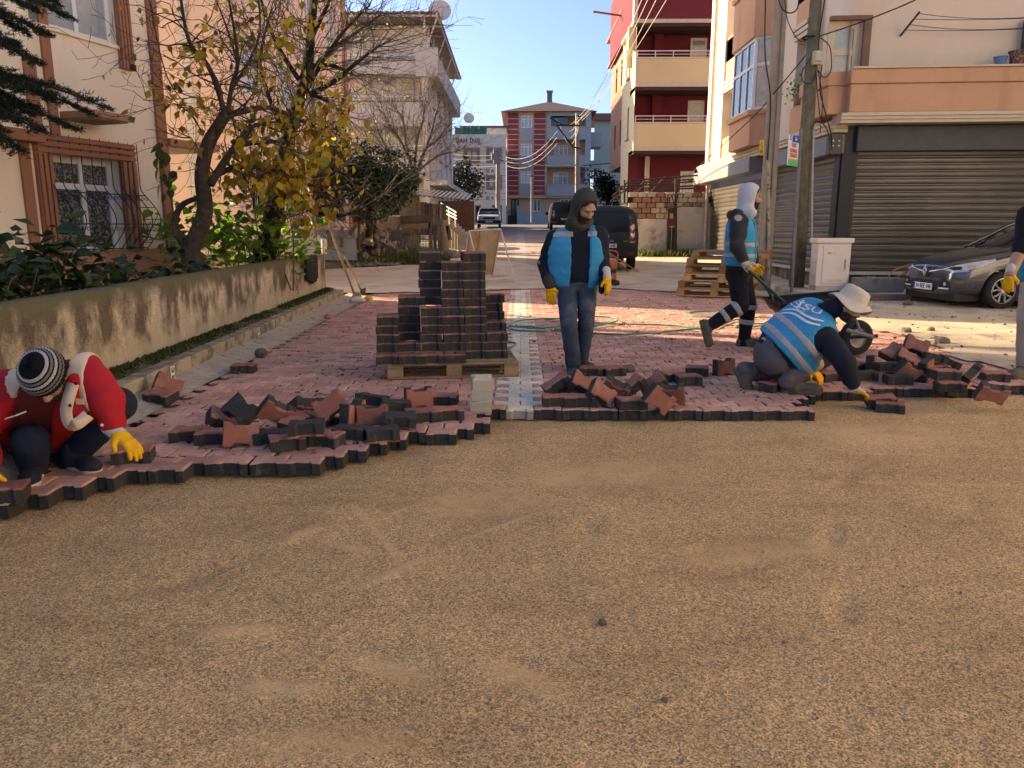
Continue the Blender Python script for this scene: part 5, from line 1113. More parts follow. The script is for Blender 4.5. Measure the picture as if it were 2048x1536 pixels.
# ------------------------------------------------------------------ cedar at the upper left
rs = RS(25)
CE = thing('cedar_tree', 'dark cedar reaching in with drooping boughs before the beige house', 'tree', (-6.1, 8.4, .4))
mb = MB(); mb.tube([(-6.1, 8.4, .3), (-6.05, 8.4, 2.5), (-6.0, 8.4, 6.5)], [.2, .17, .08], 9); mb.build('trunk', bark, CE, smooth=True)
ndl = leaf_mat('cedar_needle', [(.006, .014, .010), (.010, .022, .014), (.018, .034, .020)], rough=.5, tl=.1)
for (px, py, yy_, z0) in ((205, 212, 8.0, 2.9), (130, 30, 8.1, 4.4), (90, 68, 8.0, 4.0), (70, 125, 7.8, 3.4), (140, 255, 8.2, 2.6), (75, 260, 7.6, 2.5), (30, 300, 7.7, 2.3), (100, 200, 8.3, 3.1), (60, 15, 7.6, 4.6), (30, 180, 7.5, 3.1), (175, 225, 8.4, 2.9), (20, 90, 7.4, 3.8), (110, 5, 8.4, 4.7), (50, 225, 8.0, 2.8), (85, 190, 7.7, 3.0), (40, 60, 8.2, 4.1), (20, 240, 8.1, 2.7)):
 tipp = D(px, py, yy_); st = Vector((-6.05, 8.4, tipp.z+.35)); q = curve([st, st.lerp(tipp, .5)+Vector((0, 0, .14)), tipp], 7); b = MB(); b.tube(q, [.026*(1-i/len(q))+.004 for i in range(len(q))], 5); bo = b.build('bough', twig_m, CE)
 NP, ND = [], []
 for i in range(3, len(q)):
  for s_ in range(5):
   dirv = (q[i]-q[i-1]).normalized(); side = dirv.cross(Vector((0, 0, 1))).normalized()*(1 if s_ % 2 else -1); L_ = (.10+.34*(1-i/len(q)))*rs.uniform(.6, 1.1); e = q[i]+(side*.8+dirv*.8+Vector((0, 0, rs.normal()*.2-.12))).normalized()*L_; off = q[i-1].lerp(q[i], rs.rand()); e += off-q[i]
   for k in range(44):
    t = rs.rand()**.8; NP.append(off.lerp(e, t)+Vector((rs.normal(), rs.normal(), rs.normal()))*.010); ND.append(((e-off).normalized()*.6+Vector((rs.normal()*.7, rs.normal()*.7, abs(rs.normal())*.8))))
 V, F_, r_ = leafset([tuple(a) for a in NP], [tuple(a) for a in ND], rs.uniform(.028, .052, len(NP)), rs, wid=.10); o = np_mesh('needle', V, F_, ndl, False, bo, r_, off=PWL[CE]); o['kind'] = 'stuff'
# ------------------------------------------------------------------ trees further up the street
def crown_tree(name, label, px, py, Y, rx, rz, cols, n, ls, trunk_to, seed, tl=.15, flat=1.0, group=None):
 rs = RS(seed); c = D(px, py, Y); t = thing(name, label, 'tree', (c.x, Y, tz(Y)), group)
 mb = MB(); base = Vector((c.x, Y, tz(Y)-.1)); mb.tube(curve([base, base.lerp(c, .5)+Vector((rs.normal()*.1, 0, 0)), c], 4), [.16, .15, .14, .13, .12, .11, .1, .08, .05], 7)
 lumps = [(Vector((rs.normal()*rx*.45, rs.normal()*rx*.45, rs.normal()*rz*.42)), rs.uniform(.32, .55)) for _ in range(24)]
 for l, _ in lumps[:9]: mb.tube([base.lerp(c, .7), c+l*.5, c+l], [.05, .03, .012], 4)
 mb.build('trunk', bark, t, smooth=True); P, Dd = [], []
 for k in range(n):
  l, s = lumps[rs.randint(24)]; v = Vector((rs.normal(), rs.normal(), rs.normal())).normalized(); rr = s*(.55+.5*rs.rand()); P.append(tuple(c+l+Vector((v.x*rr*rx, v.y*rr*rx, v.z*rr*rz)))); Dd.append(tuple(v+Vector((rs.normal(), rs.normal(), rs.normal()-.5))*.7))
 V, F_, r_ = leafset(P, Dd, rs.uniform(ls*.6, ls*1.3, n), rs, wid=.34); np_mesh('crown', V, F_, leaf_mat(name+'_leaf', cols, rough=.4, tl=tl), False, t, r_); return t
crown_tree('evergreen_tree', 'dense dark evergreen tree over the rubble lot, before the grey block', 738, 352, 26, 1.55, 1.25, [(.018, .038, .012), (.035, .065, .020), (.07, .115, .035)], 11000, .13, 0, 31)
crown_tree('dark_tree', 'round dark tree standing before the cream building with lettering', 926, 366, 57, 1.45, 1.5, [(.006, .010, .009), (.012, .018, .014), (.022, .030, .020)], 3500, .20, 0, 32)
crown_tree('laurel_tree', 'dark laurel under the overhang of the brown brick house', 1216, 378, 42, .95, 1.0, [(.006, .012, .008), (.016, .026, .016), (.03, .045, .028)], 2200, .16, 0, 33)
rs = RS(34); c = D(828, 400, 36); BT = thing('bare_tree', 'leafless tree with upswept bare branches before the grey block', 'tree', (c.x, 36, tz(36))); mb = MB(); base = Vector((c.x, 36, tz(36)-.1)); k0 = D(828, 345, 36); mb.tube([base, base.lerp(k0, .5)+Vector((.05, 0, 0)), k0], [.24, .21, .2], 8); mb.build('trunk', bark, BT, smooth=True)
tips = []
for l in ([(826, 345), (812, 290), (806, 240), (790, 215)], [(828, 345), (834, 280), (846, 240), (850, 200)], [(832, 345), (858, 280), (872, 225), (884, 190)], [(824, 350), (795, 320), (770, 290), (755, 260)], [(832, 345), (870, 315), (900, 305), (920, 300)], [(826, 340), (800, 280), (780, 255), (768, 225)], [(834, 345), (850, 300), (875, 280), (895, 255)], [(826, 375), (800, 345), (785, 320)]):
 q = curve([D(a, b, 36+rs.normal()*.3) for a, b in l], 5); m = len(q); b = MB(); b.tube(q, [.07*(1-.8*i/(m-1))+.008 for i in range(m)], 5); b.build('limb', greytwig, BT, smooth=True)
 if l[0] == (826, 345): twb = MB()
 for i in range(3, m):
  for _ in range(2): grow(twb, q[i], (q[min(i+1, m-1)]-q[i-1]).normalized()+Vector((rs.normal()*.5, rs.normal()*.5, rs.normal()*.4+.3)), rs.uniform(.6, 1.2), .014, 2, rs, tips, spread=.5, n=3, nb=(1, 3), rmin=.006)
twb.build('twig', greytwig, BT)['kind'] = 'stuff'
# plants in pots on the sills
def potted(p, r, seed, label):
 rs = RS(seed); P = [tuple(Vector(p)+Vector((rs.normal()*r*.55, rs.normal()*r*.45, rs.normal()*r*.5+r*.4))) for _ in range(150)]; V, F_, r_ = leafset(P, rs.normal(size=(150, 3)), rs.uniform(.05, .09, 150), rs, wid=.4); o = np_mesh('potted_plant', V, F_, blm, False, None, r_, off=None); return tag(o, label, 'plant')
q = S9.p((hs[0][0]+hs[0][1])/2, hs[0][2]+.22, .04); potted(q, .28, 41, 'leafy green plant in a pot on the window sill above the side shutters')
pot((q.x, q.y, q.z-.2), .13, .18, M('terracotta', (.40, .18, .12), var=.1), 'plant_pot', 'terracotta pot on the window sill above the side shutters', 'plant pot')
potted(POT9+Vector((.55, 0, .16)), .22, 42, 'green plant trailing beside the patterned pot on the balcony coping')
# ------------------------------------------------------------------ grass and weeds
def blades(name, label, pts, h, mat, seed, wid=.006, cat='grass'):
 rs = RS(seed); n = len(pts); P = np.array(pts); a = rs.rand(n)*6.283; hh = h*(.4+.8*rs.rand(n)); lean = rs.normal(0, .45, (n, 2))*hh[:, None]; w_ = np.stack([np.cos(a), np.sin(a), 0*a], 1)*wid
 tip = P+np.concatenate([lean, hh[:, None]], 1); mid = P+np.concatenate([lean*.35, hh[:, None]*.6], 1); V = np.stack([P-w_, P+w_, mid+w_*.7, mid-w_*.7, tip], 1).reshape(-1, 3); b = np.arange(n)*5
 F = np.concatenate([np.stack([b, b+1, b+2], 1), np.stack([b, b+2, b+3], 1), np.stack([b+3, b+2, b+4], 1)]); r = rs.rand(n); o = np_mesh(name, V, F, mat, False, None, np.concatenate([r]*3)); return tag(o, label, cat, kind='stuff')
grass = leaf_mat('grass_blade', [(.05, .07, .015), (.08, .11, .02), (.13, .15, .03), (.16, .13, .05)], rough=.6, tl=.3)
rs = RS(51); pts = []
while len(pts) < 9000:
 y = 4+11*rs.rand()**1.3; t = rs.rand()**1.4; x = x_wall(y)+.02+.2*t*rs.rand()
 if fbm(np.array([[x*.6, y]]), 1.6, 3, 60)[0] > -.12+.35*rs.rand()-.1: pts.append((x, y, .155+.05*rs.rand()))
blades('moss_and_grass', 'moss and short grass along the foot of the garden wall', pts, .030, leaf_mat('moss', [(.035, .042, .010), (.055, .068, .014), (.09, .085, .025)], rough=.8, tl=.2), 52, wid=.010)
pts = []
for k in range(5200):
 c = D(rs.uniform(690, 900), 520, rs.uniform(24, 27.5));
 if fbm(np.array([[c.x, c.y]]), .9, 3, 61)[0] > -.05: pts.append((c.x, c.y, tz(c.y)+.02))
blades('weeds', 'rough weeds in the rubble lot before the plank fence', pts, .38, grass, 53, wid=.013)
pts = [(rs.uniform(4.1, 6.4), 27.9-abs(rs.normal())*.25, tz(28)-.02) for _ in range(1500)]; blades('weeds', 'weeds along the foot of the old plaster wall', pts, .28, grass, 54, wid=.012)
pts = [(6.8+2.6*rs.rand(), 16.2-.5*rs.rand()**2, .1) for _ in range(900)]; blades('weeds', 'weeds at the stained plinth of the shuttered shop', pts, .16, grass, 55, wid=.008)
# =================================================================== garden wall
wallc = M('stained_wall', (0.155, 0.115, 0.075), var=.22, scale=4, rough=.95, bump=.9, bscale=60, bdist=.02, fine=.30, fscale=55, col2=(0.60, 0.48, 0.32), c2lo=.44, c2hi=.58, c2scale=2.6, c2stretch=(1, 1.1, .62))
GW = thing('garden_wall', 'low stained concrete garden wall with a mossy rounded top, along the kerb', 'wall', (-3.5, 8, 0))
ZW = .86; prof = [(0, .1), (.0, ZW-.05), (-.02, ZW-.015), (-.06, ZW), (-.16, ZW), (-.2, ZW-.03), (-.2, .1)]
yv = np.linspace(1.5, 15.0, 110); V, F_ = [], []
zz = np.concatenate([np.linspace(.1, ZW-.05, 14)]); pr = [(0, z) for z in zz]+prof[2:-1]+[(-.2, .1)]
for y in yv:
 for o_, z in pr: V.append((x_wall(y)+o_, y, z))
V = np.array(V); V[:, 0] += .012*fbm(V, 2.2, 4, 3); V[:, 2] += np.where(V[:, 2] > .7, .010*fbm(V, 1.8, 3, 4), 0); m = len(pr)
o = np_mesh('wall_body', V, grid_faces(len(yv), m), wallc, True, GW)
# the wall darkens with moss towards its top: real growth, kept to the top faces by height
t = wallc.node_tree; N = t.nodes; L = t.links; b = N['Principled BSDF']; src = b.inputs['Base Color'].links[0].from_socket
geo = N.new('ShaderNodeNewGeometry'); sp = N.new('ShaderNodeSeparateXYZ'); L.new(geo.outputs['Position'], sp.inputs[0]); ns = N.new('ShaderNodeTexNoise'); ns.inputs['Scale'].default_value = 4; L.new(geo.outputs['Position'], ns.inputs['Vector'])
ad = N.new('ShaderNodeMath'); ad.operation = 'MULTIPLY_ADD'; L.new(ns.outputs['Fac'], ad.inputs[0]); ad.inputs[1].default_value = .28; L.new(sp.outputs[2], ad.inputs[2])
mr = N.new('ShaderNodeMapRange'); L.new(ad.outputs[0], mr.inputs[0]); mr.inputs[1].default_value = .84; mr.inputs[2].default_value = .96
mx = N.new('ShaderNodeMix'); mx.data_type = 'RGBA'; L.new(mr.outputs[0], mx.inputs[0]); L.new(src, mx.inputs[6]); mx.inputs[7].default_value = (.15, .13, .065, 1); md = N.new('ShaderNodeMath'); md.operation = 'MULTIPLY_ADD'; n2 = N.new('ShaderNodeTexNoise'); n2.inputs['Scale'].default_value = 5; n2.inputs['Detail'].default_value = 8; n2.inputs['Roughness'].default_value = .7; L.new(geo.outputs['Position'], n2.inputs['Vector']); L.new(n2.outputs['Fac'], md.inputs[0]); md.inputs[1].default_value = .9; L.new(sp.outputs[2], md.inputs[2])
m2 = N.new('ShaderNodeMapRange'); L.new(md.outputs[0], m2.inputs[0]); m2.inputs[1].default_value = .92; m2.inputs[2].default_value = .74; m2.inputs[4].default_value = .8
m3 = N.new('ShaderNodeMix'); m3.data_type = 'RGBA'; L.new(m2.outputs[0], m3.inputs[0]); L.new(mx.outputs[2], m3.inputs[6]); m3.inputs[7].default_value = (.52, .42, .28, 1); L.new(m3.outputs[2], b.inputs['Base Color'])
mb = MB(); xe = x_wall(15.0); mb.bb((xe-4.2, 14.82, .05), (xe-.0, 15.02, ZW-.01)); mb.build('return_wall', wallc, GW, bevel=.03, seg=2)
# =================================================================== paving blocks: on the pallet and in heaps
blk = paver_geo(TH/2, TH, .005, 0); bv = blk[0]; MEB = {}
for nm, top, body in (('red', (.32, .118, .080), (.036, .032, .028)), ('white', (.52, .44, .32), (.46, .385, .275))):
 MEB[nm] = []; m = paver_mat('loose_%s_block' % nm, top, body, TH/2-.013, dust=.3)
 for q in range(7): me = bpy.data.meshes.new('paving_block'); me.from_pydata(worn(bv, RS(200+q), .4), [], blk[1]); me.materials.append(m); me.update(); MEB[nm].append(me)
RB_ = RS(300)
def block(loc, e, label, group, kind='red', sx=1.0):
 o = link('paving_block', MEB[kind][RB_.randint(7)]); o.location = loc; o.rotation_euler = [R(a) for a in e]
 if sx != 1: o.scale = (sx, 1, 1)
 return tag(o, label, 'paving block', group)
wood = [M('pallet_wood_%s' % n, c, var=.25, scale=6, rough=.85, bump=.4, bscale=40, rnd=.22, fine=.12, fscale=60) for n, c in (('brown', (.30, .165, .075)), ('pale', (.48, .275, .115)), ('grey', (.31, .20, .105)))]
def box_mesh(name, d, mat, bev=.004):
 me = MB().box((0, 0, 0), d).mesh(name, mat); bevel_mesh(me, bev); return me
PMESH = {}
def pallet(loc, rz, label, group, L=1.18, W=.80, wi=0, h=.144, rs=random):
 """euro pallet: seven deck boards over three stringer boards, nine blocks, three feet boards"""
 t = thing('pallet', label, 'pallet', loc, group, rz); m = wood[wi]
 def P(nm, d, p, mi=None):
  k = (nm, tuple(d), wi if mi is None else mi)
  if k not in PMESH: PMESH[k] = box_mesh(nm, d, wood[k[2]])
  o = link(nm, PMESH[k], t); o.location = p; o.rotation_euler = (0, 0, random.uniform(-.008, .008)); return o
 for j in range(3):
  yy_ = (-W/2+.05, 0, W/2-.05)[j]; P('foot_board', (L, .10, .021), (0, yy_, .0105))
  for i in range(3): P('block', (.14, .098, .078), ((-L/2+.07, 0, L/2-.07)[i], yy_, .060))
 for i in range(3): P('stringer_board', (.14, W, .021), ((-L/2+.07, 0, L/2-.07)[i], 0, .1105))
 for j in range(6): P('deck_board', (L, .105 if j in (0, 5) else .09, .021), (0, -W/2+.053+j*(W-.106)/5, .1325))
 return t
pc = Vector((-.66, 7.32, 0)); prz = R(7.5)
pallet(tuple(pc), prz, 'weathered wooden pallet carrying the tall stack of grey paving blocks', None, 1.2, .86, 2)
MP = Matrix.Translation(pc) @ Matrix.Rotation(prz, 4, 'Z')
ORD = ['first', 'second', 'third', 'fourth', 'fifth', 'sixth', 'seventh', 'eighth', 'ninth', 'tenth', 'eleventh', 'twelfth']
ROWN = ['front', 'second', 'third', 'back']
HM = [[1, 1, 1, 1, 0, 0], [5, 2, 6, 11, 12, 3], [5, 7, 12, 11, 12, 4], [4, 7, 12, 10, 12, 7]]
rs = RS(61)
for r_ in range(4):
 for c in range(6):
  for k in range(HM[r_][c]):
   hid = r_ >= 2 and k < HM[r_-1][c] and 0 < c < 5 and (k < min(HM[r_][c-1], HM[r_][c+1]))
   if hid: continue
   y0 = -.36+r_*.165+(.02 if r_ else -.02); x0 = -.615+c*.2025+.02; z = .144+TH*(k+.5)
   if r_ == 0: x0 -= .0
   lab = 'dark paving block on pallet, %s row, %s column from left, %s course up' % (ROWN[r_], ORD[c], ORD[k])
   if (r_ == 0 and c == 3) or (r_ == 2 and c == 2 and k % 2 == 1 and k > 6):
    for s_, w_ in ((-.051, 'left'), (.051, 'right')):
     o = block((0, 0, 0), (0, 0, 0), lab.replace('dark paving', w_+' endwise'), 'paving blocks stacked on the pallet', sx=.9); o.scale.y = .62; q = MP @ Vector((x0+s_, y0+.02, z)); o.location = q; o.rotation_euler = (0, 0, prz+R(90)+rs.normal()*.02)
    continue
   q = MP @ Vector((x0+rs.normal()*.005, y0+rs.normal()*.006, z)); o = block(q, (0, 0, 0), lab, 'paving blocks stacked on the pallet', sx=.945); o.rotation_euler = (rs.normal()*.004, rs.normal()*.004, prz+rs.normal()*.02)
def heap(lst, group):
 for px, py, z, e, lab, *kw in lst:
  p = G(px, py, z); block(p, e, lab, group, **(kw[0] if kw else {}))
h2, hw = TH/2, .0795
heap([
 (380, 868, h2, (0, 0, 4), 'flat dark block at the far left end of the left heap'),
 (428, 872, h2, (0, 0, 10), 'flat red topped block second from the left end of the left heap'),
 (482, 868, .08, (84, 6, 22), 'block on edge at left front of left heap, red face outwards'),
 (446, 842, .06, (20, 35, 30), 'small dark leaning block behind the left end of the left heap'),
 (482, 822, .145, (-140, 20, -35), 'upturned grey block tilted on top at the left of the left heap'),
 (552, 824, .13, (118, 32, 32), 'big tilted block with red side and pale grey top, mid left heap'),
 (545, 874, h2, (180, 0, 8), 'upturned grey block lying in the front middle of the left heap'),
 (574, 884, h2, (0, 0, 24), 'flat red topped block jutting forward at the front of the left heap'),
 (614, 856, .135, (180, -3, 9), 'upturned grey block resting on two others in the left heap'),
 (650, 878, h2, (0, 0, -14), 'flat red topped block at the front right of the left heap'),
 (612, 812, .09, (150, 10, 40), 'grey block leaning at the back middle of the left heap'),
 (662, 812, .16, (62, -30, 18), 'block leaning on top of left heap, whole red face to the viewer'),
 (706, 826, .10, (96, 0, 70), 'block on edge with its red face turned right, in left heap'),
 (746, 832, .085, (86, -2, 4), 'block on edge showing an upright red face, right of the left heap'),
 (744, 800, .07, (172, 6, -12), 'upturned grey block at the back right of the left heap'),
 (792, 812, .06, (180, 8, 14), 'upturned speckled grey block behind the right side of the left heap'),
 (702, 866, h2, (180, 0, -8), 'upturned grey block in the front row, third from its right end, left heap'),
 (765, 868, h2, (180, 0, 16), 'upturned grey block second from the right end of the left heap front row'),
 (800, 840, .07, (188, 4, 10), 'upturned grey block against the last blocks at the right of left heap'),
 (842, 830, h2, (0, 0, 20), 'flat red topped block at the right end of the left heap'),
 (838, 796, .08, (92, 0, 24), 'block on edge with dark red face behind the right end of left heap'),
 (888, 798, h2, (0, 0, -6), 'flat dark block behind the right end of the left heap, towards the pallet'),
 (896, 826, h2, (0, 0, 14), 'flat block close to the laying edge, left of the cream blocks'),
 (640, 838, .05, (10, 14, 60), 'block half buried under the leaning red faced block of the left heap'),
 (590, 845, .06, (14, -12, 80), 'block wedged in the core of the left heap')], 'loose paving blocks heaped on the left')
for k, z in enumerate((.041, .123, .205)):
 p = G(962, 818, 0); o = block((p.x+.005*k, p.y+.02, z), (0, 0, 92+3*k), '%s of three cream paving blocks stacked beside the white band' % ('lowest', 'middle', 'topmost')[k], 'cream paving blocks by the band', 'white')
heap([(488, 736, h2, (0, 0, 4), 'single dark block lying alone on the paving left of the pallet'), (336, 772, .10, (50, 30, 30), 'broken red block leaning on the kerb above a dark one'), (322, 792, h2+.02, (10, 4, -14), 'dark block lying in the gutter against the kerb'),
  (268, 908, h2, (0, 0, 14), 'block under the yellow glove of the crouching worker in red'), (8, 985, h2, (0, 0, 20), 'block cut by the left edge of the picture, near the white soled shoe')], 'single blocks left of the pallet')
heap([
 (1112, 800, h2, (0, 0, 3), 'flat block at the left front of the heap before the hooded man'), (1166, 800, h2, (0, 0, 0), 'flat block second from left in the front of the middle heap'),
 (1112, 768, .125, (0, -32, 14), 'dark block tilted up to the right on the left of the middle heap'), (1166, 770, .125, (38, 34, 6), 'tilted red topped block sloping right, left top of the middle heap'),
 (1140, 778, .05, (0, 8, 40), 'dark block underneath the two tilted ones, left of the middle heap'), (1204, 788, .10, (52, 38, 10), 'dark block sloping steeply right in the centre of the middle heap'),
 (1232, 778, .09, (120, 25, -12), 'speckled grey block leaning back in the centre of the middle heap'), (1264, 772, .11, (8, -36, 10), 'dark block tilted up to the right behind the centre of middle heap'),
 (1262, 806, h2, (0, 2, 12), 'flat red topped block turned slantwise at the front centre of middle heap'), (1306, 768, .11, (30, -40, -10), 'red topped block leaning right at the back of the middle heap'),
 (1318, 798, .09, (100, 35, 20), 'dark block propped slanting on the right front of the middle heap'), (1342, 788, .09, (112, -4, -14), 'speckled grey block upright at the right end of the middle heap'),
 (1184, 742, h2, (0, 0, -12), 'flat block just behind the boot of the hooded man'), (1224, 742, h2, (0, 0, 24), 'flat block set slantwise right of the boot of the hooded man'),
 (1342, 752, h2, (0, 0, 30), 'flat block with chipped red corner behind the right of the middle heap'), (1376, 758, h2, (0, 0, 6), 'flat grey block nearest the viewer in the trio right of the middle heap'),
 (1394, 741, h2, (0, 0, -14), 'flat red topped block furthest back in the trio right of middle heap'), (1448, 735, .07, (88, 0, 30), 'block on edge just left of the kneeling man boot')], 'loose paving blocks in the middle heap')
heap([
 (1832, 692, .24, (56, 20, -14), 'topmost block of right heap, red face tilted to the viewer'), (1786, 704, .17, (20, -24, 24), 'dark block tilted at the upper left of the right heap'), (1816, 718, .13, (30, 30, -20), 'dark block sloping right under the top of the right heap'),
 (1742, 728, .08, (88, 4, 62), 'block on edge with dull red face at the left end of the right heap'), (1772, 734, .10, (178, 0, 6), 'upturned grey block in the left middle of the right heap'), (1816, 742, .10, (118, 26, 16), 'grey block sloping forward in the centre of the right heap'),
 (1852, 744, .09, (86, 80, 40), 'block standing on end with red side in the centre of right heap'), (1868, 716, .14, (176, 12, -10), 'upturned grey block at the upper right of the right heap'), (1896, 728, .08, (160, 24, -30), 'grey block leaning at the back right of the right heap'),
 (1888, 748, .125, (0, 2, 4), 'red topped block resting on another in the right front of right heap'), (1900, 772, h2, (0, 0, -8), 'flat block under the red topped one at the right front of right heap'), (1940, 752, .09, (128, -30, 30), 'big speckled block tipped over at the right of the right heap'),
 (1984, 786, .05, (122, 10, -10), 'block tipped over the laying edge at far right, grey face outwards'), (1988, 752, h2, (0, 0, -6), 'flat dark block by the toe of the man at the right edge'), (1796, 760, h2, (180, 0, -8), 'upturned flat grey block at the front left of the right heap'),
 (1726, 752, h2, (180, 0, 10), 'upturned flat grey block between the kneeling man arm and right heap'), (1714, 734, h2, (0, 0, 30), 'flat block behind the kneeling man sleeve'), (1840, 752, .04, (0, 0, 50), 'block at the bottom centre of the right heap'), (1800, 740, .045, (0, 0, -40), 'block under the left side of the right heap'),
 (1870, 738, .05, (0, 0, 20), 'block under the right side of the right heap'), (1658, 752, h2, (0, 0, 20), 'flat block under the kneeling man chest by his left glove'), (1632, 748, h2, (0, 0, 60), 'flat block behind the left glove of the kneeling man'), (1548, 772, h2, (0, 0, 34), 'flat block between the boots of the kneeling man')], 'loose paving blocks in the right heap')
p = G(1781, 822, -.089+.01); block(Vector((p.x, p.y+.02, -.089+h2)), (0, 0, -22), 'lone block lying on the sand before the kneeling man hand', 'single blocks on the right')
HELD = G(1762, 796, .0); block(Vector((HELD.x, HELD.y, -.02)), (4, -4, -12), 'block being set at the laying edge by the kneeling man glove', 'single blocks on the right')
# stones by the road
def stone(px, py, s, label, seed, z=0.0, name='stone', m=None):
 rs = RS(seed); me = bpy.data.meshes.new(name); bm = bmesh.new(); bmesh.ops.create_icosphere(bm, subdivisions=2, radius=1)
 for v in bm.verts: n_ = fbm(np.array([v.co[:]])*1.3+seed, 1, 3, seed)[0]; v.co = Vector((v.co.x, v.co.y*.8, v.co.z*.68))*s*(1+.5*n_)
 bm.to_mesh(me); bm.free(); me.materials.append(m or M('field_stone', (.15, .115, .09), var=.3, scale=14, rough=.9, bump=.5)); p = G(px, py, z+s*.45); o = link(name, me); o.location = p; return tag(o, label, name)
stone(1816, 606, .085, 'dark stone on the sandy road left of the car number plate', 1, .02); stone(1812, 662, .07, 'grey stone left of the pair above the right heap', 2); stone(1862, 660, .06, 'flat dark stone near the middle of the sandy road', 3); stone(1868, 676, .05, 'small pale stone beside a bigger grey one', 4); stone(1884, 682, .085, 'biggest grey stone right of the pale one above the right heap', 5); stone(1255, 738, .07, 'crumbled lump of mortar on the paving behind the middle heap', 6)
stone(522, 706, .07, 'dark chip of paver in the gutter beyond the single block', 7, .02); stone(655, 633, .06, 'orange brick chip in the gutter near the leaning tools', 8, .02, 'brick_chip', M('orange_chip', (.42, .16, .09), var=.2)); stone(1205, 1245, .02, 'brown pebble bedded in the sand right of centre', 9, -.09, 'pebble', MATS['sand_grain']); stone(432, 1128, .013, 'pinkish pebble lying on the sand at the left', 10, -.09, 'pebble', MATS['orange_chip']); stone(1330, 1400, .012, 'tiny pale pebble low in the foreground sand', 12, -.09, 'pebble', MATS['sand_grain'])
# =================================================================== empty pallets, right
wb = [(1470, 594, 0), ]
base = Vector((3.95, 15.6, 0)); offs = [(0, 0, 0, 'bottom', 1), (.05, .05, -3, 'second lowest', 0), (.12, .02, 2, 'third lowest', 1), (.20, .08, -4, 'third highest', 0), (.16, .04, 3, 'second highest', 0), (.30, .06, -2, 'top', 0)]
for k, (dx, dy, a, nm, wi) in enumerate(offs):
 pallet((base.x+dx, base.y+dy, .02+k*.1475), R(-20+a), '%s pallet of the stack of six empty wooden pallets' % nm, 'empty pallets stacked by the pole', 1.45, 1.0, wi)
# =================================================================== barrier board
BA = thing('barrier_board', 'white painted folding barrier frame with plywood board, standing in the street', 'barrier', tuple(G(985, 570, 0))); wp = M('chipped_white_paint', (.60, .56, .49), var=.15, scale=12, rough=.7, col2=(.34, .24, .15), c2lo=.60, c2hi=.66, c2scale=14); ply = M('plywood', (.50, .385, .235), var=.12, scale=3, rough=.8, col2=(.33, .20, .10), c2lo=.55, c2hi=.75, c2scale=3, c2stretch=(1, 1, .3))
yB = 19.0; tl_, tr_ = D(938, 462, yB+.1), D(1001, 458, yB+.1); fl, fr_ = D(968, 572, yB-.35), D(1031, 566, yB-.05); bl_, brr = D(925, 556, yB+.8), D(985, 552, yB+.9)
mb = MB(); mb.tube([tl_, tr_], .022, 6); mb.tube([tl_, fl], .02, 6); mb.tube([tr_, fr_], .02, 6); mb.tube([fl.lerp(tl_, .1), fr_.lerp(tr_, .1)], .018, 6); mb.tube([tl_, bl_], .02, 6); mb.tube([tr_, brr], .02, 6); mb.build('frame', wp, BA)
mb = MB(); n_ = (tr_-tl_).cross(bl_-tl_).normalized()*.018; mb.slab(tl_.lerp(bl_, .03), tr_.lerp(brr, .03), brr.lerp(tr_, .03), bl_.lerp(tl_, .03), n_); mb.build('board', ply, BA); mb = MB()
for t_ in (.02, .36, .98): a = tl_.lerp(tr_, t_); b_ = bl_.lerp(brr, t_); mb.tube([a-n_*.6, b_-n_*.6], .016, 4)
mb.build('batten', M('rusty_batten', (.36, .22, .11), var=.3, scale=10), BA)
# =================================================================== poles, sign, wires
conc = M('pole_concrete', (.33, .275, .215), var=.15, scale=5, rough=.95, bump=.4, bscale=60)
mb = MB(); P1 = thing('utility_pole', 'square grooved concrete utility pole by the side shutters', 'pole', tuple(D(1524, 578, 16.8))); a, b_ = D(1524, 584, 16.8), D(1545, -60, 16.8); ax = (b_-a); M4 = frame(a, (1, 0, 0), ax);
for s_ in (-1, 1): mb.add([M4 @ Vector(v) for v in [(s_*.085-.05*s_-.0, 0, -.09), (s_*.155, 0, -.09), (s_*.155, 0, .09), (s_*.035, 0, .09)]]+[M4 @ Vector(v) for v in [(s_*.03, ax.length, -.06), (s_*.115, ax.length, -.06), (s_*.115, ax.length, .06), (s_*.03, ax.length, .06)]], [(0, 1, 2, 3), (7, 6, 5, 4), (0, 4, 5, 1), (1, 5, 6, 2), (2, 6, 7, 3), (3, 7, 4, 0)])
mb.add([M4 @ Vector(v) for v in [(-.06, 0, -.05), (.06, 0, -.05), (.06, 0, .05), (-.06, 0, .05), (-.05, ax.length, -.03), (.05, ax.length, -.03), (.05, ax.length, .03), (-.05, ax.length, .03)]], [(0, 1, 5, 4), (1, 2, 6, 5), (2, 3, 7, 6), (3, 0, 4, 7), (4, 5, 6, 7)])
mb.build('shaft', conc, P1, bevel=.012); pl = MB(); c = D(1523, 295, 16.68); pl.box(c, (.09, .012, .30)); yp = pl.build('warning_plate', M('yellow_plate', (.62, .42, .02), rough=.5), P1); mb = MB(); [mb.tube([c+Vector(q)+Vector((0, -.012, 0)) for q in l], .006, 4) for l in (((.0, 0, .10), (-.02, 0, .03), (.02, 0, .03), (0, 0, -.03)), ((-.03, 0, -.06), (.03, 0, -.06)), ((-.03, 0, -.085), (.03, 0, -.085)), ((-.03, 0, -.11), (.03, 0, -.11)))]; mb.build('bolt_symbol', M('black_print', (.02, .02, .02)), yp)
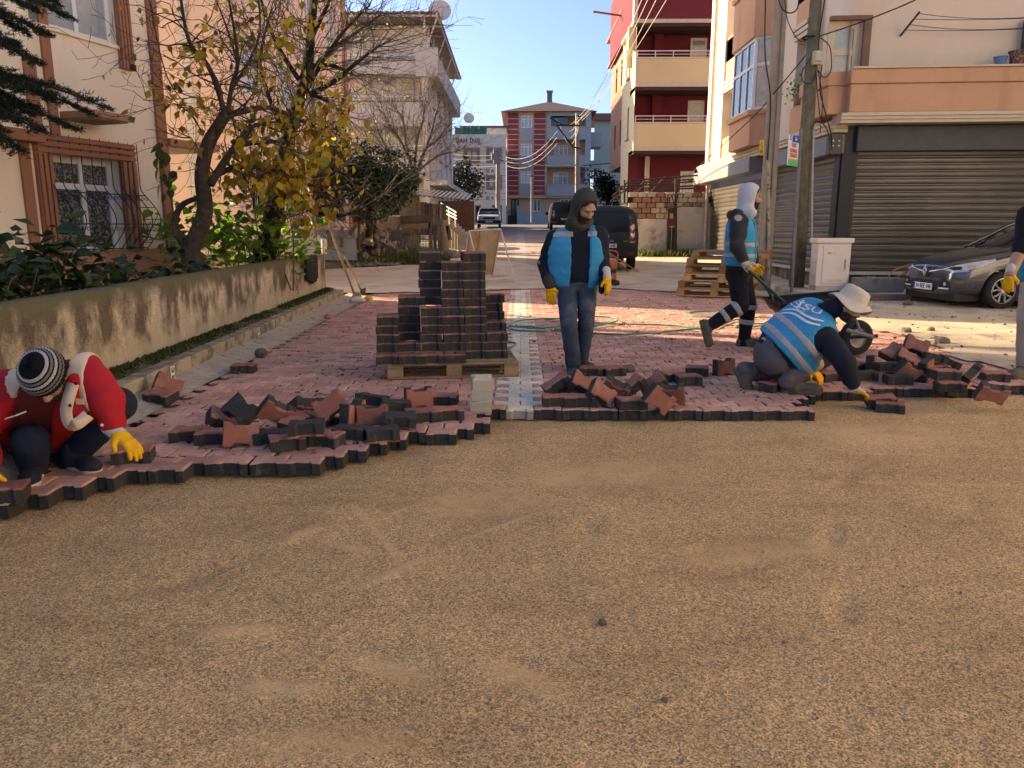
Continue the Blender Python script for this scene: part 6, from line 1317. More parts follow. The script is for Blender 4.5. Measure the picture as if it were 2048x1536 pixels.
pv = MB(); pv.tube([D(1538, 560, 16.7), D(1537, 325, 16.72)], .035, 8); pv.build('conduit', M('mottled_conduit', (.45, .38, .24), var=.2, col2=(.20, .14, .07), c2lo=.5, c2hi=.6, c2scale=9), P1); mb = MB(); mb.tube(curve([D(1531, -10, 16.66), D(1530, 110, 16.66), D(1541, 200, 16.66), D(1535, 320, 16.7)], 5), .014, 5); mb.build('cable', M('black_cable', (.015, .015, .015), rough=.6), P1)
P2 = thing('wooden_pole', 'leaning greenish wooden telephone pole in front of the shop corner', 'pole', tuple(D(1592, 582, 16.4))); mb = MB(); mb.tube([D(1592, 586, 16.4), D(1612, 290, 16.4), D(1636, -60, 16.4)], [.155, .135, .11], 14); mb.build('shaft', M('greenish_timber', (.155, .135, .085), var=.3, scale=8, rough=.9, bump=.7, bscale=35, col2=(.09, .075, .05), c2lo=.52, c2hi=.7, c2scale=6, c2stretch=(3, 3, .4)), P2, smooth=True)
c = D(1634, 116, 16.2); mb = MB(); mb.box(c, (.17, .11, .26)); mb.box(c+Vector((.01, -.065, .02)), (.15, .03, .20)); jb = mb.build('junction_box', M('beige_box', (.46, .42, .31), rough=.5), P2, bevel=.012); mb = MB(); mb.tube([D(1624, 72, 16.25)+Vector((.13*math.cos(t_), .13*math.sin(t_)+.15, 0)) for t_ in np.linspace(0, 6.28, 14)], .02, 5); mb.build('strap', MATS['black_cable'], P2)
cab = MB()
for l, r_ in (([(1644, 130, 16.1), (1640, 180, 16.1), (1652, 230, 16.05), (1662, 268, 16.05), (1664, 300, 16.3)], .012), ([(1632, 150, 16.1), (1640, 230, 16.1), (1655, 262, 16.1), (1660, 285, 16.2)], .010), ([(1636, 140, 16.1), (1645, 200, 16.1), (1640, 265, 16.3)], .009), ([(1640, 75, 16.1), (1660, 95, 16.0), (1662, 140, 16.0), (1648, 155, 16.1), (1636, 140, 16.15)], .010), ([(1622, 115, 16.1), (1604, 145, 16.0), (1608, 165, 16.0), (1625, 165, 16.1), (1632, 140, 16.1)], .010), ([(1627, 70, 16.1), (1600, 82, 16.0), (1575, 40, 16.0), (1568, -20, 16.0)], .009), ([(1650, -5, 16.3), (1640, 60, 16.25), (1636, 110, 16.2)], .013), ([(1598, -5, 16.5), (1594, 18, 16.5), (1580, 26, 16.5), (1565, 18, 16.5), (1556, -5, 16.5)], .013)):
 cab.tube(curve([D(*q) for q in l], 5), r_, 4)
cab.build('cable', MATS['black_cable'], P2)
cn = MB(); cn.tube(curve([D(1624, 590, 16.2), D(1624, 420, 16.2), D(1627, 290, 16.2), D(1630, 252, 16.2), D(1638, 248, 16.2), D(1645, 255, 16.3)], 4), .018, 6); cn.build('conduit', M('grey_conduit', (.40, .37, .33), rough=.5), P2)
def wire(name, label, pts, r=.01, sag=0.0):
 A, B = Vector(pts[0]), Vector(pts[-1]); P_ = [A.lerp(B, t_/16)-Vector((0, 0, sag*4*(t_/16)*(1-t_/16))) for t_ in range(17)] if len(pts) == 2 else curve(pts, 6); mb = MB(); mb.tube(P_, r, 4); o = mb.build(name, MATS['black_cable']); return tag(o, label, 'cable')
wire('overhead_cable', 'black cable rising from the wooden pole to the upper right over the balcony', [D(1640, 72, 16.3), D(1720, 45, 15.0), D(1830, 0, 12.8), D(1900, -45, 11.8)], .012)
wire('overhead_cable', 'dark cable slanting from the concrete pole down towards the boundary wall', [D(1614, 108, 16.5), D(1552, 182, 16.6), D(1500, 240, 19), D(1400, 330, 26), D(1362, 362, 29)], .012)
SG = thing('bus_stop_sign', 'white bus stop sign with blue header and red lettering on a grey post', 'sign', tuple(D(1588, 570, 15.6))); mb = MB(); mb.tube([D(1583, 585, 15.6), D(1602, 258, 15.6)], .032, 8); mb.build('post', M('galvanised_post', (.17, .17, .18), rough=.5, metallic=.3), SG)
s0, s1, s2, s3 = D(1600, 262, 15.6), D(1576, 288, 15.15), D(1575, 334, 15.15), D(1596, 315, 15.6)
sx_ = (s0-s1); sy_ = Vector((0, 0, 1)); Hs = (s1-s2).length*1.0; Ws = .52; FSn = frame((s1+s3)/2, Vector((sx_.x, sx_.y, 0)), (0, 0, 1)); sz_ = FSn
def sbox(x0, x1, y0, y1, z0, z1, m, nm, par): mb = MB(); V = [sz_ @ Vector((x, y, z)) for z in (z0, z1) for y in (y0, y1) for x in (x0, x1)]; mb.add(V, [(0, 2, 3, 1), (4, 5, 7, 6), (0, 1, 5, 4), (2, 6, 7, 3), (0, 4, 6, 2), (1, 3, 7, 5)]); return mb.build(nm, m, par)
Hs = .56; brd = sbox(-Ws/2, Ws/2, -Hs/2, Hs/2, -.008, .008, M('sign_white', (.72, .72, .70), rough=.35), 'board', SG)
sbox(-Ws/2+.17, Ws/2, .16, Hs/2, .008, .010, M('sign_blue', (.02, .10, .45), rough=.35), 'blue_header', brd); sbox(-Ws/2, Ws/2, -Hs/2, -.17, .008, .010, M('sign_green', (.14, .50, .20), rough=.35), 'green_footer', brd); sbox(-Ws/2, Ws/2, -.17, -.145, .008, .010, M('sign_orange', (.75, .42, .18), rough=.35), 'orange_line', brd)
rd = M('sign_red', (.62, .05, .05), rough=.4)
def stext(t_, x, y, s, m, sx=1.0): text_mesh(t_, s, m, sz_ @ Matrix.Translation((x, y, .011)), brd, bold=.003, depth=.001, sx=sx)
stext('D', -Ws/2+.085, .22, .13, MATS['sign_blue']); stext('34', Ws/2-.17, .22, .09, FW); stext('ÜLKÜ', 0, .10, .10, rd); stext('ROMAN', 0, .0, .10, rd); stext('DURAĞI', 0, -.09, .10, rd, .95)
# far poles with crossarms and lines
def far_pole(px, y0, y1, Y, r, label, arms):
 t = thing('utility_pole', label, 'pole', (D(px, y0, Y).x, Y, tz(Y))); mb = MB(); mb.tube([D(px, y0, Y), D(px, y1, Y)], [r*1.3, r], 8); mb.build('shaft', conc, t); mb = MB()
 for a in arms: mb.tube([D(*q, Y-.2) for q in a], .05, 5)
 mb.build('crossarm', M('dark_steel', (.04, .035, .035)), t); return t
far_pole(1155, 400, 226, 54, .14, 'tall pale pole with slanting crossarm before the red striped block', [((1113, 250), (1160, 251)), ((1113, 250), (1146, 294), (1161, 297)), ((1155, 232), (1162, 232)), ((1100, 236), (1125, 250))])
far_pole(996, 430, 297, 58, .14, 'short pole with a transformer cluster before the cream building', [((985, 318), (998, 328)), ((990, 300), (1000, 300)), ((988, 306), (1001, 306))])
o = MB();
for q in ((992, 303), (988, 313), (997, 315), (992, 322), (999, 306)): o.box(D(*q, 57.6), (.42, .3, .42))
x = o.build('transformer', M('grey_transformer', (.30, .28, .27), var=.2), [c for c in bpy.data.objects if c.name.startswith('utility_pole')][-1], bevel=.05)
far_pole(1063, 445, 350, 66, .06, 'thin dark pole before the middle windows of the striped block', [((1060, 352), (1066, 352))])
wv = [((1150, 234), (1217, 150)), ((1155, 236), (1222, 165)), ((1160, 242), (1228, 190)), ((1120, 242), (1160, 255)), ((1110, 240), (1150, 262))]
WM = M('pale_wire', (.55, .50, .47))
def pwire(label, A, B, sag, r, m=WM): mb = MB(); mb.tube([A.lerp(B, t_/14)-Vector((0, 0, sag*4*(t_/14)*(1-t_/14))) for t_ in range(15)], r, 4); tag(mb.build('power_line', m), label, 'cable', 'power lines over the street')
for k, (x0, xt) in enumerate(((1158, 1285), (1160, 1297), (1163, 1314), (1150, 1335))): pwire('%s power line from the tall far pole, climbing past the red house' % ORD[k], D(x0, 232+5*k, 54), D(xt, -4, 26+k), .5, .014)
for k in range(4): pwire('%s pale line swagged between the far pole and the crossarm, before the top balcony' % ORD[k], D(1112+4*k, 238+6*k, 53.8), D(1158, 233+7*k, 53.8), .5+.2*k, .022)
for k in range(3): pwire('%s pale line from the transformer pole across the striped block' % ORD[k], D(998, 306+8*k, 57.5), D(1115, 262+12*k, 54), 1.0, .022)
pwire('dark line crossing low before the striped block balconies', D(998, 320, 58), D(1230, 325, 48), .3, .03, MATS['black_cable'])
for k, y in enumerate((308, 317, 330, 360)): pwire('%s thin line crossing the cream building front' % ORD[k], D(902, y, 62), D(992, y+2, 58), .1, .014, MATS['groove_brown'])
# =================================================================== cabinet, concrete block, kerb, tubes at the shop
pv_ = MB(); pv_.prism([(6.3, 14.45), (16, 14.75), (16, 16.6), (6.85, 16.75), (5.6, 17.6), (5.45, 15.6)], -.1, .115); o = pv_.build('pavement', dust_m, bevel=.02); tag(o, kind='structure')
kb = thing('kerb', 'red painted kerb', 'kerb'); del kb['category']; tag(kb, kind='structure')
for k in range(10):
 x0 = 6.32+k*.96; mb = MB(); a = lambda x: 14.36+(x-6.3)*.031; mb.prism([(x0, a(x0)), (x0+.945, a(x0+.945)), (x0+.945, a(x0+.945)+.11), (x0, a(x0)+.11)], -.05, .135); mb.build('kerb_stone', M('red_kerb', (.24, .13, .105), var=.2, scale=5, bump=.3), kb, bevel=.012)
CB = thing('utility_cabinet', 'white street utility cabinet with louvred door before the wide shutter', 'cabinet', tuple(G(1662, 580, .115))); cw = M('cabinet_white', (.78, .66, .56), var=.05, rough=.5); c0 = G(1662, 581, .115); w_, d_, h_ = .66, .34, 1.02
def cbx(x0, x1, y0, y1, z0, z1): mb = MB(); mb.bb((c0.x+x0, c0.y+y0, c0.z+z0), (c0.x+x1, c0.y+y1, c0.z+z1)); return mb
cbx(-.31, .31, 0, d_, 0, .09).build('base', M('cabinet_base', (.50, .43, .38)), CB); cbx(-.33, .33, -.01, d_, .09, .93).build('body', cw, CB, bevel=.01); cbx(-.37, .37, -.05, d_+.04, .93, 1.03).build('cap', cw, CB, bevel=.025, seg=2)
dd = cbx(-.22, .29, -.03, -.01, .14, .89).build('door', cw, CB, bevel=.006); cbx(.21, .235, -.05, -.03, .42, .62).build('handle', M('steel_grey', (.35, .34, .34), rough=.4, metallic=.5), dd, bevel=.005)
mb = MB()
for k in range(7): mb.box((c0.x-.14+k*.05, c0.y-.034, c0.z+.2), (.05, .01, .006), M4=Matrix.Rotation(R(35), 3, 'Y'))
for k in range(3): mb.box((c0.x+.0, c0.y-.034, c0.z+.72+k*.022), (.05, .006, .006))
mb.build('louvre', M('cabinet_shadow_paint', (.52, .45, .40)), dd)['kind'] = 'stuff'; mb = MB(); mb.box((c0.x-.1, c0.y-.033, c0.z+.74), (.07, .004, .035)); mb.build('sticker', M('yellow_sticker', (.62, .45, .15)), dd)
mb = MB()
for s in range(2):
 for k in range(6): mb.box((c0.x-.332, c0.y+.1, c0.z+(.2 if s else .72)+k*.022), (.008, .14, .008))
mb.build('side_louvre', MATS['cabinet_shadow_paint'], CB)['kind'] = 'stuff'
q = G(1763, 585, .115); mb = MB(); mb.bb((q.x-.43, q.y, .115), (q.x+.43, q.y+.42, .39)); o = mb.build('concrete_block', M('grey_concrete_block', (.255, .24, .205), var=.22, scale=5, rough=.95, bump=.4, col2=(.15, .135, .11), c2lo=.5, c2hi=.66, c2scale=5), bevel=.02, seg=2); tag(o, 'grey concrete block with orange tubes, on the pavement before the shutter', 'concrete block')
for k, (l, nm) in enumerate((([(1772, 560), (1790, 540), (1815, 531), (1840, 522)], 'upper curved'), ([(1784, 562), (1805, 548), (1825, 533), (1840, 522)], 'lower straight'))):
 mb = MB(); mb.tube(curve([D(x, y, q.y+.25-.05*i) for i, (x, y) in enumerate(l)], 5), .016, 6); o = mb.build('conduit_tube', M('orange_tube', (.62, .20, .08), rough=.45)); tag(o, '%s orange plastic tube sticking out of the concrete block' % nm, 'tube', 'orange tubes')
for k in range(2): mb = MB(); a = D(1736+12*k, 566, q.y+.2); mb.tube([a-Vector((0, 0, .1)), a+Vector((0, 0, .14))], .012, 5); o = mb.build('pipe_stub', MATS['grey_conduit']); tag(o, '%s of two grey pipe stubs standing behind the concrete block' % ('left' if not k else 'right'), 'pipe', 'grey pipe stubs')
# =================================================================== tools, cloth, hose
oakm = M('tool_handle', (.40, .27, .15), var=.2, scale=10, rough=.7)
def shovel(A, B, label, blade=True, dirv=(0, 0, 1), nm='shovel'):
 t = thing(nm, label, nm, tuple(B)); A, B = Vector(A), Vector(B); d = (B-A).normalized(); mb = MB(); mb.tube([A, A.lerp(B, .5)+Vector((0, .01, 0)), B], [.018, .019, .017], 7); mb.build('handle', oakm, t, smooth=True); s = d.cross(Vector(dirv)).normalized(); n_ = s.cross(d).normalized(); mb = MB(); V, F_ = [], []
 for i in range(7):
  u = i/6; hw_ = .11*(1-.65*max(0, u-.45)**1.4/.43) if i else .06
  for j in range(5): w2 = (j-2)/2; V.append(tuple(B+d*(u*.30-.02)+s*hw_*w2+n_*(.035*w2*w2-.02*u)))
 F_ = [tuple(f) for f in grid_faces(7, 5)]; mb.add(V, F_); o = mb.build('blade', M('shovel_steel', (.30, .26, .20), rough=.55, metallic=.35, var=.25, scale=12), t, smooth=True); mo = o.modifiers.new('t', 'SOLIDIFY'); mo.thickness = .004; return t
shovel(DX(649, 428, -3.32), G(709, 588, .12), 'long handled shovel leaning on the end of the garden wall', dirv=(.5, -.8, 0))
shovel(DX(690, 514, -3.2), G(722, 580, .1), 'shorter shovel leaning beside the long one at the wall end', dirv=(.5, -.8, 0))
v1 = Vector((4.15-1.6, 21.3, .95))
shovel(D(1198, 492, 20.6), G(1262, 548, .06), 'wooden handled shovel leaning on the plate compactor, left of two', dirv=(0, -.3, 1)); shovel(D(1203, 496, 20.4), G(1284, 549, .06), 'wooden handled shovel by the black van, blade furthest right', dirv=(0, -.3, 1))
# black jacket over the wall corner
V = []; nx_, ny_ = 10, 22; y0 = 13.2
for j in range(ny_):
 for i in range(nx_):
  y = y0+.9*i/(nx_-1); t_ = j/(ny_-1); wob = .012*math.sin(i*1.9+j*.5)
  if t_ < .3: x = x_wall(y)-.26+(.29)*t_/.3; z = ZW+.015+wob
  else: k = (t_-.3)/.7; x = x_wall(y)+.035+.02*math.sin(i*2.1)*k+.02; z = ZW+.01-.50*k*(1-.35*abs(i/(nx_-1)-.55))
  V.append((x, y, z))
o = np_mesh('black_jacket', V, grid_faces(ny_, nx_), M('black_cloth', (.012, .012, .014), rough=.85, var=.3, scale=20, bump=.4, bscale=120)); tag(o, 'black jacket thrown over the end of the garden wall', 'jacket'); mo = o.modifiers.new('t', 'SOLIDIFY'); mo.thickness = .018; mo.offset = 1
c = DX(677, 490, -3.75); mb = MB(); mb.lathe([(.05, 0), (.055, .02), (.055, .26), (.05, .28), (.001, .28)], 12, Matrix.Translation((c.x, 14.9, ZW))); o = mb.build('plastic_cup', M('ivory_plastic', (.60, .52, .42), rough=.5), smooth=True, auto=40); tag(o, 'ivory plastic pipe piece standing on the wall end', 'pipe piece')
mb = MB(); p = G(716, 604, .02); mb.tube([p+Vector((x, y, z)) for x, y, z in ((-.12, -.1, .02), (-.04, -.02, .06), (.05, .0, .05), (.12, .08, .02))], [.03, .06, .05, .02], 7); o = mb.build('plastic_bag', M('crumpled_plastic', (.60, .57, .52), rough=.4, bump=.8, bscale=30, bdist=.03), smooth=True); tag(o, 'crumpled pale plastic lying at the foot of the leaning shovels', 'plastic bag'); mb = MB(); p = G(736, 600, .02); mb.tube([p+Vector((x, y, z)) for x, y, z in ((-.07, -.02, .02), (0, .0, .05), (.08, .04, .02))], [.02, .05, .02], 7); o = mb.build('glove', M('yellow_rag', (.55, .38, .03), rough=.7), smooth=True); tag(o, 'yellow rag dropped beside the shovels at the wall end', 'rag')
# green hose in loose loops
rs = RS(71)
def hose(pts, label): mb = MB(); mb.tube(curve([G(x, y, z) for x, y, z in pts], 6), .0115, 6); o = mb.build('hose', M('green_hose', (.03, .24, .14), rough=.4, var=.25, scale=4, col2=(.14, .30, .20), c2lo=.5, c2hi=.6, c2scale=3), smooth=True); return tag(o, label, 'hose', 'green garden hose')
hose([(905, 662, .02), (960, 664, .02), (1008, 654, .03), (1040, 641, .04), (1100, 637, .05), (1140, 640, .05), (1120, 652, .04), (1060, 656, .03), (1010, 650, .03), (1030, 660, .02), (1090, 662, .02), (1078, 655, .03), (1030, 652, .02), (1000, 655, .02), (985, 660, .02)], 'green hose loops crossing the white band behind the pallet')
hose([(1090, 640, .03), (1150, 634, .05), (1215, 634, .05), (1235, 641, .04), (1200, 650, .03), (1140, 656, .02), (1110, 660, .02), (1180, 648, .03), (1240, 648, .02), (1330, 650, .02), (1386, 655, .02), (1400, 657, .02), (1360, 660, .02), (1280, 668, .02), (1200, 667, .02), (1150, 664, .02), (1110, 658, .02)], 'green hose loops behind the legs of the hooded man')
hose([(985, 683, .01), (1020, 684, .01), (1032, 688, .01), (1015, 696, .01), (985, 700, .01)], 'short bight of green hose just right of the pallet'); hose([(1430, 657, .02), (1470, 640, .02), (1530, 634, .02), (1560, 640, .02), (1520, 652, .02), (1470, 654, .02), (1500, 648, .02), (1580, 646, .02)], 'pale green hose loops behind the walking man boots')
# =================================================================== plate compactor behind the hooded man
PC = thing('plate_compactor', 'orange plate compactor standing behind the hooded man by the black van', 'compactor', tuple(G(1217, 568, 0))); p = G(1217, 570, .03); org = M('orange_paint', (.52, .14, .06), rough=.45, var=.15, scale=6); dk = M('engine_dark', (.04, .035, .03), rough=.6)
mb = MB(); mb.prism([(p.x-.22, p.y), (p.x+.26, p.y), (p.x+.22, p.y+.6), (p.x-.2, p.y+.6)], p.z, p.z+.1); mb.build('base_plate', dk, PC, bevel=.02); mb = MB(); mb.box((p.x+.02, p.y+.2, p.z+.20), (.34, .32, .16)); mb.build('vibrator', org, PC, bevel=.03, seg=2); mb = MB(); mb.box((p.x+.02, p.y+.2, p.z+.30), (.3, .3, .08)); mb.build('coupling', dk, PC); mb = MB(); mb.box((p.x, p.y+.18, p.z+.47), (.40, .36, .24)); mb.build('engine', org, PC, bevel=.06, seg=3)
mb = MB(); mb.tube(curve([(p.x-.2, p.y+.1, p.z+.5), (p.x-.2, p.y+.1, p.z+.75), (p.x+.0, p.y+.1, p.z+.79), (p.x+.2, p.y+.1, p.z+.75), (p.x+.2, p.y+.1, p.z+.5)], 4), .018, 6); mb.build('guard_bar', org, PC)
# =================================================================== rubble lot on the left
SHK = thing('shack', 'patched timber shack with a tin roof by the street steps', 'shack', (-4.2, 30, .4)); plank = [M('old_plank_%s' % n, c, var=.3, scale=6, rough=.95, bump=.5, rnd=.25) for n, c in (('brown', (.15, .10, .062)), ('grey', (.20, .165, .12)), ('tan', (.33, .215, .12)))]
YK = 30.0; rs = RS(81)
for k in range(26):
 px = 834+k*2.25; w_ = .052*YK/30; a, b_ = D(px, 470-rs.rand()*6, YK+rs.normal()*.02), D(px+rs.normal()*.6, 402+(px-834)*.12+rs.rand()*3, YK+rs.normal()*.02); mb = MB(); mb.slab(a-Vector((.025, 0, 0)), a+Vector((.025, 0, 0)), b_+Vector((.025, 0, 0)), b_-Vector((.025, 0, 0)), (0, .03, 0)); mb.build('plank', plank[int(rs.choice(3, p=[.4, .3, .3]))], SHK)
mb = MB(); a, b_ = D(800, 389, YK-.3), D(935, 403, YK-.2)
for k in range(30):
 p0, p1 = a.lerp(b_, k/30), a.lerp(b_, (k+1)/30); h_ = .05*(k % 2); mb.slab(p0+Vector((0, 0, h_)), p1+Vector((0, 0, h_)), p1+Vector((0, 3.2, .35+h_)), p0+Vector((0, 3.2, .35+h_)), (0, 0, .02))
mb.build('tin_roof', M('dull_tin', (.12, .105, .10), rough=.6, var=.3, scale=3), SHK); mb = MB(); a, b_ = D(834, 470, YK+.1), D(893, 408, YK+.1); mb.bb((a.x, YK+.06, a.z), (b_.x, YK+.1, b_.z)); mb.build('backing', plank[0], SHK)
# lean-to house with basement window
LH = thing('low_house', 'low dirty plastered house behind the rubble with a small white framed window', 'house', (-7, 31.5, .4)); FLh = Face((D(690, 420, 31.5).x, 31.5), (1, 0), (0, -1)); q0, q1 = FLh.uz(778, 433), FLh.uz(800, 415); mb = MB(); FLh.wall(mb, -2, FLh.uz(838, 420)[0], tz(31)-.3, FLh.uz(760, 385)[1], [(q0[0], q1[0], q0[1], q1[1])]); mb.build('wall', M('dirty_plaster', (.27, .225, .18), var=.25, scale=2, rough=.95, col2=(.15, .125, .10), c2lo=.5, c2hi=.65, c2scale=1.5), LH)
window(FLh, (q0[0], q1[0], q0[1], q1[1]), LH, pane=DARKW, mull=(), fw=.05, back=.02); mb = MB(); FLh.box(mb, -2, FLh.uz(720, 420)[0], FLh.uz(700, 448)[1], FLh.uz(700, 395)[1], .02, .10); mb.build('ochre_panel', M('ochre_boarding', (.30, .20, .11), var=.25, scale=3), LH)
mb = MB(); FLh.box(mb, -2.3, FLh.uz(700, 420)[0], FLh.uz(700, 393)[1], FLh.uz(700, 389)[1], -.5, .8); mb.build('roof', M('rust_sheet', (.10, .06, .045), var=.3), LH)
# rubble pile: chunks
rs = RS(83); RP = thing('rubble_heap', 'heap of broken masonry in the weedy lot', 'rubble heap', tuple(D(750, 500, 26))); rub = [M('rubble_%s' % n, c, var=.25, scale=9, rough=.95, bump=.6, rnd=.25) for n, c in (('pale', (.40, .34, .27)), ('tan', (.33, .26, .19)), ('brick', (.30, .17, .12)))]
chm = []
for s_ in range(6):
 bm = bmesh.new(); bmesh.ops.create_icosphere(bm, subdivisions=1, radius=1);
 for v in bm.verts: v.co = Vector((v.co.x*1.2, v.co.y*.9, v.co.z*.7))*(1+.45*rs.normal()*.6)
 me = bpy.data.meshes.new('chunk'); bm.to_mesh(me); bm.free(); me.materials.append(rub[s_ % 3]); chm.append(me)
for k in range(170):
 u = rs.normal()*.42; v_ = rs.normal()*.35; hgt = 1.15*math.exp(-(u*u+v_*v_)*2.2)*rs.rand()**.5; c = D(750, 505, 26); o = link('chunk', chm[rs.randint(6)], RP); s_ = .07+.12*rs.rand()**2; o.location = Vector((c.x+u*1.3, 26.3+v_, tz(26)+.05+hgt))-PWL[RP]; o.scale = (s_, s_, s_); o.rotation_euler = rs.rand(3)*6
# plank fence, boards, post with red box, low wall
FN = thing('plank_fence', 'ramshackle fence of old planks and a grey sheet at the rubble lot', 'fence', tuple(D(830, 510, 26.5)));
for k, (x0, y0, x1, y1, w_, m) in enumerate([(800, 440, 862, 438, .26, 0), (802, 452, 860, 450, .22, 2), (792, 466, 800, 446, .08, 1), (893, 500, 891, 440, .16, 2), (880, 505, 878, 440, .14, 1), (870, 498, 868, 450, .10, 0), (886, 500, 884, 452, .10, 1), (752, 500, 774, 470, .07, 1), (815, 492, 835, 458, .03, 1), (900, 480, 895, 452, .12, 0), (862, 496, 860, 440, .12, 0)]):
 a, b_ = D(x0, y0, 26.4), D(x1, y1, 26.4); d = (b_-a).normalized(); s_ = d.cross(Vector((0, 1, 0)))*w_/2; mb = MB(); mb.slab(a-s_, a+s_, b_+s_, b_-s_, (0, .05, 0)); mb.build('plank', plank[m], FN)
mb = MB(); a, b_ = D(783, 493, 26.2), D(803, 460, 26.2); mb.bb((a.x, 26.2, a.z), (b_.x, 26.23, b_.z)); mb.build('sheet', M('grey_sheet', (.10, .10, .105), var=.2, scale=4, rough=.7), FN); mb = MB(); a, b_ = D(804, 500, 26.45), D(878, 452, 26.45)
for k in range(15):
 x = a.x+(b_.x-a.x)*k/14; mb.tube([(x, 26.45, a.z), (x, 26.45, b_.z)], .006, 3); z = a.z+(b_.z-a.z)*k/14; mb.tube([(a.x, 26.45, z), (b_.x, 26.45, z)], .006, 3)
mb.build('green_mesh', M('green_mesh', (.02, .10, .075)), FN)
RB = thing('red_box_post', 'faded red metal box on a post in the rubble lot', 'box on post', tuple(D(716, 470, 25.5))); mb = MB(); a, b_ = D(718, 500, 25.5), D(718, 446, 25.5); mb.tube([a, b_], .05, 6); mb.build('post', plank[0], RB); mb = MB(); a, b_ = D(706, 446, 25.4), D(727, 419, 25.4); mb.bb((a.x, 25.3, a.z), (b_.x, 25.55, b_.z)); mb.build('box', M('faded_red', (.26, .06, .05), var=.25, scale=5, rough=.7), RB, bevel=.02)
mb = MB(); a, b_ = D(583, 497, 20), D(637, 471, 20); mb.bb((a.x, 20, a.z-.4), (b_.x, 20.2, b_.z)); o = mb.build('low_wall', M('whitewash', (.47, .44, .38), var=.18, scale=3, col2=(.28, .25, .2), c2lo=.55, c2hi=.68, c2scale=4), bevel=.02); tag(o, 'short whitewashed wall behind the bush, above the garden wall', 'wall')
mb = MB(); a, b_ = D(630, 500, 23.5), D(710, 460, 23.5); mb.bb((a.x, 23.5, a.z-.3), (b_.x, 23.6, b_.z)); o = mb.build('grey_fence_panel', M('grey_panel_paint', (.30, .31, .29), var=.12, scale=2)); tag(o, 'pale grey panel fence behind the leaning shovel', 'fence panel')
for k, (x0, y0, x1, y1) in enumerate(((683, 495, 684, 453), (660, 495, 659, 455), (700, 470, 712, 450))):
 a, b_ = D(x0, y0, 23.3), D(x1, y1, 23.3); mb = MB(); mb.tube([a, b_], .06, 5); o = mb.build('fence_post', plank[0]); tag(o, ('reddish timber post right of the leaning shovel handle', 'thin timber post behind the leaning shovel handle', 'slanting timber by the red box')[k], 'post')
# verge of rubble along the side street
rs = RS(84); _p = []
for k in range(1500):
 t_ = rs.rand(); x = -8+6.2*t_; y = np.interp(x, [-8, -3.8, -1.7], [22.0, 23.7, 27.8])+abs(rs.normal())*1.0; _p.append((x, y))
_it3 = iter(_p);
def _fx3(): _cur[0] = next(_it3); return _cur[0][0]
chips(1500, _fx3, lambda: _cur[0][1], .02, .12, M('verge_chip', (.22, .18, .13), attr=.6, var=.3), 'rubble_strip', 'strip of broken stone and earth edging the rubble lot', zf=lambda x, y: tz(y)+.03)
V = [];
for y in np.linspace(22, 34, 60):
 for t_ in np.linspace(0, 1, 26): x1 = np.interp(y, [22, 23.7, 27.8, 34], [-7.5, -3.7, -2.2, -2.9]); V.append((x1-9*t_, y, tz(y)+.12*min(1, t_*6)+.02))
V = np.array(V); V[:, 2] += .06*fbm(V[:, :2], 1.2, 4, 3); o = np_mesh('rubble_ground', V, grid_faces(60, 26), M('weedy_earth', (.17, .14, .10), var=.35, scale=2, bump=.9, bscale=20, bdist=.04, col2=(.09, .10, .045), c2lo=.5, c2hi=.62, c2scale=1.3)); tag(o, kind='structure')
# street steps with white railing
ST = thing('street_steps', 'concrete steps with a white tube railing beside the shack', 'steps', tuple(D(900, 450, 33))); mb = MB()
for k in range(7): a = D(884+6*k, 436+5.5*k, 33-.25*k); mb.bb((a.x-.1, 33-.25*k-.2, a.z-1.0), (a.x+.35, 33-.25*k+1.2, a.z))
mb.build('step', M('step_concrete', (.33, .28, .22), var=.2, scale=4), ST, bevel=.015); mb = MB(); a, b_ = D(882, 406, 32), D(913, 425, 31); c, d = D(884, 432, 32), D(914, 445, 31)
for t_ in (0, .35, .65): mb.tube([a.lerp(c, t_), b_.lerp(d, t_)], .03, 5)
for t_ in (.1, .5, .9): mb.tube([a.lerp(b_, t_), c.lerp(d, t_)+Vector((0, 0, -.2))], .03, 5)
mb.build('railing', FW, ST)
mb = MB(); a, b_ = D(905, 450, 44), D(948, 402, 44); mb.bb((a.x-1.5, 44, tz(44)-.2), (b_.x, 44.25, b_.z)); o = mb.build('brick_wall', M('dark_brick_wall', (.16, .085, .06), var=.3, scale=6, rough=.95), bevel=.02); tag(o, 'dark reddish brick wall beside the street behind the white railing', 'wall')
# manhole ring and broken mortar patch in the paving
mb = MB(); c = G(1425, 629, .004);
o = MB(); o.lathe([(.44, .0), (.43, .02), (.36, .025), (.35, .006), (.001, .006)], 28, Matrix.Translation((c.x, c.y, .002))); x = o.build('manhole', M('dusty_iron', (.20, .165, .13), var=.25, scale=9, rough=.9)); tag(x, 'dust covered round manhole in the paving behind the walking man', 'manhole')
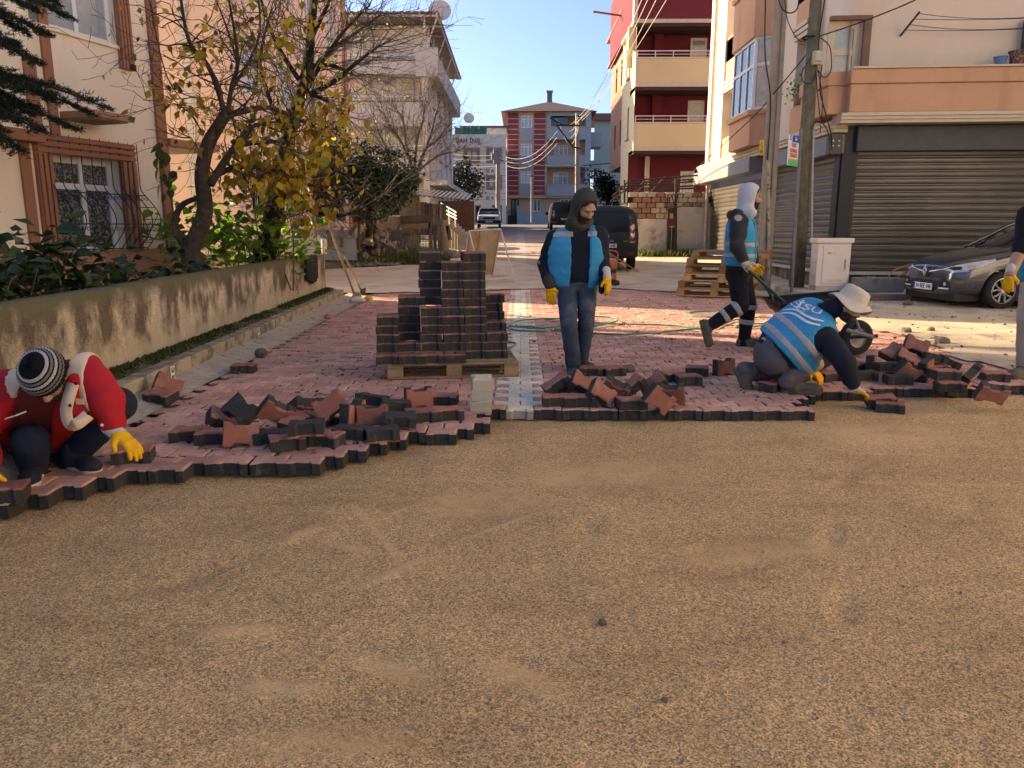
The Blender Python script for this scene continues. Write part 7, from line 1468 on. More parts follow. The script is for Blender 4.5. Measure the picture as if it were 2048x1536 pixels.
# =================================================================== people (implicit surfaces turned into continuous skins)
def surf_nets(Fd, org, h):
 ins = Fd < 0; n = np.array(Fd.shape); c = np.zeros(tuple(n-1), np.int8)
 offs = [(i, j, k) for i in (0, 1) for j in (0, 1) for k in (0, 1)]
 for o in offs: c += ins[o[0]:n[0]-1+o[0], o[1]:n[1]-1+o[1], o[2]:n[2]-1+o[2]]
 act = np.argwhere((c > 0) & (c < 8)); idm = np.full(tuple(n-1), -1, np.int32); idm[act[:, 0], act[:, 1], act[:, 2]] = np.arange(len(act))
 val = np.stack([Fd[act[:, 0]+o[0], act[:, 1]+o[1], act[:, 2]+o[2]] for o in offs], 1); O = np.array(offs, float); s = np.zeros((len(act), 3)); cnt = np.zeros(len(act))
 for a in range(8):
  for b in range(a+1, 8):
   if np.abs(O[a]-O[b]).sum() != 1: continue
   m = (val[:, a] < 0) != (val[:, b] < 0); t = np.where(m, val[:, a]/(val[:, a]-val[:, b]+1e-12), 0); s += m[:, None]*(O[a]+t[:, None]*(O[b]-O[a])); cnt += m
 V = (act+s/cnt[:, None])*h+org; Q = []
 for ax in range(3):
  u, v = (ax+1) % 3, (ax+2) % 3; sl0 = [slice(1, -1)]*3; sl0[ax] = slice(0, -1); sl1 = list(sl0); sl1[ax] = slice(1, None)
  a, b = ins[tuple(sl0)], ins[tuple(sl1)]; e = np.argwhere(a != b); base = e+1; base[:, ax] -= 1; fl = a[e[:, 0], e[:, 1], e[:, 2]]
  def g(du, dv): q = base.copy(); q[:, u] += du; q[:, v] += dv; return idm[q[:, 0], q[:, 1], q[:, 2]]
  q = np.stack([g(-1, -1), g(0, -1), g(0, 0), g(-1, 0)], 1); q[~fl] = q[~fl][:, ::-1]; Q.append(q)
 Q = np.concatenate(Q); return V, Q[(Q >= 0).all(1)]
class Blob:
 def __init__(s, k=.03): s.k = k; s.it = []; s.lo = np.full(3, 1e9); s.hi = -s.lo
 def _add(s, fn, lo, hi, k, op='u'):
  lo, hi = np.array(lo, float), np.array(hi, float); s.it.append((op, fn, lo, hi, s.k if k is None else k))
  if op == 'u': s.lo = np.minimum(s.lo, lo); s.hi = np.maximum(s.hi, hi)
  return s
 def cone(s, a, b, ra, rb=None, k=None, op='u'):
  rb = ra if rb is None else rb; a, b = np.array(a, float), np.array(b, float); ab = b-a; L = max(ab @ ab, 1e-12)
  def fn(P): t = np.clip(((P-a) @ ab)/L, 0, 1); return np.linalg.norm(P-a-t[..., None]*ab, axis=-1)-(ra+(rb-ra)*t)
  r = max(ra, rb); return s._add(fn, np.minimum(a, b)-r, np.maximum(a, b)+r, k, op)
 def chain(s, pts, rs, k=None):
  for i in range(len(pts)-1): s.cone(pts[i], pts[i+1], rs[i], rs[i+1], k)
  return s
 def ell(s, c, r, fr=None, k=None, op='u'):
  c = np.array(c, float); r = np.array(r, float); A = np.eye(3) if fr is None else np.array(fr, float)
  def fn(P): q = (P-c) @ A.T; k0 = np.linalg.norm(q/r, axis=-1); k1 = np.linalg.norm(q/r**2, axis=-1)+1e-9; return k0*(k0-1)/k1
  m = r.max(); return s._add(fn, c-m, c+m, k, op)
 def box(s, c, hf, fr=None, rad=.01, k=None, op='u'):
  c = np.array(c, float); hf = np.array(hf, float); A = np.eye(3) if fr is None else np.array(fr, float)
  def fn(P): q = np.abs((P-c) @ A.T)-(hf-rad); return np.linalg.norm(np.maximum(q, 0), axis=-1)+np.minimum(q.max(-1), 0)-rad
  m = np.linalg.norm(hf); return s._add(fn, c-m, c+m, k, op)
 def plane(s, p, n, k=.004):                 # keep the side the normal points away from
  p = np.array(p, float); n = np.array(n, float); n = n/np.linalg.norm(n); s.it.append(('c', lambda P: (P-p) @ n, None, None, k)); return s
 def slab(s, p, n, half): s.plane(np.array(p)+np.array(n, float)/np.linalg.norm(n)*half, n); return s.plane(np.array(p)-np.array(n, float)/np.linalg.norm(n)*half, -np.array(n, float))
 def mesh(s, name, mat, parent, h=.012, wr=0.0, ws=9.0, seed=0, grow=0.0, dirs=None):
  lo, hi = s.lo-3*h-.02-grow, s.hi+3*h+.02+grow; n = np.ceil((hi-lo)/h).astype(int)+1; ax = [lo[i]+h*np.arange(n[i]) for i in range(3)]
  Dd = np.full(tuple(n), .5, np.float32)
  for op, fn, a, b, k in s.it:
   if a is None: i0, i1 = np.zeros(3, int), n
   else: i0 = np.clip(((a-lo-k-grow-2.5*h)/h).astype(int), 0, n); i1 = np.clip(((b-lo+k+grow+2.5*h)/h).astype(int)+2, 0, n)
   if (i1 <= i0).any(): continue
   sl = tuple(slice(i0[i], i1[i]) for i in range(3)); P = np.stack(np.meshgrid(*[ax[i][sl[i]] for i in range(3)], indexing='ij'), -1); d = fn(P); cur = Dd[sl]
   if op == 'u':
    d = d-grow; hh = np.maximum(k-np.abs(cur-d), 0)/max(k, 1e-6); Dd[sl] = np.minimum(cur, d)-hh*hh*k*.25
   else:
    e = -d if op == 's' else d; hh = np.maximum(k-np.abs(cur-e), 0)/max(k, 1e-6); Dd[sl] = np.maximum(cur, e)+hh*hh*k*.25
  if wr:
   m = np.abs(Dd) < .035; ii = np.argwhere(m); P = lo+ii*h; q = P*np.array((.62, .62, 1.5) if dirs is None else dirs)
   wob = q+.05*np.stack([vnoise(q, 5, 3+seed), vnoise(q, 5, 4+seed), vnoise(q, 5, 5+seed)], -1); w_ = vnoise(wob, ws, seed)
   w_ = np.abs(w_); w2 = np.abs(vnoise(wob+.03*w_[..., None], ws*2.1, seed+9)); Dd[m] += (wr*.75*(.35-np.minimum(w_, .55))+wr*.75*(.25-np.minimum(w2, .4))).astype(np.float32)
  V, Q = surf_nets(Dd, lo, h); o = np_mesh(name, V, Q, mat, True, parent); return o
def v3(x): return np.array(x, float)
def unit(x): x = v3(x); return x/np.linalg.norm(x)
def basis(f, u): f = unit(f); s = unit(np.cross(f, u)); u = np.cross(s, f); return f, s, u       # forward, side, up
SKIN = M('skin', (.40, .215, .145), rough=.55, var=.10, scale=25, sss=.15, spec=.4); BEARD = M('beard', (.030, .020, .015), rough=.9, var=.3, scale=60, bump=.6, bscale=300, col2=(.11, .065, .045), c2lo=.5, c2hi=.66, c2scale=80)
EYE = M('eye_dark', (.03, .02, .015), rough=.2); NAVY = M('navy_cloth', (.012, .014, .024), rough=.9, var=.25, scale=6, bump=.35, bscale=160); VEST = M('blue_vest_cloth', (.012, .27, .46), rough=.75, var=.14, scale=4, bump=.3, bscale=90)
REFL = M('reflective_tape', (.36, .34, .33), rough=.45, var=.12, scale=12); GLV = M('yellow_rubber', (.74, .37, .008), rough=.55, var=.12, scale=25, bump=.3, bscale=120); KNIT = M('white_knit', (.60, .55, .47), rough=.95, var=.12, scale=40, bump=.8, bscale=220)
JEAN = M('faded_jeans', (.040, .055, .082), rough=.9, var=.25, scale=5, bump=.35, bscale=220, col2=(.11, .125, .15), c2lo=.52, c2hi=.72, c2scale=4); BOOT = M('grey_boot', (.105, .088, .070), rough=.85, var=.25, scale=14, bump=.4, bscale=70); BLK = M('black_cloth2', (.010, .010, .013), rough=.9, var=.3, scale=6, bump=.3, bscale=150)
def head(b, c, f, u, parent, beard=True, hair=True, sc=1.0, eyes=True):
 f, s, u = basis(f, u); A = np.stack([f, s, u]); P = lambda x, y, z: v3(c)+(f*x+s*y+u*z)*sc
 b.ell(P(-.012, 0, .028), v3((.098, .076, .092))*sc, A, .02); b.ell(P(.022, 0, -.045), v3((.068, .058, .076))*sc, A, .03); b.cone(P(.065, 0, -.095), P(.05, 0, -.08), .026*sc, .04*sc, .03)
 b.cone(P(.083, 0, .012), P(.108, 0, -.030), .011*sc, .017*sc, .012); b.cone(P(.098, -.013, -.036), P(.098, .013, -.036), .011*sc, .011*sc, .008); b.cone(P(.078, -.042, .030), P(.078, .042, .030), .016*sc, .016*sc, .014)
 for e in (-1, 1):
  b.ell(P(-.002, e*.079, -.010), v3((.022, .010, .034))*sc, A, .008); b.ell(P(.089, e*.031, .010), v3((.014, .017, .011))*sc, A, .012, 's'); b.ell(P(.06, e*.04, -.025), v3((.025, .022, .022))*sc, A, .02)
 b.cone(P(.088, -.022, -.066), P(.088, .022, -.066), .010*sc, .010*sc, .01); b.cone(P(.100, -.024, -.060), P(.100, .024, -.060), .0035*sc, .0035*sc, .004, 's')
 if eyes:
  for e in (-1, 1): q = P(.074, e*.031, .010); mb = MB(); mb.lathe([(.001, -.012), (.008, -.009), (.012, 0), (.008, .009), (.001, .012)], 10, Matrix.Translation(q)); mb.build('eye', EYE, parent, smooth=True)
 if beard:
  B = Blob(.02); B.ell(P(.026, 0, -.058), v3((.073, .063, .070))*sc, A, .02); B.cone(P(.07, 0, -.105), P(.055, 0, -.09), .026*sc, .038*sc); B.cone(P(.095, -.024, -.050), P(.095, .024, -.050), .009*sc)
  B.plane(P(0, 0, -.046), u); B.cone(P(.106, -.018, -.064), P(.106, .018, -.064), .008*sc, .008*sc, .004, 's'); B.mesh('beard', BEARD, parent, .007, .003, 60)
 if hair:
  Hh = Blob(.02); Hh.ell(P(-.020, 0, .036), v3((.100, .082, .094))*sc, A); Hh.plane(P(.045, 0, .0), f*.8-u*.6); Hh.mesh('hair', BEARD, parent, .009, .005, 40)
 return P, A
def hood(c, f, u, neck, mat, parent, r=1.0, open_=.105, drape=True, wr=.006):
 f, s, u = basis(f, u); A = np.stack([f, s, u]); P = lambda x, y, z: v3(c)+f*x+s*y+u*z; b = Blob(.05)
 b.ell(P(-.030, 0, .026), v3((.125, .106, .128))*r, A); b.cone(P(-.035, 0, -.06), v3(neck)-f*.01, .094*r, .112*r)
 if drape: b.cone(P(.015, -.075, -.155), P(.015, .075, -.155), .050, .050, .05); b.cone(P(.04, -.03, -.16), P(.04, .03, -.16), .04, .04, .04)
 b.box(P(.152, 0, -.012), (.115, .14, .122), A, .05, .012, 's'); b.ell(P(.03, 0, -.008), v3((.100, .079, .112)), A, .008, 's'); b.box(P(.13, 0, -.07), (.10, .062, .075), A, .04, .012, 's')
 return b.mesh('hood', mat, parent, .0095, wr, 11)
def hand(w, d, n, thumb, curl, parent, glove=True, cuffv=None, spread=.12, sc=.93, back=None):
 """wrist, finger direction, back-of-hand normal, side the thumb is on"""
 d = unit(d); n = unit(v3(n)-d*(v3(n) @ d)); s = np.cross(d, n)
 if s @ v3(thumb) < 0: s = -s
 w = v3(w); A = np.stack([s, d, n]); b = Blob(.012); b.box(w+d*.052*sc, v3((.044, .050, .018))*sc, A, .015); b.cone(w-d*.02, w+d*.03, .034*sc, .036*sc, .02)
 for i, (x, l, dl) in enumerate(((.033, .88, .0), (.011, 1.0, .004), (-.011, .95, .002), (-.032, .76, -.006))):
  p = w+d*(.098+dl)*sc+s*x*sc; an = 0; sg = (1.5-i)*spread; dd = unit(d+s*sg*.5)
  cu = curl if np.isscalar(curl) else curl[i]
  for q, (L, c_) in enumerate(((.042, .55), (.028, .9), (.022, .7))):
   an += cu*c_; e = p+(dd*math.cos(an)-n*math.sin(an))*L*l*sc; b.cone(p, e, (.0135-.001*q)*sc, (.0125-.001*q)*sc, .006); p = e
 t0 = w+d*.028*sc+s*.034*sc; t1 = t0+unit(d*.62+s*.7-n*.30)*.046*sc; t2 = t1+unit(d*.85+s*.25-n*.40*(1+(curl if np.isscalar(curl) else curl[0])))*.034*sc; b.cone(w+d*.02, t0, .022*sc, .020*sc, .015); b.cone(t0, t1, .018*sc, .0155*sc, .012); b.cone(t1, t2, .015*sc, .0125*sc, .006)
 g = b.mesh('glove', GLV if glove else SKIN, parent, .0048)
 if glove:
  cv = unit(w-d if cuffv is None else cuffv); c_ = Blob(.02); c_.cone(w-d*.055, w+d*.012, .044*sc, .041*sc)
  if back: c_.box(w+d*.05+n*.010, v3((.047, .045, .012))*sc, A, .010, .02)
  c_.mesh('glove_cuff', KNIT, g, .0065, .0015, 60)
 return g
def boot(an, toe, up, mat, parent, sole=None, L=.29, hgt=.10, sc=1.0, shaft=.10):
 t = unit(toe); u = unit(v3(up)-t*(v3(up) @ t)); s = np.cross(t, u); A = np.stack([t, s, u]); a = v3(an); bt = a-u*hgt; b = Blob(.04)
 b.cone(a+u*shaft*.6, a-u*.03, .056*sc, .058*sc); b.cone(bt-t*.045+u*.045, bt+t*.02+u*.05, .043*sc, .05*sc); b.cone(bt+t*.02+u*.055, bt+t*(L-.115)+u*.036, .050*sc, .043*sc); b.ell(bt+t*(L-.12)+u*.034, v3((.070, .050, .040))*sc, A); b.plane(bt+u*.012, -u)
 o = b.mesh('boot', mat, parent, .0085, .004, 26); q = Blob(.03); q.cone(bt-t*.045+u*.02, bt+t*.05+u*.02, .047*sc, .046*sc); q.cone(bt+t*.05+u*.02, bt+t*(L-.11)+u*.02, .046*sc, .056*sc); q.slab(bt+u*.012, u, .015); q.mesh('sole', sole or mat, o, .007); return o
def torso(b, J, ch=.115, wa=.108, hp=.112, wd=1.0, arms=.0):
 N, Pv = v3(J['neck']), v3(J['pel']); shL, shR = v3(J['shL']), v3(J['shR']); s = unit(shR-shL); hw = np.linalg.norm(shR-shL)/2; ax = Pv-N; mid = (shL+shR)/2
 b.cone(shL+s*.03, shR-s*.03, .072, .072, .05)
 for t, r, w_ in ((.16, ch*.95, .62), (.34, ch, .60), (.55, (ch+wa)/2, .50), (.75, wa, .46), (.96, hp, .42)):
  q = mid+(Pv-mid)*t+(v3(J.get('belly', (0, 0, 0))))*math.sin(t*math.pi); b.cone(q-s*hw*w_*wd, q+s*hw*w_*wd, r, r, .09)
 b.cone(mid, N, .085, .068, .05); return s
def limb(b, pts, rs, k=.04): b.chain([v3(p) for p in pts], rs, k)
def body_core(J, parent, scale=.72):
 b = Blob(.03); s = torso(b, J, .095, .085, .09, .9); b.cone(J['neck'], v3(J['neck'])*.35+v3(J['head'])*.65, .060, .055)
 for q in 'LR':
  limb(b, [J['sh'+q], J['el'+q], J['wr'+q]], [.052, .040, .030]); limb(b, [J['hp'+q], J['kn'+q], J['an'+q]], [.080, .055, .040])
 return b
def legs(J, mat, parent, rr=(.112, .088, .076), name='trousers', wr=.010, seat=.125, cut=0.06, seed=0):
 b = Blob(.05); Pv = v3(J['pel']); s = unit(v3(J['hpR'])-v3(J['hpL'])); b.cone(Pv-s*.07, Pv+s*.07, seat, seat, .06); b.cone(v3(J['hpL'])-s*.0, v3(J['hpR'])+s*.0, seat*.95, seat*.95, .05)
 for q in 'LR':
  a, k_, e = v3(J['hp'+q]), v3(J['kn'+q]), v3(J['an'+q]); d = unit(e-k_); limb(b, [a, a*.5+k_*.5, k_, k_*.45+e*.55, e+d*cut], [rr[0], (rr[0]+rr[1])/2*1.02, rr[1], (rr[1]+rr[2])/2, rr[2]], .012)
 if 'waist' in J: b.plane(J['waist'][0], J['waist'][1])
 return b.mesh(name, mat, parent, .0115, wr, 8.5, seed)
def jacket(J, mat, parent, ra=(.088, .074, .062), ch=.128, wa=.122, hp=.124, wr=.009, hem=None, cuff=.055, name='jacket', seed=1, wd=1.0):
 b = Blob(.04); torso(b, J, ch, wa, hp, wd)
 for q in 'LR':
  a, e, w_ = v3(J['sh'+q]), v3(J['el'+q]), v3(J['wr'+q]); limb(b, [a, a*.5+e*.5, e, w_+unit(e-w_)*cuff], [ra[0], (ra[0]+ra[1])/2, ra[1], ra[2]], .035)
 if hem is not None: b.plane(*hem)
 return b.mesh(name, mat, parent, .0115, wr, 8.5, seed)
def vest(J, parent, hemp, hemn, front=None, open_=.085, ch=.140, wa=.138, hp=.142, wd=1.0, stripes=(), arm=.125, seed=2, neckcut=.092, loose=0.0, extra=None):
 def mk():
  b = Blob(.045); s = torso(b, J, ch, wa, hp, wd);
  if extra: extra(b)
  for q, sg in (('L', -1), ('R', 1)):
   a, e = v3(J['sh'+q]), v3(J['el'+q]); b.cone(a+s*sg*.075, a*.35+e*.65+s*sg*.085, arm, arm*.95, .010, 's')
  n_, h_ = v3(J['neck']), v3(J['head']); b.cone(n_-(h_-n_)*.1, h_, neckcut, neckcut, .01, 's'); b.plane(hemp, hemn); return b, s
 b, s = mk()
 if front is not None:
  f = unit(front); N, Pv = v3(J['neck']), v3(J['pel']); ax = unit(Pv-N); c = (N+Pv)/2+f*.22; b.box(c, (.16, open_, .55), np.stack([f, np.cross(f, ax), ax]), .02, .015, 's')
 o = b.mesh('vest', VEST, parent, .0105, .010+loose, 7.5, seed)
 for p, n_, hh in stripes:
  b2, _ = mk(); b2.k = .045
  if front is not None: b2.box(c, (.16, open_+.003, .55), np.stack([f, np.cross(f, ax), ax]), .02, .015, 's')
  b2.slab(p, n_, hh); b2.mesh('reflective_stripe', REFL, o, .0095, .010+loose, 7.5, seed, grow=.005)
 return o
def band(A, B, t, r0, r1, parent, hh=.028, name='reflective_band', seed=0, wr=.010):
 """reflective tape round a limb between A and B"""
 A, B = v3(A), v3(B); b = Blob(.03); b.cone(A, B, r0, r1); b.slab(A+(B-A)*t, B-A, hh); return b.mesh(name, REFL, parent, .009, wr, 8.5, seed, grow=.006)
def decal(o, flat, M4, depth=.35, off=.004):
 """lay a flat mesh object (local XY) onto the surface of o along M4's -Z"""
 from mathutils.bvhtree import BVHTree
 lo = PWL[o]; bv_ = BVHTree.FromPolygons([v.co+lo for v in o.data.vertices], [p.vertices[:] for p in o.data.polygons]); n = (M4.to_3x3() @ Vector((0, 0, 1))).normalized(); fo = PWL[flat]
 for v in flat.data.vertices:
  p = v.co+fo; h_ = bv_.ray_cast(p+n*.2, -n, .2+depth)
  q = h_[0] if h_[0] is not None else bv_.find_nearest(p)[0]
  v.co = q+n*off-fo
 flat.data.update(); return flat
def DJ(d): return {k: D(*v) if len(v) == 3 and v[0] > -1e4 else v for k, v in d.items()}
# ------------------------------------------------------------------ the hooded man standing on the band
def man_standing():
 J = DJ(dict(head=(1171, 414, 7.10), neck=(1156, 456, 7.25), pel=(1153, 556, 7.28), shL=(1110, 478, 7.30), shR=(1198, 470, 7.20), elL=(1092, 528, 7.34), wrL=(1100, 572, 7.22), elR=(1200, 515, 7.24), wrR=(1214, 553, 7.08), hpL=(1133, 566, 7.28), hpR=(1174, 566, 7.26), knL=(1138, 652, 7.12), anL=(1147, 731, 7.26), knR=(1172, 648, 7.22), anR=(1160, 727, 7.44)))
 t = thing('person', 'standing man in olive hood and open blue vest, jeans and yellow gloves', 'person', (J['pel'].x, J['pel'].y, 0)); f, u = (.40, -.66, -.62), (.26, -.52, .80)
 b = body_core(J, t); head(b, J['head'], f, u, t); b.mesh('body', SKIN, t, .0085)
 J['waist'] = (D(1153, 552, 7.28), (0, 0, 1)); lg = legs(J, JEAN, t, (.097, .080, .072), 'jeans', wr=.015, seat=.112, seed=3)
 jk = jacket(J, NAVY, t, (.086, .076, .066), .126, .118, .116, hem=(D(1153, 568, 7.28), (0, 0, -1)))
 band(J['elL'], J['wrL'], .0, .077, .070, jk, .024)
 for a, hw_ in ((1139, .037), (1182, .030)):
  b2 = Blob(.04); torso(b2, J, .126, .118, .116); c = v3(D(a, 467, 7.10)); b2.it.append(('c', (lambda P, c=c, h_=v3((hw_, .16, .025)): (np.abs(P-c)-h_).max(-1)), None, None, .003)); b2.mesh('chest_stripe', REFL, jk, .008, .009, 8.5, 1, grow=.007)
 vest(J, t, D(1153, 586, 7.28), (0, 0, -1), front=(.12, -.99, 0), open_=.080, ch=.141, wa=.138, hp=.152, wd=1.08, stripes=[(D(1120, 468, 7.25), (0, 0, 1), .027)], loose=.003, seed=1)
 hood(J['head'], f, u, J['neck'], M('olive_hood', (.050, .048, .036), rough=.9, var=.2, scale=6, bump=.3, bscale=150), t, 1.04, .100)
 hand(J['wrL'], (.06, -.06, -1), (-.3, -.95, 0), (1, -.2, 0), .28, t); hand(J['wrR'], (.16, -.1, -1), (.75, -.6, .1), (-.6, -.8, 0), .45, t)
 cu = Blob(); cu.cone(J['wrL']+Vector((-.004, .0, .055)), J['wrL']+Vector((0, 0, .02)), .060, .058); cu.mesh('knit_cuff', MATS['olive_hood'], jk, .009, .002, 40)
 boot(J['anL']+Vector((0, 0, -.01)), (-.15, -1, 0), (0, 0, 1), BOOT, t); boot((J['anR'].x, J['anR'].y, .10), (.45, -.9, 0), (0, 0, 1), BOOT, t)
 mb = MB(); mb.box(D(1203, 572, 7.12), (.05, .09, .14)); mb.build('belt_pouch', BLK, t, bevel=.015); bl_ = Blob(.03); bl_.cone(J['pel']+Vector((-.075, 0, .0)), J['pel']+Vector((.075, 0, 0)), .122); bl_.slab(D(1153, 563, 7.28), (0, 0, 1), .018); bl_.mesh('belt', BLK, lg, .008, 0, grow=.006)
man_standing()
# ------------------------------------------------------------------ the man walking with the wheelbarrow
def man_walking():
 J = DJ(dict(head=(1503, 394, 8.75), neck=(1491, 424, 8.75), pel=(1478, 540, 8.76), shL=(1478, 442, 8.57), shR=(1490, 442, 8.94), elL=(1474, 492, 8.48), wrL=(1490, 526, 8.44), elR=(1500, 494, 9.02), wrR=(1510, 530, 9.02), hpL=(1474, 550, 8.66), hpR=(1484, 550, 8.86), knL=(1482, 611, 8.60), anL=(1424, 648, 8.62), knR=(1497, 612, 8.88), anR=(1488, 679, 8.90)))
 t = thing('person', 'walking man in white hood pushing a wheelbarrow, dark trousers with reflective bands', 'person', (J['pel'].x, J['pel'].y, 0)); f, u = (.97, -.12, -.16), (.16, 0, 1)
 b = body_core(J, t); head(b, J['head'], f, u, t); b.mesh('body', SKIN, t, .0085)
 J['waist'] = (D(1478, 530, 8.76), (0, 0, 1)); lg = legs(J, M('black_work_cloth', (.009, .010, .014), rough=.9, var=.3, scale=5, bump=.3, bscale=150), t, (.112, .090, .066), wr=.011, seed=5)
 ch = M('charcoal_hoodie', (.036, .033, .036), rough=.95, var=.2, scale=5, bump=.4, bscale=180); jk = jacket(J, ch, t, (.088, .074, .062), .128, .122, .124, hem=(D(1478, 556, 8.76), (0, 0, -1)), name='hoodie', seed=6)
 vest(J, t, D(1478, 532, 8.76), (-.05, 0, -1), front=(1, -.05, 0), open_=.06, ch=.142, wa=.145, hp=.150, wd=1.05, stripes=[(D(1460, 488, 8.75), (.03, 0, 1), .026), (D(1458, 510, 8.75), (.03, 0, 1), .026)], seed=6, arm=.118)
 hood(J['head'], f, u, J['neck'], M('pale_grey_hood', (.50, .48, .50), rough=.95, var=.08, scale=6, bump=.3, bscale=160), t, 1.0, .100)
 b = Blob(.05); b.cone(J['neck']+Vector((-.10, -.09, -.03)), J['neck']+Vector((-.13, .09, -.03)), .055); b.cone(J['neck']+Vector((-.12, -.05, -.03)), J['neck']+Vector((-.17, .0, -.16)), .05, .04); b.mesh('thrown_back_hood', ch, jk, .010, .008, 12)
 mb = MB(); mb.lathe([(.001, .004), (.030, .004), (.036, .002)], 16, frame(D(1481, 434, 8.44), (1, .1, 0), (0, .15, 1))); pt = mb.build('arm_badge', M('badge_grey', (.42, .38, .30), rough=.5), jk); decal(jk, pt, frame(D(1481, 434, 8.44), (1, .1, 0), (0, .15, 1)), .4, .006)
 hand(J['wrL'], (.55, -.05, -.72), (-.3, -.85, -.3), (.7, .1, .6), 1.15, t, back=True); hand(J['wrR'], (.45, 0, -.85), (.2, .9, 0), (.9, -.2, .3), 1.15, t)
 for a, e, tt, r0, r1 in (('knL', 'anL', .16, .095, .082), ('knL', 'anL', .56, .092, .076), ('knR', 'anR', .02, .095, .085), ('knR', 'anR', .46, .092, .078)): band(J[a], J[e], tt, r0*.99, r1, lg, .030, seed=5)
 boot(J['anL']+Vector((-.02, 0, -.015)), (.30, 0, -.95), (.75, 0, .5), BOOT, t); boot((J['anR'].x, J['anR'].y, .10), (1, -.08, 0), (0, 0, 1), BOOT, t)
 return J
JW = man_walking()
# ------------------------------------------------------------------ the kneeling man in the hat
def man_kneeling():
 J = DJ(dict(head=(1698, 612, 6.38), neck=(1662, 618, 6.47), pel=(1550, 706, 6.52), shL=(1634, 620, 6.72), shR=(1650, 672, 6.26), elL=(1655, 712, 6.72), wrL=(1622, 738, 6.56), elR=(1690, 726, 6.10), wrR=(1708, 776, 6.12), hpL=(1546, 712, 6.64), hpR=(1550, 716, 6.40), knL=(1588, 762, 6.70), anL=(1500, 742, 6.52), knR=(1632, 728, 6.46), anR=(1584, 757, 6.30)))
 J['belly'] = v3((-.015, -.01, .035)); t = thing('person', 'kneeling man in cream bucket hat and blue vest laying a paver', 'person', (J['pel'].x, J['pel'].y, 0)); f, u = (.80, -.30, -.50), (.50, -.12, .86)
 b = body_core(J, t); P, A = head(b, J['head'], f, u, t); b.mesh('body', SKIN, t, .0085)
 J['waist'] = (D(1562, 694, 6.52), (.72, 0, .62)); lg = legs(J, M('mauve_grey_trousers', (.10, .082, .085), rough=.9, var=.15, scale=5, bump=.3, bscale=150), t, (.118, .098, .072), wr=.010, seat=.165, seed=8)
 sp_ = unit(v3(J['neck'])-v3(J['pel'])); jk = jacket(J, NAVY, t, (.092, .082, .066), .150, .150, .150, hem=(D(1528, 706, 6.52), -sp_), seed=9, name='sweater')
 vs_ = vest(J, t, D(1562, 704, 6.45), -sp_, ch=.172, wa=.178, hp=.186, wd=1.0, stripes=[(D(1594, 672, 6.45), sp_, .027), (D(1570, 690, 6.45), sp_, .027)], arm=.108, seed=9, neckcut=.098, extra=lambda b: b.cone(D(1605, 722, 6.40), D(1592, 690, 6.66), .13, .13, .08))
 for nm, m, q, hh, gr_ in (('shirt_hem', M('grey_shirt', (.34, .31, .31), rough=.9, var=.2, scale=18), 1548, .016, .004), ('belt', BLK, 1540, .020, .009)):
  b2 = Blob(.05); s_ = unit(v3(J['hpR'])-v3(J['hpL'])); b2.cone(v3(J['pel'])-s_*.07, v3(J['pel'])+s_*.07, .166, .166); b2.slab(D(q, 704, 6.5), sp_, hh); b2.mesh(nm, m, lg, .009, .003, 20, grow=gr_)
 Mx = frame(D(1622, 614, 6.25), (.72, -.30, -.60), (.62, .25, .74))
 tx = text_mesh('İSU', .115, M('white_print', (.70, .70, .70), rough=.6), Mx @ Matrix.Translation((.0, .055, 0)), vs_, bold=.003, depth=0.0, name='lettering', sx=1.1)
 bm = bmesh.new(); bm.from_mesh(tx.data); bmesh.ops.triangulate(bm, faces=bm.faces); bmesh.ops.subdivide_edges(bm, edges=[e for e in bm.edges if e.calc_length() > .015], cuts=2); bm.to_mesh(tx.data); bm.free(); decal(vs_, tx, Mx, .5, .0075)
 mb = MB()
 for k, (y0, th_) in enumerate(((-.035, .026), (-.085, .026))):
  n = 22; b0 = len(mb.v)
  for i in range(n):
   xx = -.15+.30*i/(n-1); yy_ = y0+.022*math.sin(i/(n-1)*2*math.pi*1.1); tp = th_*(.55+.45*math.sin(i/(n-1)*math.pi)); mb.v += [tuple(Mx @ Vector((xx, yy_-tp/2, 0))), tuple(Mx @ Vector((xx, yy_+tp/2, 0)))]
  mb.f += [(b0+2*i, b0+2*i+2, b0+2*i+3, b0+2*i+1) for i in range(n-1)]
 for k in range(3): b0 = len(mb.v); a = -.205+.02*k; mb.v += [tuple(Mx @ Vector(q)) for q in ((a, .015+.03*k, 0), (a+.05, .02+.03*k, 0), (a+.05, .03+.03*k, 0), (a, .027+.03*k, 0))]; mb.f.append((b0, b0+1, b0+2, b0+3))
 b0 = len(mb.v); mb.v += [tuple(Mx @ Vector(q)) for q in ((-.182, .01, 0), (-.172, .01, 0), (-.168, .10, 0), (-.178, .10, 0))]; mb.f.append((b0, b0+1, b0+2, b0+3)); mb.mi = [0]*len(mb.f)
 em = mb.build('wave_emblem', MATS['white_print'], vs_); decal(vs_, em, Mx, .5, .0085)
 cl = Blob(.03); cl.cone(J['neck'], v3(J['neck'])*.45+v3(J['head'])*.55-v3((.03, 0, .0)), .088, .080); cl.mesh('collar', NAVY, jk, .010, .004, 14)
 ff, ss, uu = basis(f, u); Hm = Matrix((Vector(ff), Vector(ss), Vector(uu))).transposed().to_4x4(); Hm.translation = Vector(P(-.008, 0, .050)); hm = M('cream_hat', (.60, .51, .40), rough=.9, var=.08, scale=6, bump=.3, bscale=160); mb = MB(); nn = 40
 pr = [(.172, -.052), (.170, -.048), (.140, -.022), (.112, .0), (.108, .02), (.103, .07), (.094, .098), (.07, .108), (.03, .112), (.001, .113)]
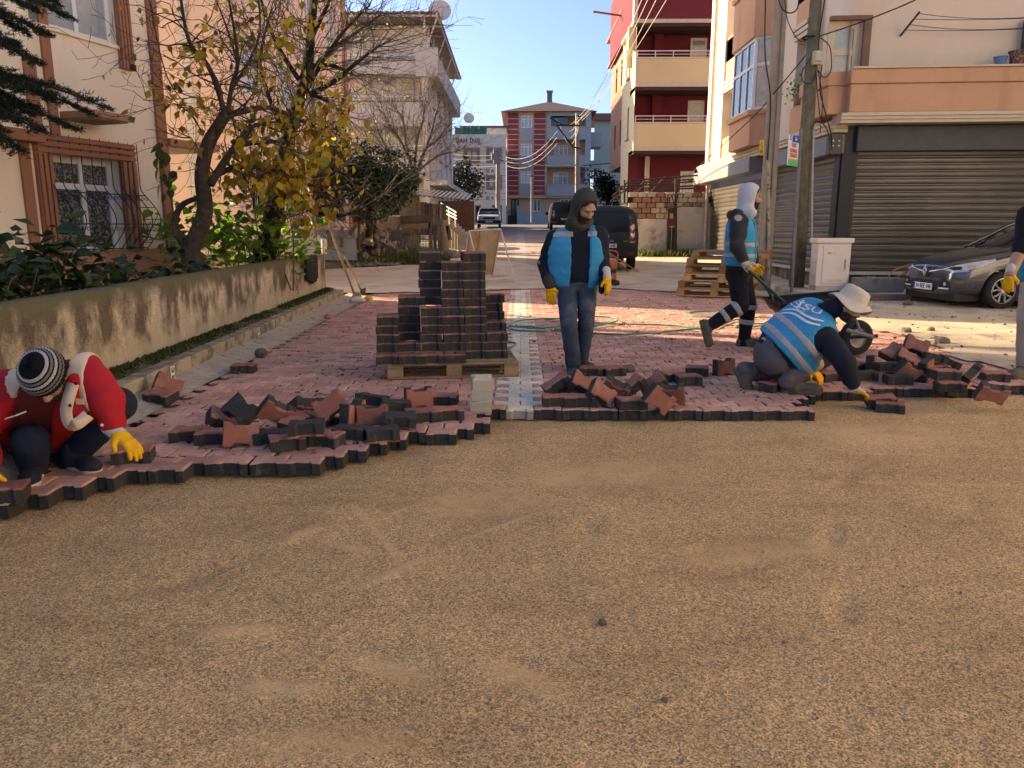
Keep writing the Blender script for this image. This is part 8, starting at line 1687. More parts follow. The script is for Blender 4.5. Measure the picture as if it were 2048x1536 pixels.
 for r_, z in pr:
  for j in range(nn): a = 2*math.pi*j/nn; fl = (r_ > .115)*(.014*math.sin(a*3+.6)+.010*math.cos(a*2)+.03*max(0, math.cos(a-.35))**6); mb.v.append(tuple(Hm @ Vector((r_*1.04*math.cos(a), r_*.90*math.sin(a), z+fl))))
 mb.f = [(i*nn+j, i*nn+(j+1) % nn, (i+1)*nn+(j+1) % nn, (i+1)*nn+j) for i in range(len(pr)-1) for j in range(nn)]; mb.mi = [0]*len(mb.f); ht = mb.build('bucket_hat', hm, t, smooth=True); mo = ht.modifiers.new('t', 'SOLIDIFY'); mo.thickness = .004
 mb = MB(); mb.tube([Hm @ Vector((.095*math.cos(a)*1.06, .095*math.sin(a)*1.02, .035-.006*k)) for k, a in enumerate(np.linspace(-1.75, -.75, 9))], .0035, 4); mb.build('hat_seam', BLK, ht)
 hand(J['wrR'], (.88, -.05, -.42), (.35, -.1, .9), (-.2, 1, 0), .55, t, back=True); hand(J['wrL'], (.55, -.45, -.6), (.2, -.6, .7), (.4, -.9, 0), .6, t)
 boot(J['anL']+Vector((-.02, -.02, -.01)), (.42, -.12, -.86), (.80, -.05, .55), BOOT, t, L=.30); boot((J['anR'].x, J['anR'].y, .10), (1, -.18, 0), (0, 0, 1), BOOT, t, L=.30)
man_kneeling()
# ------------------------------------------------------------------ the crouching man in red
def man_red():
 J = DJ(dict(head=(92, 755, 3.80), neck=(92, 764, 3.98), pel=(92, 880, 4.42), shL=(12, 778, 4.02), shR=(166, 742, 4.02), elL=(-34, 858, 3.90), wrL=(-22, 940, 3.72), elR=(212, 802, 3.92), wrR=(234, 866, 3.86), hpL=(66, 890, 4.38), hpR=(122, 886, 4.38), knL=(60, 884, 3.98), anL=(66, 930, 4.06), knR=(238, 808, 4.20), anR=(152, 908, 4.24)))
 t = thing('person', 'crouching man in red jacket and striped beanie at the left edge', 'person', (J['pel'].x, J['pel'].y, 0)); f, u = (.10, -.52, -.85), (-.02, -.86, .50)
 b = body_core(J, t); P, A = head(b, J['head'], f, u, t, hair=True); b.mesh('body', SKIN, t, .0085)
 nv = M('dark_navy_trousers', (.011, .016, .034), rough=.9, var=.3, scale=5, bump=.3, bscale=150, col2=(.02, .03, .055), c2lo=.5, c2hi=.7, c2scale=4); legs(J, nv, t, (.108, .094, .070), wr=.010, seat=.135, seed=11)
 rd_ = M('red_jacket_cloth', (.42, .012, .018), rough=.8, var=.14, scale=4, bump=.3, bscale=120); cr = M('cream_panel_cloth', (.66, .50, .345), rough=.85, var=.07, scale=5, bump=.25, bscale=140)
 hem = (D(92, 862, 4.3), (0, .35, -1)); N, Pv = v3(J['neck']), v3(J['pel']); ax = unit(Pv-N); fr = unit(v3((.06, -1, -.15))); s_ = unit(v3(J['shR'])-v3(J['shL']))
 def red_blob(cut=True):
  b = Blob(.05); torso(b, J, .142, .140, .148, 1.0)
  for q in 'LR':
   a, e, w_ = v3(J['sh'+q]), v3(J['el'+q]), v3(J['wr'+q]); limb(b, [a, a*.5+e*.5, e, w_+unit(e-w_)*.07], [.104, .098, .084, .068], .04)
  if cut: b.box((N+Pv)/2+fr*.22, (.15, .072, .40), np.stack([fr, np.cross(fr, ax), ax]), .02, .02, 's')
  return b
 jk = red_blob().mesh('jacket', rd_, t, .0115, .011, 7.5, 12)
 inn = Blob(.05); torso(inn, J, .126, .124, .128, .95); inn.mesh('sweatshirt', M('rust_sweatshirt', (.145, .022, .016), rough=.95, var=.15, scale=5, bump=.4, bscale=160), t, .0115, .008, 8, 13)
 def panel(c, hf, fr_, nm): b = red_blob(); b.it.append(('c', (lambda P, c=v3(c), A=v3(fr_), h_=v3(hf): (np.abs((P-c) @ A.T)-h_).max(-1)), None, None, .004)); return b.mesh(nm, cr, jk, .0105, .011, 7.5, 12, grow=.006)
 fu = np.stack([s_, ax, np.cross(s_, ax)])
 panel(D(149, 742, 3.92), (.058, .110, .17), fu, 'yoke_panel'); panel(D(26, 770, 3.90), (.062, .085, .17), fu, 'yoke_panel')
 pk = MB(); pts = [D(147, 768, 3.80), D(137, 800, 3.77), D(133, 825, 3.77), D(140, 848, 3.76), D(156, 846, 3.77), D(176, 830, 3.80)]; cv_ = curve(pts, 6)
 for i, p in enumerate(cv_):
  tdir = (cv_[min(i+1, len(cv_)-1)]-cv_[max(i-1, 0)]).normalized(); sd = tdir.cross(Vector((0, -1, 0))).normalized()*.030; pk.v += [tuple(p-sd), tuple(p+sd+Vector((0, .01, 0)))]
 pk.f = [(2*i, 2*i+2, 2*i+3, 2*i+1) for i in range(len(cv_)-1)]; pk.mi = [0]*len(pk.f); o = pk.build('placket', cr, jk, smooth=True); mo = o.modifiers.new('t', 'SOLIDIFY'); mo.thickness = .012
 flap = Blob(.03); flap.cone(D(150, 775, 3.90), D(146, 835, 3.84), .050, .045); flap.cone(D(146, 835, 3.84), D(178, 822, 3.90), .045, .055); flap.cone(D(160, 765, 3.92), D(178, 820, 3.92), .06, .06); flap.mesh('jacket_flap', rd_, jk, .0105, .008, 9, 14)
 mb = MB(); [mb.lathe([(.001, .004), (.008, .004), (.009, 0)], 10, frame(D(x, y, yy_), (1, 0, 0), (0, .1, 1))) for x, y, yy_ in ((152, 767, 3.775), (140, 811, 3.745), (177, 827, 3.765))]; mb.build('snap_button', BLK, jk); mb = MB(); mb.box(D(160, 803, 3.83), (.042, .006, .03)); mb.build('chest_patch', cr, jk)
 mb = MB(); mb.lathe([(.001, .004), (.007, .004), (.008, 0)], 10, frame(J['wrR']+Vector((-.035, -.068, .06)), (1, 0, 0), (0, .1, 1))); mb.build('cuff_button', FW, jk); mb = MB(); mb.tube([D(10, 838, 3.83), D(32, 831, 3.81), D(52, 823, 3.82)], .004, 4); mb.build('pocket_piping', FW, jk)
 ff, ss, uu = basis(f, u); Hm = Matrix((Vector(ff), Vector(ss), Vector(uu))).transposed().to_4x4(); Hm.translation = Vector(P(-.018, 0, .025)); bk = M('black_knit', (.010, .010, .011), rough=1, bump=1, bscale=150, bdist=.02, var=.3, scale=60); wk = M('white_wool', (.62, .60, .58), rough=1, bump=1, bscale=150, bdist=.02, var=.12, scale=60); gk = M('grey_wool', (.24, .23, .22), rough=1, bump=1, bscale=150, bdist=.02, var=.25, scale=80)
 def ring(a0, a1, off, m, nm, par):
  mb = MB(); na = max(2, int((a1-a0)/4)); k = 72
  for i in range(na+1):
   a = R(a0+(a1-a0)*i/na); edge = .0 if 0 < i < na else -.004
   for j in range(k): ph = 2*math.pi*j/k; kn = .0022*math.cos(ph*36); rr = (.119+off+edge+kn)*math.sin(a); mb.v.append(tuple(Hm @ Vector((rr*1.06*math.cos(ph), rr*.93*math.sin(ph), (.118+off+edge+kn)*math.cos(a)))))
  mb.f = [(i*k+j, i*k+(j+1) % k, (i+1)*k+(j+1) % k, (i+1)*k+j) for i in range(na) for j in range(k)]; mb.mi = [0]*len(mb.f); return mb.build(nm, m, par, smooth=True)
 bn = ring(0.5, 104, 0, bk, 'beanie', t)
 for a0, a1, m in ((36, 44, wk), (48, 54, gk), (58, 65, wk), (70, 76, gk), (80, 85, gk)): ring(a0, a1, .0045, m, 'knit_stripe', bn)
 hand(J['wrR'], (.75, -.25, -.50), (.55, -.15, .8), (-.25, -.9, -.2), .38, t, spread=.25, sc=.98); hand(J['wrL'], (.3, -.3, -.9), (-.5, -.8, 0), (.8, -.4, 0), .6, t)
 ns = M('navy_canvas', (.016, .018, .026), rough=.8, var=.2, scale=9); sl = M('cream_rubber', (.52, .44, .33), rough=.7, var=.12); boot((J['anR'].x-.01, J['anR'].y-.02, .095), (.82, -.45, 0), (0, 0, 1), ns, t, sl, L=.285, shaft=.02); boot((J['anL'].x, J['anL'].y, .095), (.42, -.9, 0), (0, 0, 1), ns, t, sl, L=.285, shaft=.02)
man_red()
# ------------------------------------------------------------------ the man at the right edge
def man_edge():
 J = DJ(dict(head=(2096, 372, 7.1), neck=(2096, 408, 7.15), pel=(2088, 548, 7.18), shL=(2056, 430, 7.02), shR=(2132, 430, 7.3), elL=(2044, 495, 6.98), wrL=(2020, 548, 6.92), elR=(2146, 500, 7.3), wrR=(2140, 560, 7.1), hpL=(2070, 556, 7.1), hpR=(2108, 556, 7.26), knL=(2056, 640, 7.02), anL=(2052, 722, 7.05), knR=(2112, 640, 7.3), anR=(2128, 716, 7.5)))
 t = thing('person', 'man in beige trousers and blue vest cut off by the right edge of the picture', 'person', (J['pel'].x, J['pel'].y, 0)); f, u = (-.6, -.75, -.2), (0, -.1, 1)
 b = body_core(J, t); head(b, J['head'], f, u, t); limb(b, [J['elL'], J['wrL']], [.048, .036]); b.mesh('body', SKIN, t, .0085)
 J['waist'] = (D(2088, 536, 7.18), (0, 0, 1)); legs(J, M('beige_trousers', (.36, .29, .235), rough=.9, var=.1, scale=5, bump=.3, bscale=150), t, (.108, .090, .078), seed=15)
 J2 = dict(J); bj = Blob(.04); torso(bj, J, .128, .122, .124)
 for q in 'LR': a, e = v3(J['sh'+q]), v3(J['el'+q]); limb(bj, [a, e, e+unit(v3(J['wr'+q])-e)*.03], [.088, .070, .062])
 bj.plane(D(2088, 560, 7.18), (0, 0, -1)); bj.mesh('sweater', BLK, t, .0115, .009, 8.5, 16)
 vest(J, t, D(2088, 580, 7.18), (0, 0, -1), front=(-.5, -.85, 0), open_=.07, ch=.142, wa=.146, hp=.152, wd=1.06, stripes=[(D(2088, 500, 7.18), (0, 0, 1), .026)], seed=16)
 hand(J['wrL'], (-.10, -.05, -1), (-.6, -.8, 0), (.5, -.8, 0), .55, t); hand(J['wrR'], (0, -.2, -1), (.8, -.5, 0), (-.5, -.8, 0), .5, t)
 boot((J['anL'].x, J['anL'].y, .10), (-.85, -.5, 0), (0, 0, 1), BOOT, t, L=.30); boot((J['anR'].x, J['anR'].y, .10), (-.8, -.6, 0), (0, 0, 1), BOOT, t, L=.30)
man_edge()
# =================================================================== vehicles and wheelbarrow (built in local axes, then placed)
def place(t, loc, rz): t.location = loc; t.rotation_euler = (0, 0, rz)
PAINT_D = M('dark_slate_paint', (.040, .048, .062), rough=.24, var=.05, spec=.6, coat=1.0, metallic=.35, coord='obj'); PAINT_K = M('black_van_paint', (.016, .014, .013), rough=.42, var=.15, scale=3, spec=.3, coat=.12, coord='obj', col2=(.05, .04, .03), c2lo=.6, c2hi=.8, c2scale=2.5); PAINT_W = M('white_car_paint', (.52, .52, .53), rough=.3, coat=.5, var=.06, coord='obj')
PLAS = M('black_plastic_trim', (.012, .012, .013), rough=.5); CHR = M('chrome', (.62, .60, .57), rough=.25, metallic=.55, var=.04); RUB = M('tyre_rubber', (.028, .024, .020), rough=.85, var=.3, scale=30, bump=.5, bscale=150); LENS = M('headlamp_lens', (.42, .43, .43), rough=.06, spec=.9, var=.25, scale=12, coat=1.0); REDL = M('tail_lamp', (.28, .012, .012), rough=.12, spec=.8, coat=1.0, var=.15); PLW = M('plate_white', (.70, .70, .68), rough=.4)
def loft(secs, mat, name, parent, sub=2, cap=True, cuts=(), sharp=None):
 """closed half sections [(x, [(y,z)...])] mirrored to a body; wheel arches cut out"""
 mb = MB(); n = None
 for x, pts in secs:
  ring = [(x, y, z) for y, z in pts]+[(x, -y, z) for y, z in reversed(pts) if abs(y) > 1e-6]; n = len(ring); mb.v += ring
 for i in range(len(secs)-1): mb.f += [(i*n+j, i*n+(j+1) % n, (i+1)*n+(j+1) % n, (i+1)*n+j) for j in range(n)]
 if cap: mb.f += [tuple(range(n)), tuple(range((len(secs)-1)*n+n-1, (len(secs)-1)*n-1, -1))]
 mb.mi = [0]*len(mb.f); o = mb.build(name, mat, parent, smooth=True); bm = bmesh.new(); bm.from_mesh(o.data); bmesh.ops.recalc_face_normals(bm, faces=bm.faces); bm.to_mesh(o.data); bm.free()
 if sub: m = o.modifiers.new('s', 'SUBSURF'); m.levels = m.render_levels = sub
 tmp = []
 for (x, z, r, hw) in cuts:
  for sg in (-1, 1):
   c = MB(); c.lathe([(r, -.16), (r, .3)], 32, Matrix.Translation((x, sg*hw, z)) @ Matrix.Rotation(-sg*math.pi/2, 4, 'X'), cap=True); co = c.build('cutter', PLAS); bm = bmesh.new(); bm.from_mesh(co.data); bmesh.ops.recalc_face_normals(bm, faces=bm.faces); bm.to_mesh(co.data); bm.free(); tmp.append(co); b = o.modifiers.new('b', 'BOOLEAN'); b.object = co; b.operation = 'DIFFERENCE'; b.solver = 'EXACT'
 dg = bpy.context.evaluated_depsgraph_get(); me = bpy.data.meshes.new_from_object(o.evaluated_get(dg)); old = o.data; o.modifiers.clear(); o.data = me; bpy.data.meshes.remove(old); me.materials.clear(); me.materials.append(mat)
 for c in tmp: bpy.data.objects.remove(c)
 me.polygons.foreach_set('use_smooth', [True]*len(me.polygons)); me.set_sharp_from_angle(angle=R(38)); return o
def wheel(t, c, r, w_, sg, spokes=True):
 M4 = Matrix.Translation(c) @ Matrix.Rotation(sg*math.pi/2, 4, 'X'); mb = MB(); mb.lathe([(r*.66, -w_/2), (r*.9, -w_/2), (r*.985, -w_*.36), (r, 0), (r*.985, w_*.36), (r*.9, w_/2), (r*.66, w_/2)], 36, M4); wh = mb.build('wheel', RUB, t, smooth=True)
 mb = MB(); mb.lathe([(r*.68, w_/2), (r*.66, w_/2-.02), (r*.62, 0), (.001, -.02)], 32, M4); mb.build('barrel', PLAS, wh, smooth=True)
 mb = MB(); mb.lathe([(r*.66, w_*.46), (r*.69, w_*.5), (r*.66, w_*.52)], 32, M4)
 if spokes:
  for k in range(5):
   a = 2*math.pi*k/5+.3
   for s_ in (-1, 1):
    P_ = [M4 @ Vector((rr*math.cos(a+s_*da), rr*math.sin(a+s_*da), zz)) for rr, da, zz in ((r*.10, .3, w_*.40), (r*.36, .20, w_*.44), (r*.60, .36, w_*.46))]; mb.tube(P_, [.013, .015, .017], 4)
   P_ = [M4 @ Vector((r*.62*math.cos(a+da), r*.62*math.sin(a+da), w_*.46)) for da in (-.36, 0, .36)]; mb.tube(P_, .013, 4)
  mb.lathe([(.045, w_*.42), (.035, w_*.5), (.001, w_*.5)], 14, M4)
 else: mb.lathe([(r*.66, w_*.4), (r*.5, w_*.5), (r*.2, w_*.42), (.001, w_*.45)], 20, M4)
 mb.build('rim', M('alloy_rim', (.50, .46, .38), rough=.35, metallic=.6, var=.1), wh, smooth=False); return wh
def patch(body, poly, direction, mat, name, parent, off=.004, org=None, n=10, thick=0.0):
 """a panel lying on the bodywork: polygon given on a plane, thrown onto the body along the direction"""
 from mathutils.bvhtree import BVHTree
 me0 = body.data; bv_ = BVHTree.FromPolygons([v.co.copy() for v in me0.vertices], [p.vertices[:] for p in me0.polygons]); d = Vector(direction).normalized(); bm = bmesh.new(); bm.faces.new([bm.verts.new(p) for p in poly]); bmesh.ops.triangulate(bm, faces=bm.faces)
 for _ in range(4):
  e = [e for e in bm.edges if e.calc_length() > .045]
  if not e: break
  bmesh.ops.subdivide_edges(bm, edges=e, cuts=1); bmesh.ops.triangulate(bm, faces=bm.faces)
 for v in bm.verts:
  h_ = bv_.ray_cast(v.co-d*1.0, d, 3)
  if h_[0] is not None: v.co = h_[0]-d*off
 me = bpy.data.meshes.new(name); bm.to_mesh(me); bm.free(); me.materials.append(mat); me.polygons.foreach_set('use_smooth', [True]*len(me.polygons)); return link(name, me, parent)
def plate(t, M4, txt, w_=.52, h=.112, eu=True):
 mb = MB(); mb.box((0, 0, 0), (w_, h, .012)); me = mb.mesh('number_plate', PLW); me.transform(M4); p = link('number_plate', me, t)
 if eu: mb = MB(); mb.box((-w_/2+.022, 0, .0065), (.04, h-.008, .003)); me = mb.mesh('blue_strip', M('plate_blue', (.02, .07, .35))); me.transform(M4); link('blue_strip', me, p)
 text_mesh(txt, h*.92, M('plate_black', (.015, .015, .015)), M4 @ Matrix.Translation((.02, -.002, .007)), p, bold=.002, depth=.001, sx=.92, world=False); return p
# ------------------------------------------------------------------ dark hatchback at the right
def hatchback():
 t = thing('parked_car', 'dark slate hatchback parked before the wide shutter, front towards the street', 'car', (0, 0, 0))
 def sec(x, hw, zb, zs, zc, tuck=.9): return (x, [(0, zb), (hw*.6, zb), (hw*tuck, zb+.03), (hw*.985, zb+.14), (hw, .52 if zs > .62 else (zb+zs)/2), (hw*.985, zs-.10), (hw*.93, zs-.01), (hw*.62, zs+(zc-zs)*.75), (0, zc)])
 S_ = [sec(0.0, .52, .25, .54, .58), sec(.03, .66, .21, .63, .69), sec(.12, .765, .19, .70, .765), sec(.28, .82, .185, .765, .835), sec(.55, .85, .185, .84, .905), sec(.9, .862, .19, .905, .975), sec(1.25, .868, .20, .95, 1.02), sec(1.6, .866, .2, .95, .99), sec(2.6, .866, .2, .97, .99), sec(3.4, .86, .22, .98, 1.0), sec(3.85, .80, .26, .97, 1.0), sec(4.02, .70, .32, .85, .92), sec(4.06, .6, .4, .75, .8)]
 body = loft(S_, PAINT_D, 'body', t, 2, True, [(.83, .315, .355, .80), (3.40, .315, .355, .80)])
 def gs(x, hw, zr, z0=.93): return (x, [(0, z0), (hw*.98, z0), (hw*.99, z0+.02), (hw*.93, z0+(zr-z0)*.5), (hw*.84, zr-.07), (hw*.72, zr-.02), (0, zr)])
 gh = loft([gs(1.22, .72, .99), gs(1.5, .78, 1.12), gs(1.95, .80, 1.36), gs(2.3, .80, 1.46), gs(2.8, .80, 1.45), gs(3.4, .78, 1.40), gs(3.75, .74, 1.20), gs(3.95, .70, .98)], M('tinted_windscreen', (.02, .022, .024), rough=.04, spec=.9, coat=1.0, coord='obj'), 'windows', t, 1)
 for sg in (-1, 1):
  mb = MB(); mb.tube(curve([(1.2, sg*.765, .99), (1.55, sg*.742, 1.16), (2.0, sg*.69, 1.39), (2.4, sg*.655, 1.47), (3.2, sg*.655, 1.44)], 5), .035, 7); mb.build('roof_pillar', PAINT_D, t, smooth=True); mb = MB(); mb.box((1.62, sg*.90, 1.02), (.13, .2, .14)); mb.build('mirror', PAINT_D, t, bevel=.04, seg=3)
  mb = MB(); mb.tube([(1.5, sg*.80, 1.02), (1.92, sg*.745, 1.33), (1.96, sg*.745, .99)], .014, 5); mb.build('quarter_frame', PLAS, t)
  for x in (.83, 3.4): wheel(t, (x, sg*.765, .305), .308, .205, -sg)
  q = lambda u, v: (u, sg*1.3, v); dr_ = (.55, -sg*.85, -.12)
  def pp(y, x, z): return (x, sg*y, z)
  pl = [pp(.44, .02, .655), pp(.60, .10, .612), pp(.74, .24, .630), pp(.80, .42, .70), pp(.845, .66, .80), pp(.82, .66, .835), pp(.72, .40, .775), pp(.58, .16, .715)]
  hl = patch(body, pl, dr_, LENS, 'headlight', t, .008);
  p2 = patch(body, [pp(.50, .05, .658), pp(.60, .10, .625), pp(.68, .18, .640), pp(.66, .2, .69), pp(.56, .12, .69)], dr_, PLAS, 'lamp_bezel', hl, .012); patch(body, [pp(.72, .24, .655), pp(.78, .36, .69), pp(.76, .36, .735), pp(.71, .28, .71)], dr_, M('amber_lens', (.50, .34, .15), rough=.1, coat=1.0), 'indicator', hl, .012)
  mb = MB();
  patch(body, [pp(.44, .02, .648), pp(.60, .10, .604), pp(.75, .26, .622), pp(.75, .26, .611), pp(.60, .10, .592), pp(.43, .02, .637)], dr_, CHR, 'lamp_chrome', hl, .012)
  f_ = (1, -sg*.25, 0)
  fo = patch(body, [pp(.50, -.3, .40), pp(.56, -.3, .47), pp(.68, -.3, .455), pp(.74, -.3, .345), pp(.56, -.3, .345)], f_, PLAS, 'fog_recess', t, .006); mb = MB()
  patch(body, [pp(.60, -.3, .375), pp(.64, -.3, .375), pp(.65, -.3, .40), pp(.64, -.3, .425), pp(.60, -.3, .425), pp(.59, -.3, .40)], f_, LENS, 'fog_lamp', fo, .012); patch(body, [pp(.46, -.3, .315), pp(.70, -.3, .315), pp(.71, -.3, .340), pp(.47, -.3, .335)], f_, M('daylight_strip', (.66, .66, .66), rough=.15, coat=1.0), 'daytime_lamp', t, .014)
 fx = (1, 0, 0); F_ = lambda y, z: (-.5, y, z)
 patch(body, [F_(-.44, .655), F_(-.30, .61), F_(-.14, .575), F_(-.08, .50), F_(.08, .50), F_(.14, .575), F_(.30, .61), F_(.44, .655), F_(.28, .668), F_(0, .675), F_(-.28, .668)], fx, PLAS, 'upper_grille', t, .005)
 for sg in (-1, 1): patch(body, [F_(sg*.09, .600), F_(sg*.30, .632), F_(sg*.43, .652), F_(sg*.43, .640), F_(sg*.30, .615), F_(sg*.09, .578)], fx, CHR, 'grille_bar', t, .012)
 lg = patch(body, [F_(-.46, .29), F_(.46, .29), F_(.42, .43), F_(.30, .445), F_(-.30, .445), F_(-.42, .43)], fx, PLAS, 'lower_grille', t, .006)
 for z in (.41, .375, .34): patch(body, [F_(-.44, z), F_(.44, z), F_(.44, z+.012), F_(-.44, z+.012)], fx, M('grille_grey', (.05, .05, .052), rough=.4), 'grille_slat', lg, .016)
 Mf = Matrix(((0, 0, -1, -.012), (-1, 0, 0, 0), (0, 1, 0, 0), (0, 0, 0, 1)))        # local x -> viewer's right
 mb = MB(); o_ = [(-.062, 0), (0, .105), (.062, 0), (0, -.105)]; i_ = [(-.022, 0), (0, .05), (.022, 0), (0, -.05)]
 for k in range(4): a, b = o_[k], o_[(k+1) % 4]; c, d = i_[(k+1) % 4], i_[k]; m1 = ((a[0]+d[0])/2, (a[1]+d[1])/2); m2 = ((b[0]+c[0])/2, (b[1]+c[1])/2); mb.add([(a[0], a[1], 0), (b[0], b[1], 0), (m2[0], m2[1], .022), (m1[0], m1[1], .022), (c[0], c[1], .004), (d[0], d[1], .004)], [(0, 1, 2, 3), (3, 2, 4, 5)])
 me = mb.mesh('diamond_emblem', CHR); me.transform(Mf @ Matrix.Translation((0, .60, .008))); link('diamond_emblem', me, t)
 plate(t, Mf @ Matrix.Translation((0, .335, .022)), '34 BEE 046'); mb = MB(); mb.box((.02, 0, .335), (.03, .56, .15)); mb.build('plate_holder', PLAS, t)
 patch(body, [(.62, -.60, 2), (1.15, -.62, 2), (1.15, -.60, 2), (.62, -.58, 2)], (0, 0, -1), PLAS, 'bonnet_gap', t, .001); mb = MB(); mb.bb((.1, -.7, .12), (3.9, .7, .3)); mb.build('underbody', PLAS, t)
 for sg in (-1, 1): patch(body, [(x, sg*1.5, z) for x, z in ((1.30, .25), (1.312, .25), (1.33, .95), (1.318, .95))], (0, -sg, 0), PLAS, 'door_gap', t, .002)
 place(t, (7.12, 13.72, .012), R(5.5)); return t
hatchback()
# ------------------------------------------------------------------ vans seen from behind
def van(label, loc, rz, plate_txt, lettering=True, paint=PAINT_K, H=1.85, grp=None):
 t = thing('parked_van', label, 'van', (0, 0, 0), grp); hw = .90
 def sec(x, s=1.0, zb=.34, ht=H): return (x, [(0, zb), (hw*.9*s, zb), (hw*s, zb+.12), (hw*s, .95), (hw*.99*s, 1.12), (hw*.93*s, 1.45), (hw*.87*s, ht-.14), (hw*.78*s, ht-.035), (0, ht)])
 body = loft([sec(0, .94, .40, H-.10), sec(.05, .985, .36, H-.03), sec(.3, 1.0), sec(2.4, 1.0), sec(3.0, .98, .34, 1.55), sec(3.3, .97, .34, 1.12), sec(4.1, .9, .36, .98), sec(4.35, .75, .4, .75)], paint, 'body', t, 1, True, [(.95, .31, .36, .84), (3.5, .31, .36, .84)])
 for sg in (-1, 1):
  for x in (.95, 3.5): wheel(t, (x, sg*.80, .31), .31, .2, -sg, False)
  B_ = lambda y, z: (-.5, sg*y, z); patch(body, [B_(.76, .80), B_(.93, .80), B_(.91, 1.30), B_(.80, 1.36), B_(.77, 1.2)], (1, -sg*.3, 0), REDL, 'tail_light', t, .008); mb = MB(); mb.box((2.9, sg*.98, 1.12), (.12, .2, .2)); mb.build('mirror', PLAS, t, bevel=.03, seg=2)
  tl = [o for o in t.children if o.name.startswith('tail_light')][-1]; patch(body, [B_(.80, .98), B_(.90, .98), B_(.90, 1.06), B_(.80, 1.06)], (1, -sg*.3, 0), LENS, 'reversing_lamp', tl, .012)
  patch(body, [(x, sg*1.5, z) for x, z in ((.35, 1.15), (1.2, 1.15), (1.2, 1.6), (.35, 1.58))], (0, -sg, 0), DARKW, 'side_window', t, .004)
 B_ = lambda y, z: (-.5, y, z); patch(body, [B_(-.70, 1.10), B_(.70, 1.10), B_(.72, 1.2), B_(.66, 1.64), B_(.6, 1.67), B_(-.6, 1.67), B_(-.66, 1.64), B_(-.72, 1.2)], (1, 0, 0), M('dark_rear_glass', (.008, .008, .009), rough=.12, spec=.25), 'rear_window', t, .006)
 mb = MB(); mb.bb((-.035, -.86, .40), (.2, .86, .66)); mb.build('bumper', M('van_bumper', (.022, .020, .019), rough=.6, var=.2, scale=5), t, bevel=.05, seg=3); mb = MB(); mb.bb((.0, -.33, .64), (.03, .33, .80)); mb.build('plate_recess', PLAS, t)
 Mr = Matrix(((0, 0, -1, -.012), (-1, 0, 0, 0), (0, 1, 0, 0), (0, 0, 0, 1))); plate(t, Mr @ Matrix.Translation((0, .72, .012)), plate_txt)
 mb = MB(); mb.tube([(-.01, -.1, 1.12), (-.025, .2, 1.18), (-.03, .5, 1.2)], .012, 5); mb.build('wiper', PLAS, t); mb = MB(); mb.bb((-.045, -.78, .50), (-.03, -.55, .54)); mb.bb((-.045, .55, .50), (-.03, .78, .54)); mb.build('reflector', REDL, t)
 if lettering:
  Me = Mr @ Matrix.Translation((-.02, .98, .02)); mb = MB(); mb.lathe([(.001, .004), (.034, .004), (.036, .010), (.044, .010), (.046, .0)], 20, Me); mb.lathe([(.056, .0), (.058, .012), (.066, .012), (.068, 0)], 24, Me); mb.build('round_emblem', CHR, t); text_mesh('DOBLO', .075, CHR, Mr @ Matrix.Translation((-.02, .855, .014)), t, depth=.004, sx=1.5, world=False); text_mesh('Multijet', .035, CHR, Mr @ Matrix.Translation((.52, .85, .010)), t, depth=.003, sx=1.4, world=False)
  mb = MB(); [mb.tube([(.6, sg*.6, H+.0), (.65, sg*.6, H+.06), (2.3, sg*.6, H+.06), (2.35, sg*.6, H)], .015, 5) for sg in (-1, 1)]; mb.build('roof_rail', PLAS, t)
 place(t, loc, rz); return t
van('dark van parked close behind the hooded man, its tailgate to the viewer', (D(1213, 500, 21.9).x+.02, 21.9, tz(22)+.01), R(90), '34 KB 648')
van('dark van further up the street, left of the hooded man hood', (D(1129, 440, 50).x, 50, tz(50)), R(91), '34 AT 26', False)
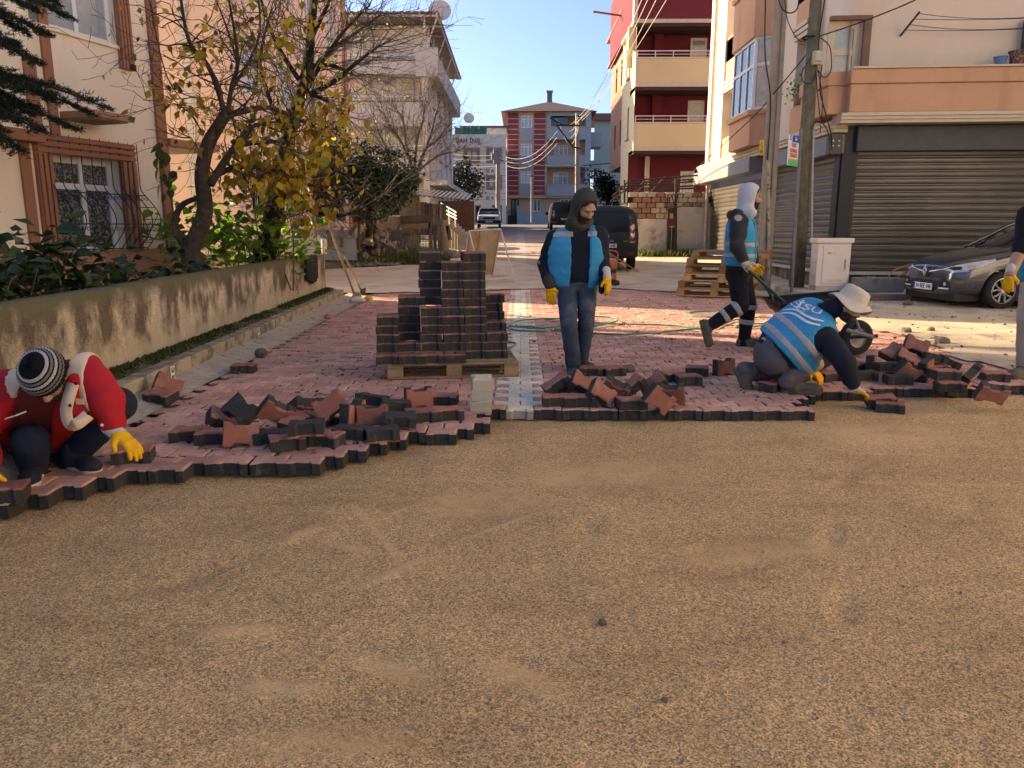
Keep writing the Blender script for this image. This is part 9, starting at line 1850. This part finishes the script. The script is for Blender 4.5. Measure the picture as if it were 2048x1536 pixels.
# ------------------------------------------------------------------ old white saloon coming down the street
def saloon():
 t = thing('parked_car', 'old white saloon car with black bumper at the top of the street', 'car', (0, 0, 0))
 def sec(x, hw, zb, zs, zc): return (x, [(0, zb), (hw*.9, zb), (hw, zb+.08), (hw, zs-.08), (hw*.97, zs), (hw*.7, zc), (0, zc)])
 body = loft([sec(0, .70, .36, .78, .80), sec(.03, .78, .28, .84, .86), sec(.5, .80, .26, .90, .92), sec(1.2, .81, .26, .95, .97), sec(3.2, .81, .26, .95, .97), sec(4.1, .77, .3, .92, .94), sec(4.2, .72, .4, .85, .88)], PAINT_W, 'body', t, 1, True, [(.75, .28, .32, .76), (3.3, .28, .32, .76)])
 def gs(x, hw, zr): return (x, [(0, .92), (hw, .92), (hw*.84, zr-.04), (hw*.72, zr), (0, zr)])
 loft([gs(1.15, .76, .97), gs(1.85, .74, 1.36), gs(3.0, .74, 1.38), gs(3.6, .74, .97)], DARKW, 'windows', t, 0); mb = MB(); mb.bb((1.75, -.60, 1.35), (3.05, .60, 1.42)); mb.build('roof', PAINT_W, t, bevel=.03, seg=2)
 mb = MB(); [mb.tube([(1.15, s*.76, .95), (1.83, s*.63, 1.37), (3.0, s*.63, 1.38)], .03, 5) for s in (-1, 1)]; mb.build('pillar', PAINT_W, t)
 mb = MB(); mb.bb((-.06, -.80, .36), (.12, .80, .55)); mb.build('bumper', PLAS, t, bevel=.03, seg=2); mb = MB(); mb.bb((-.01, -.42, .62), (.04, .42, .76)); mb.build('grille', PLAS, t)
 for s in (-1, 1):
  mb = MB(); mb.bb((-.012, s*.45, .61), (.05, s*.70, .77)); mb.build('headlight', LENS, t, bevel=.01); [wheel(t, (x, s*.72, .28), .28, .17, -s, False) for x in (.75, 3.3)]
 plate(t, Matrix(((0, 0, -1, -.065), (-1, 0, 0, 0), (0, 1, 0, 0), (0, 0, 0, 1))) @ Matrix.Translation((0, .46, .008)), '41 T 7'); place(t, (D(978, 455, 53).x, 53, tz(53)+.01), R(91.5)); return t
saloon()
# ------------------------------------------------------------------ wheelbarrow
WB = thing('wheelbarrow', 'green handled wheelbarrow with a black tray behind the kneeling man', 'wheelbarrow', tuple(G(1640, 690, 0))); grn = M('green_tube_paint', (.012, .055, .035), rough=.5, var=.25, scale=9); wc = D(1712, 675, 8.2); mb = MB()
hA, hB = Vector(JW['wrL'])+Vector((.055, -.0, -.085)), Vector(JW['wrR'])+Vector((.055, 0, -.10)); k1, k2 = D(1572, 608, 8.5), D(1556, 616, 8.85)
for h_, k_, e in ((hA, k1, wc+Vector((0, -.16, .0))), (hB, k2, wc+Vector((0, .16, .02)))): mb.tube(curve([h_-Vector((.06, 0, -.06)), h_, h_.lerp(k_, .6), k_, k_.lerp(e, .55)+Vector((0, 0, -.12)), e+Vector((.16, 0, .04))], 5), .019, 7)
mb.build('frame', grn, WB, smooth=True); tc = D(1606, 616, 8.6); mb = MB(); nx_, ny_ = 13, 9
def trayp(i, j, d_=0): u = i/(nx_-1)*2-1; v = j/(ny_-1)*2-1; ru = abs(u)**3; rv = abs(v)**3; z = -.26*(1-max(ru, rv))+.02; return (tc.x+.08+u*.44, tc.y+v*.33, tc.z+.10+z-d_+.04*u)
for j in range(ny_):
 for i in range(nx_): mb.v.append(trayp(i, j))
mb.f = [tuple(f) for f in grid_faces(ny_, nx_)]; mb.mi = [0]*len(mb.f); tr_o = mb.build('tray', M('black_tray', (.022, .021, .021), rough=.6, var=.25, scale=6), WB, smooth=True); mo = tr_o.modifiers.new('t', 'SOLIDIFY'); mo.thickness = .008; mb = MB()
rim = [trayp(i, 0) for i in range(nx_)]+[trayp(nx_-1, j) for j in range(ny_)]+[trayp(i, ny_-1) for i in range(nx_-1, -1, -1)]+[trayp(0, j) for j in range(ny_-1, -1, -1)]; mb.tube(rim, .013, 5); mb.build('rim', MATS['black_tray'], tr_o)
M4 = Matrix.Translation(wc) @ Matrix.Rotation(math.pi/2, 4, 'X') @ Matrix.Rotation(.25, 4, 'Y'); mb = MB(); mb.lathe([(.105, -.04), (.15, -.05), (.185, -.035), (.192, 0), (.185, .035), (.15, .05), (.105, .04)], 32, M4); wl_ = mb.build('wheel', RUB, WB, smooth=True); mb = MB(); mb.lathe([(.11, .04), (.10, .02), (.06, .025), (.03, .05), (.001, .05)], 24, M4); mb.lathe([(.11, -.04), (.10, -.02), (.06, -.025), (.03, -.05), (.001, -.05)], 24, M4); mb.build('rim', M('dusty_rim', (.40, .35, .28), rough=.7, var=.2, scale=12), wl_, smooth=True)
mb = MB(); a = D(1694, 660, 8.02); mb.tube([a, D(1747, 674, 8.0)], .022, 6); mb.build('fork_bar', M('dusty_steel', (.26, .23, .19), rough=.7, var=.2), WB); mb = MB(); mb.tube([D(1704, 622, 8.3), D(1722, 664, 8.05)], .016, 6); mb.tube([D(1696, 632, 8.4), D(1700, 662, 8.3)], .016, 6); mb.build('strut', MATS['dusty_steel'], WB)
mb = MB();
for y_, px in ((8.48, 1562), (8.86, 1578)): p = D(px, 612, y_); mb.tube(curve([p, (p.x+.04, y_, .25), (p.x+.10, y_, .02), (p.x+.34, y_, .02), (p.x+.44, y_, .35)], 4), .016, 6)
mb.build('leg', grn, WB, smooth=True)
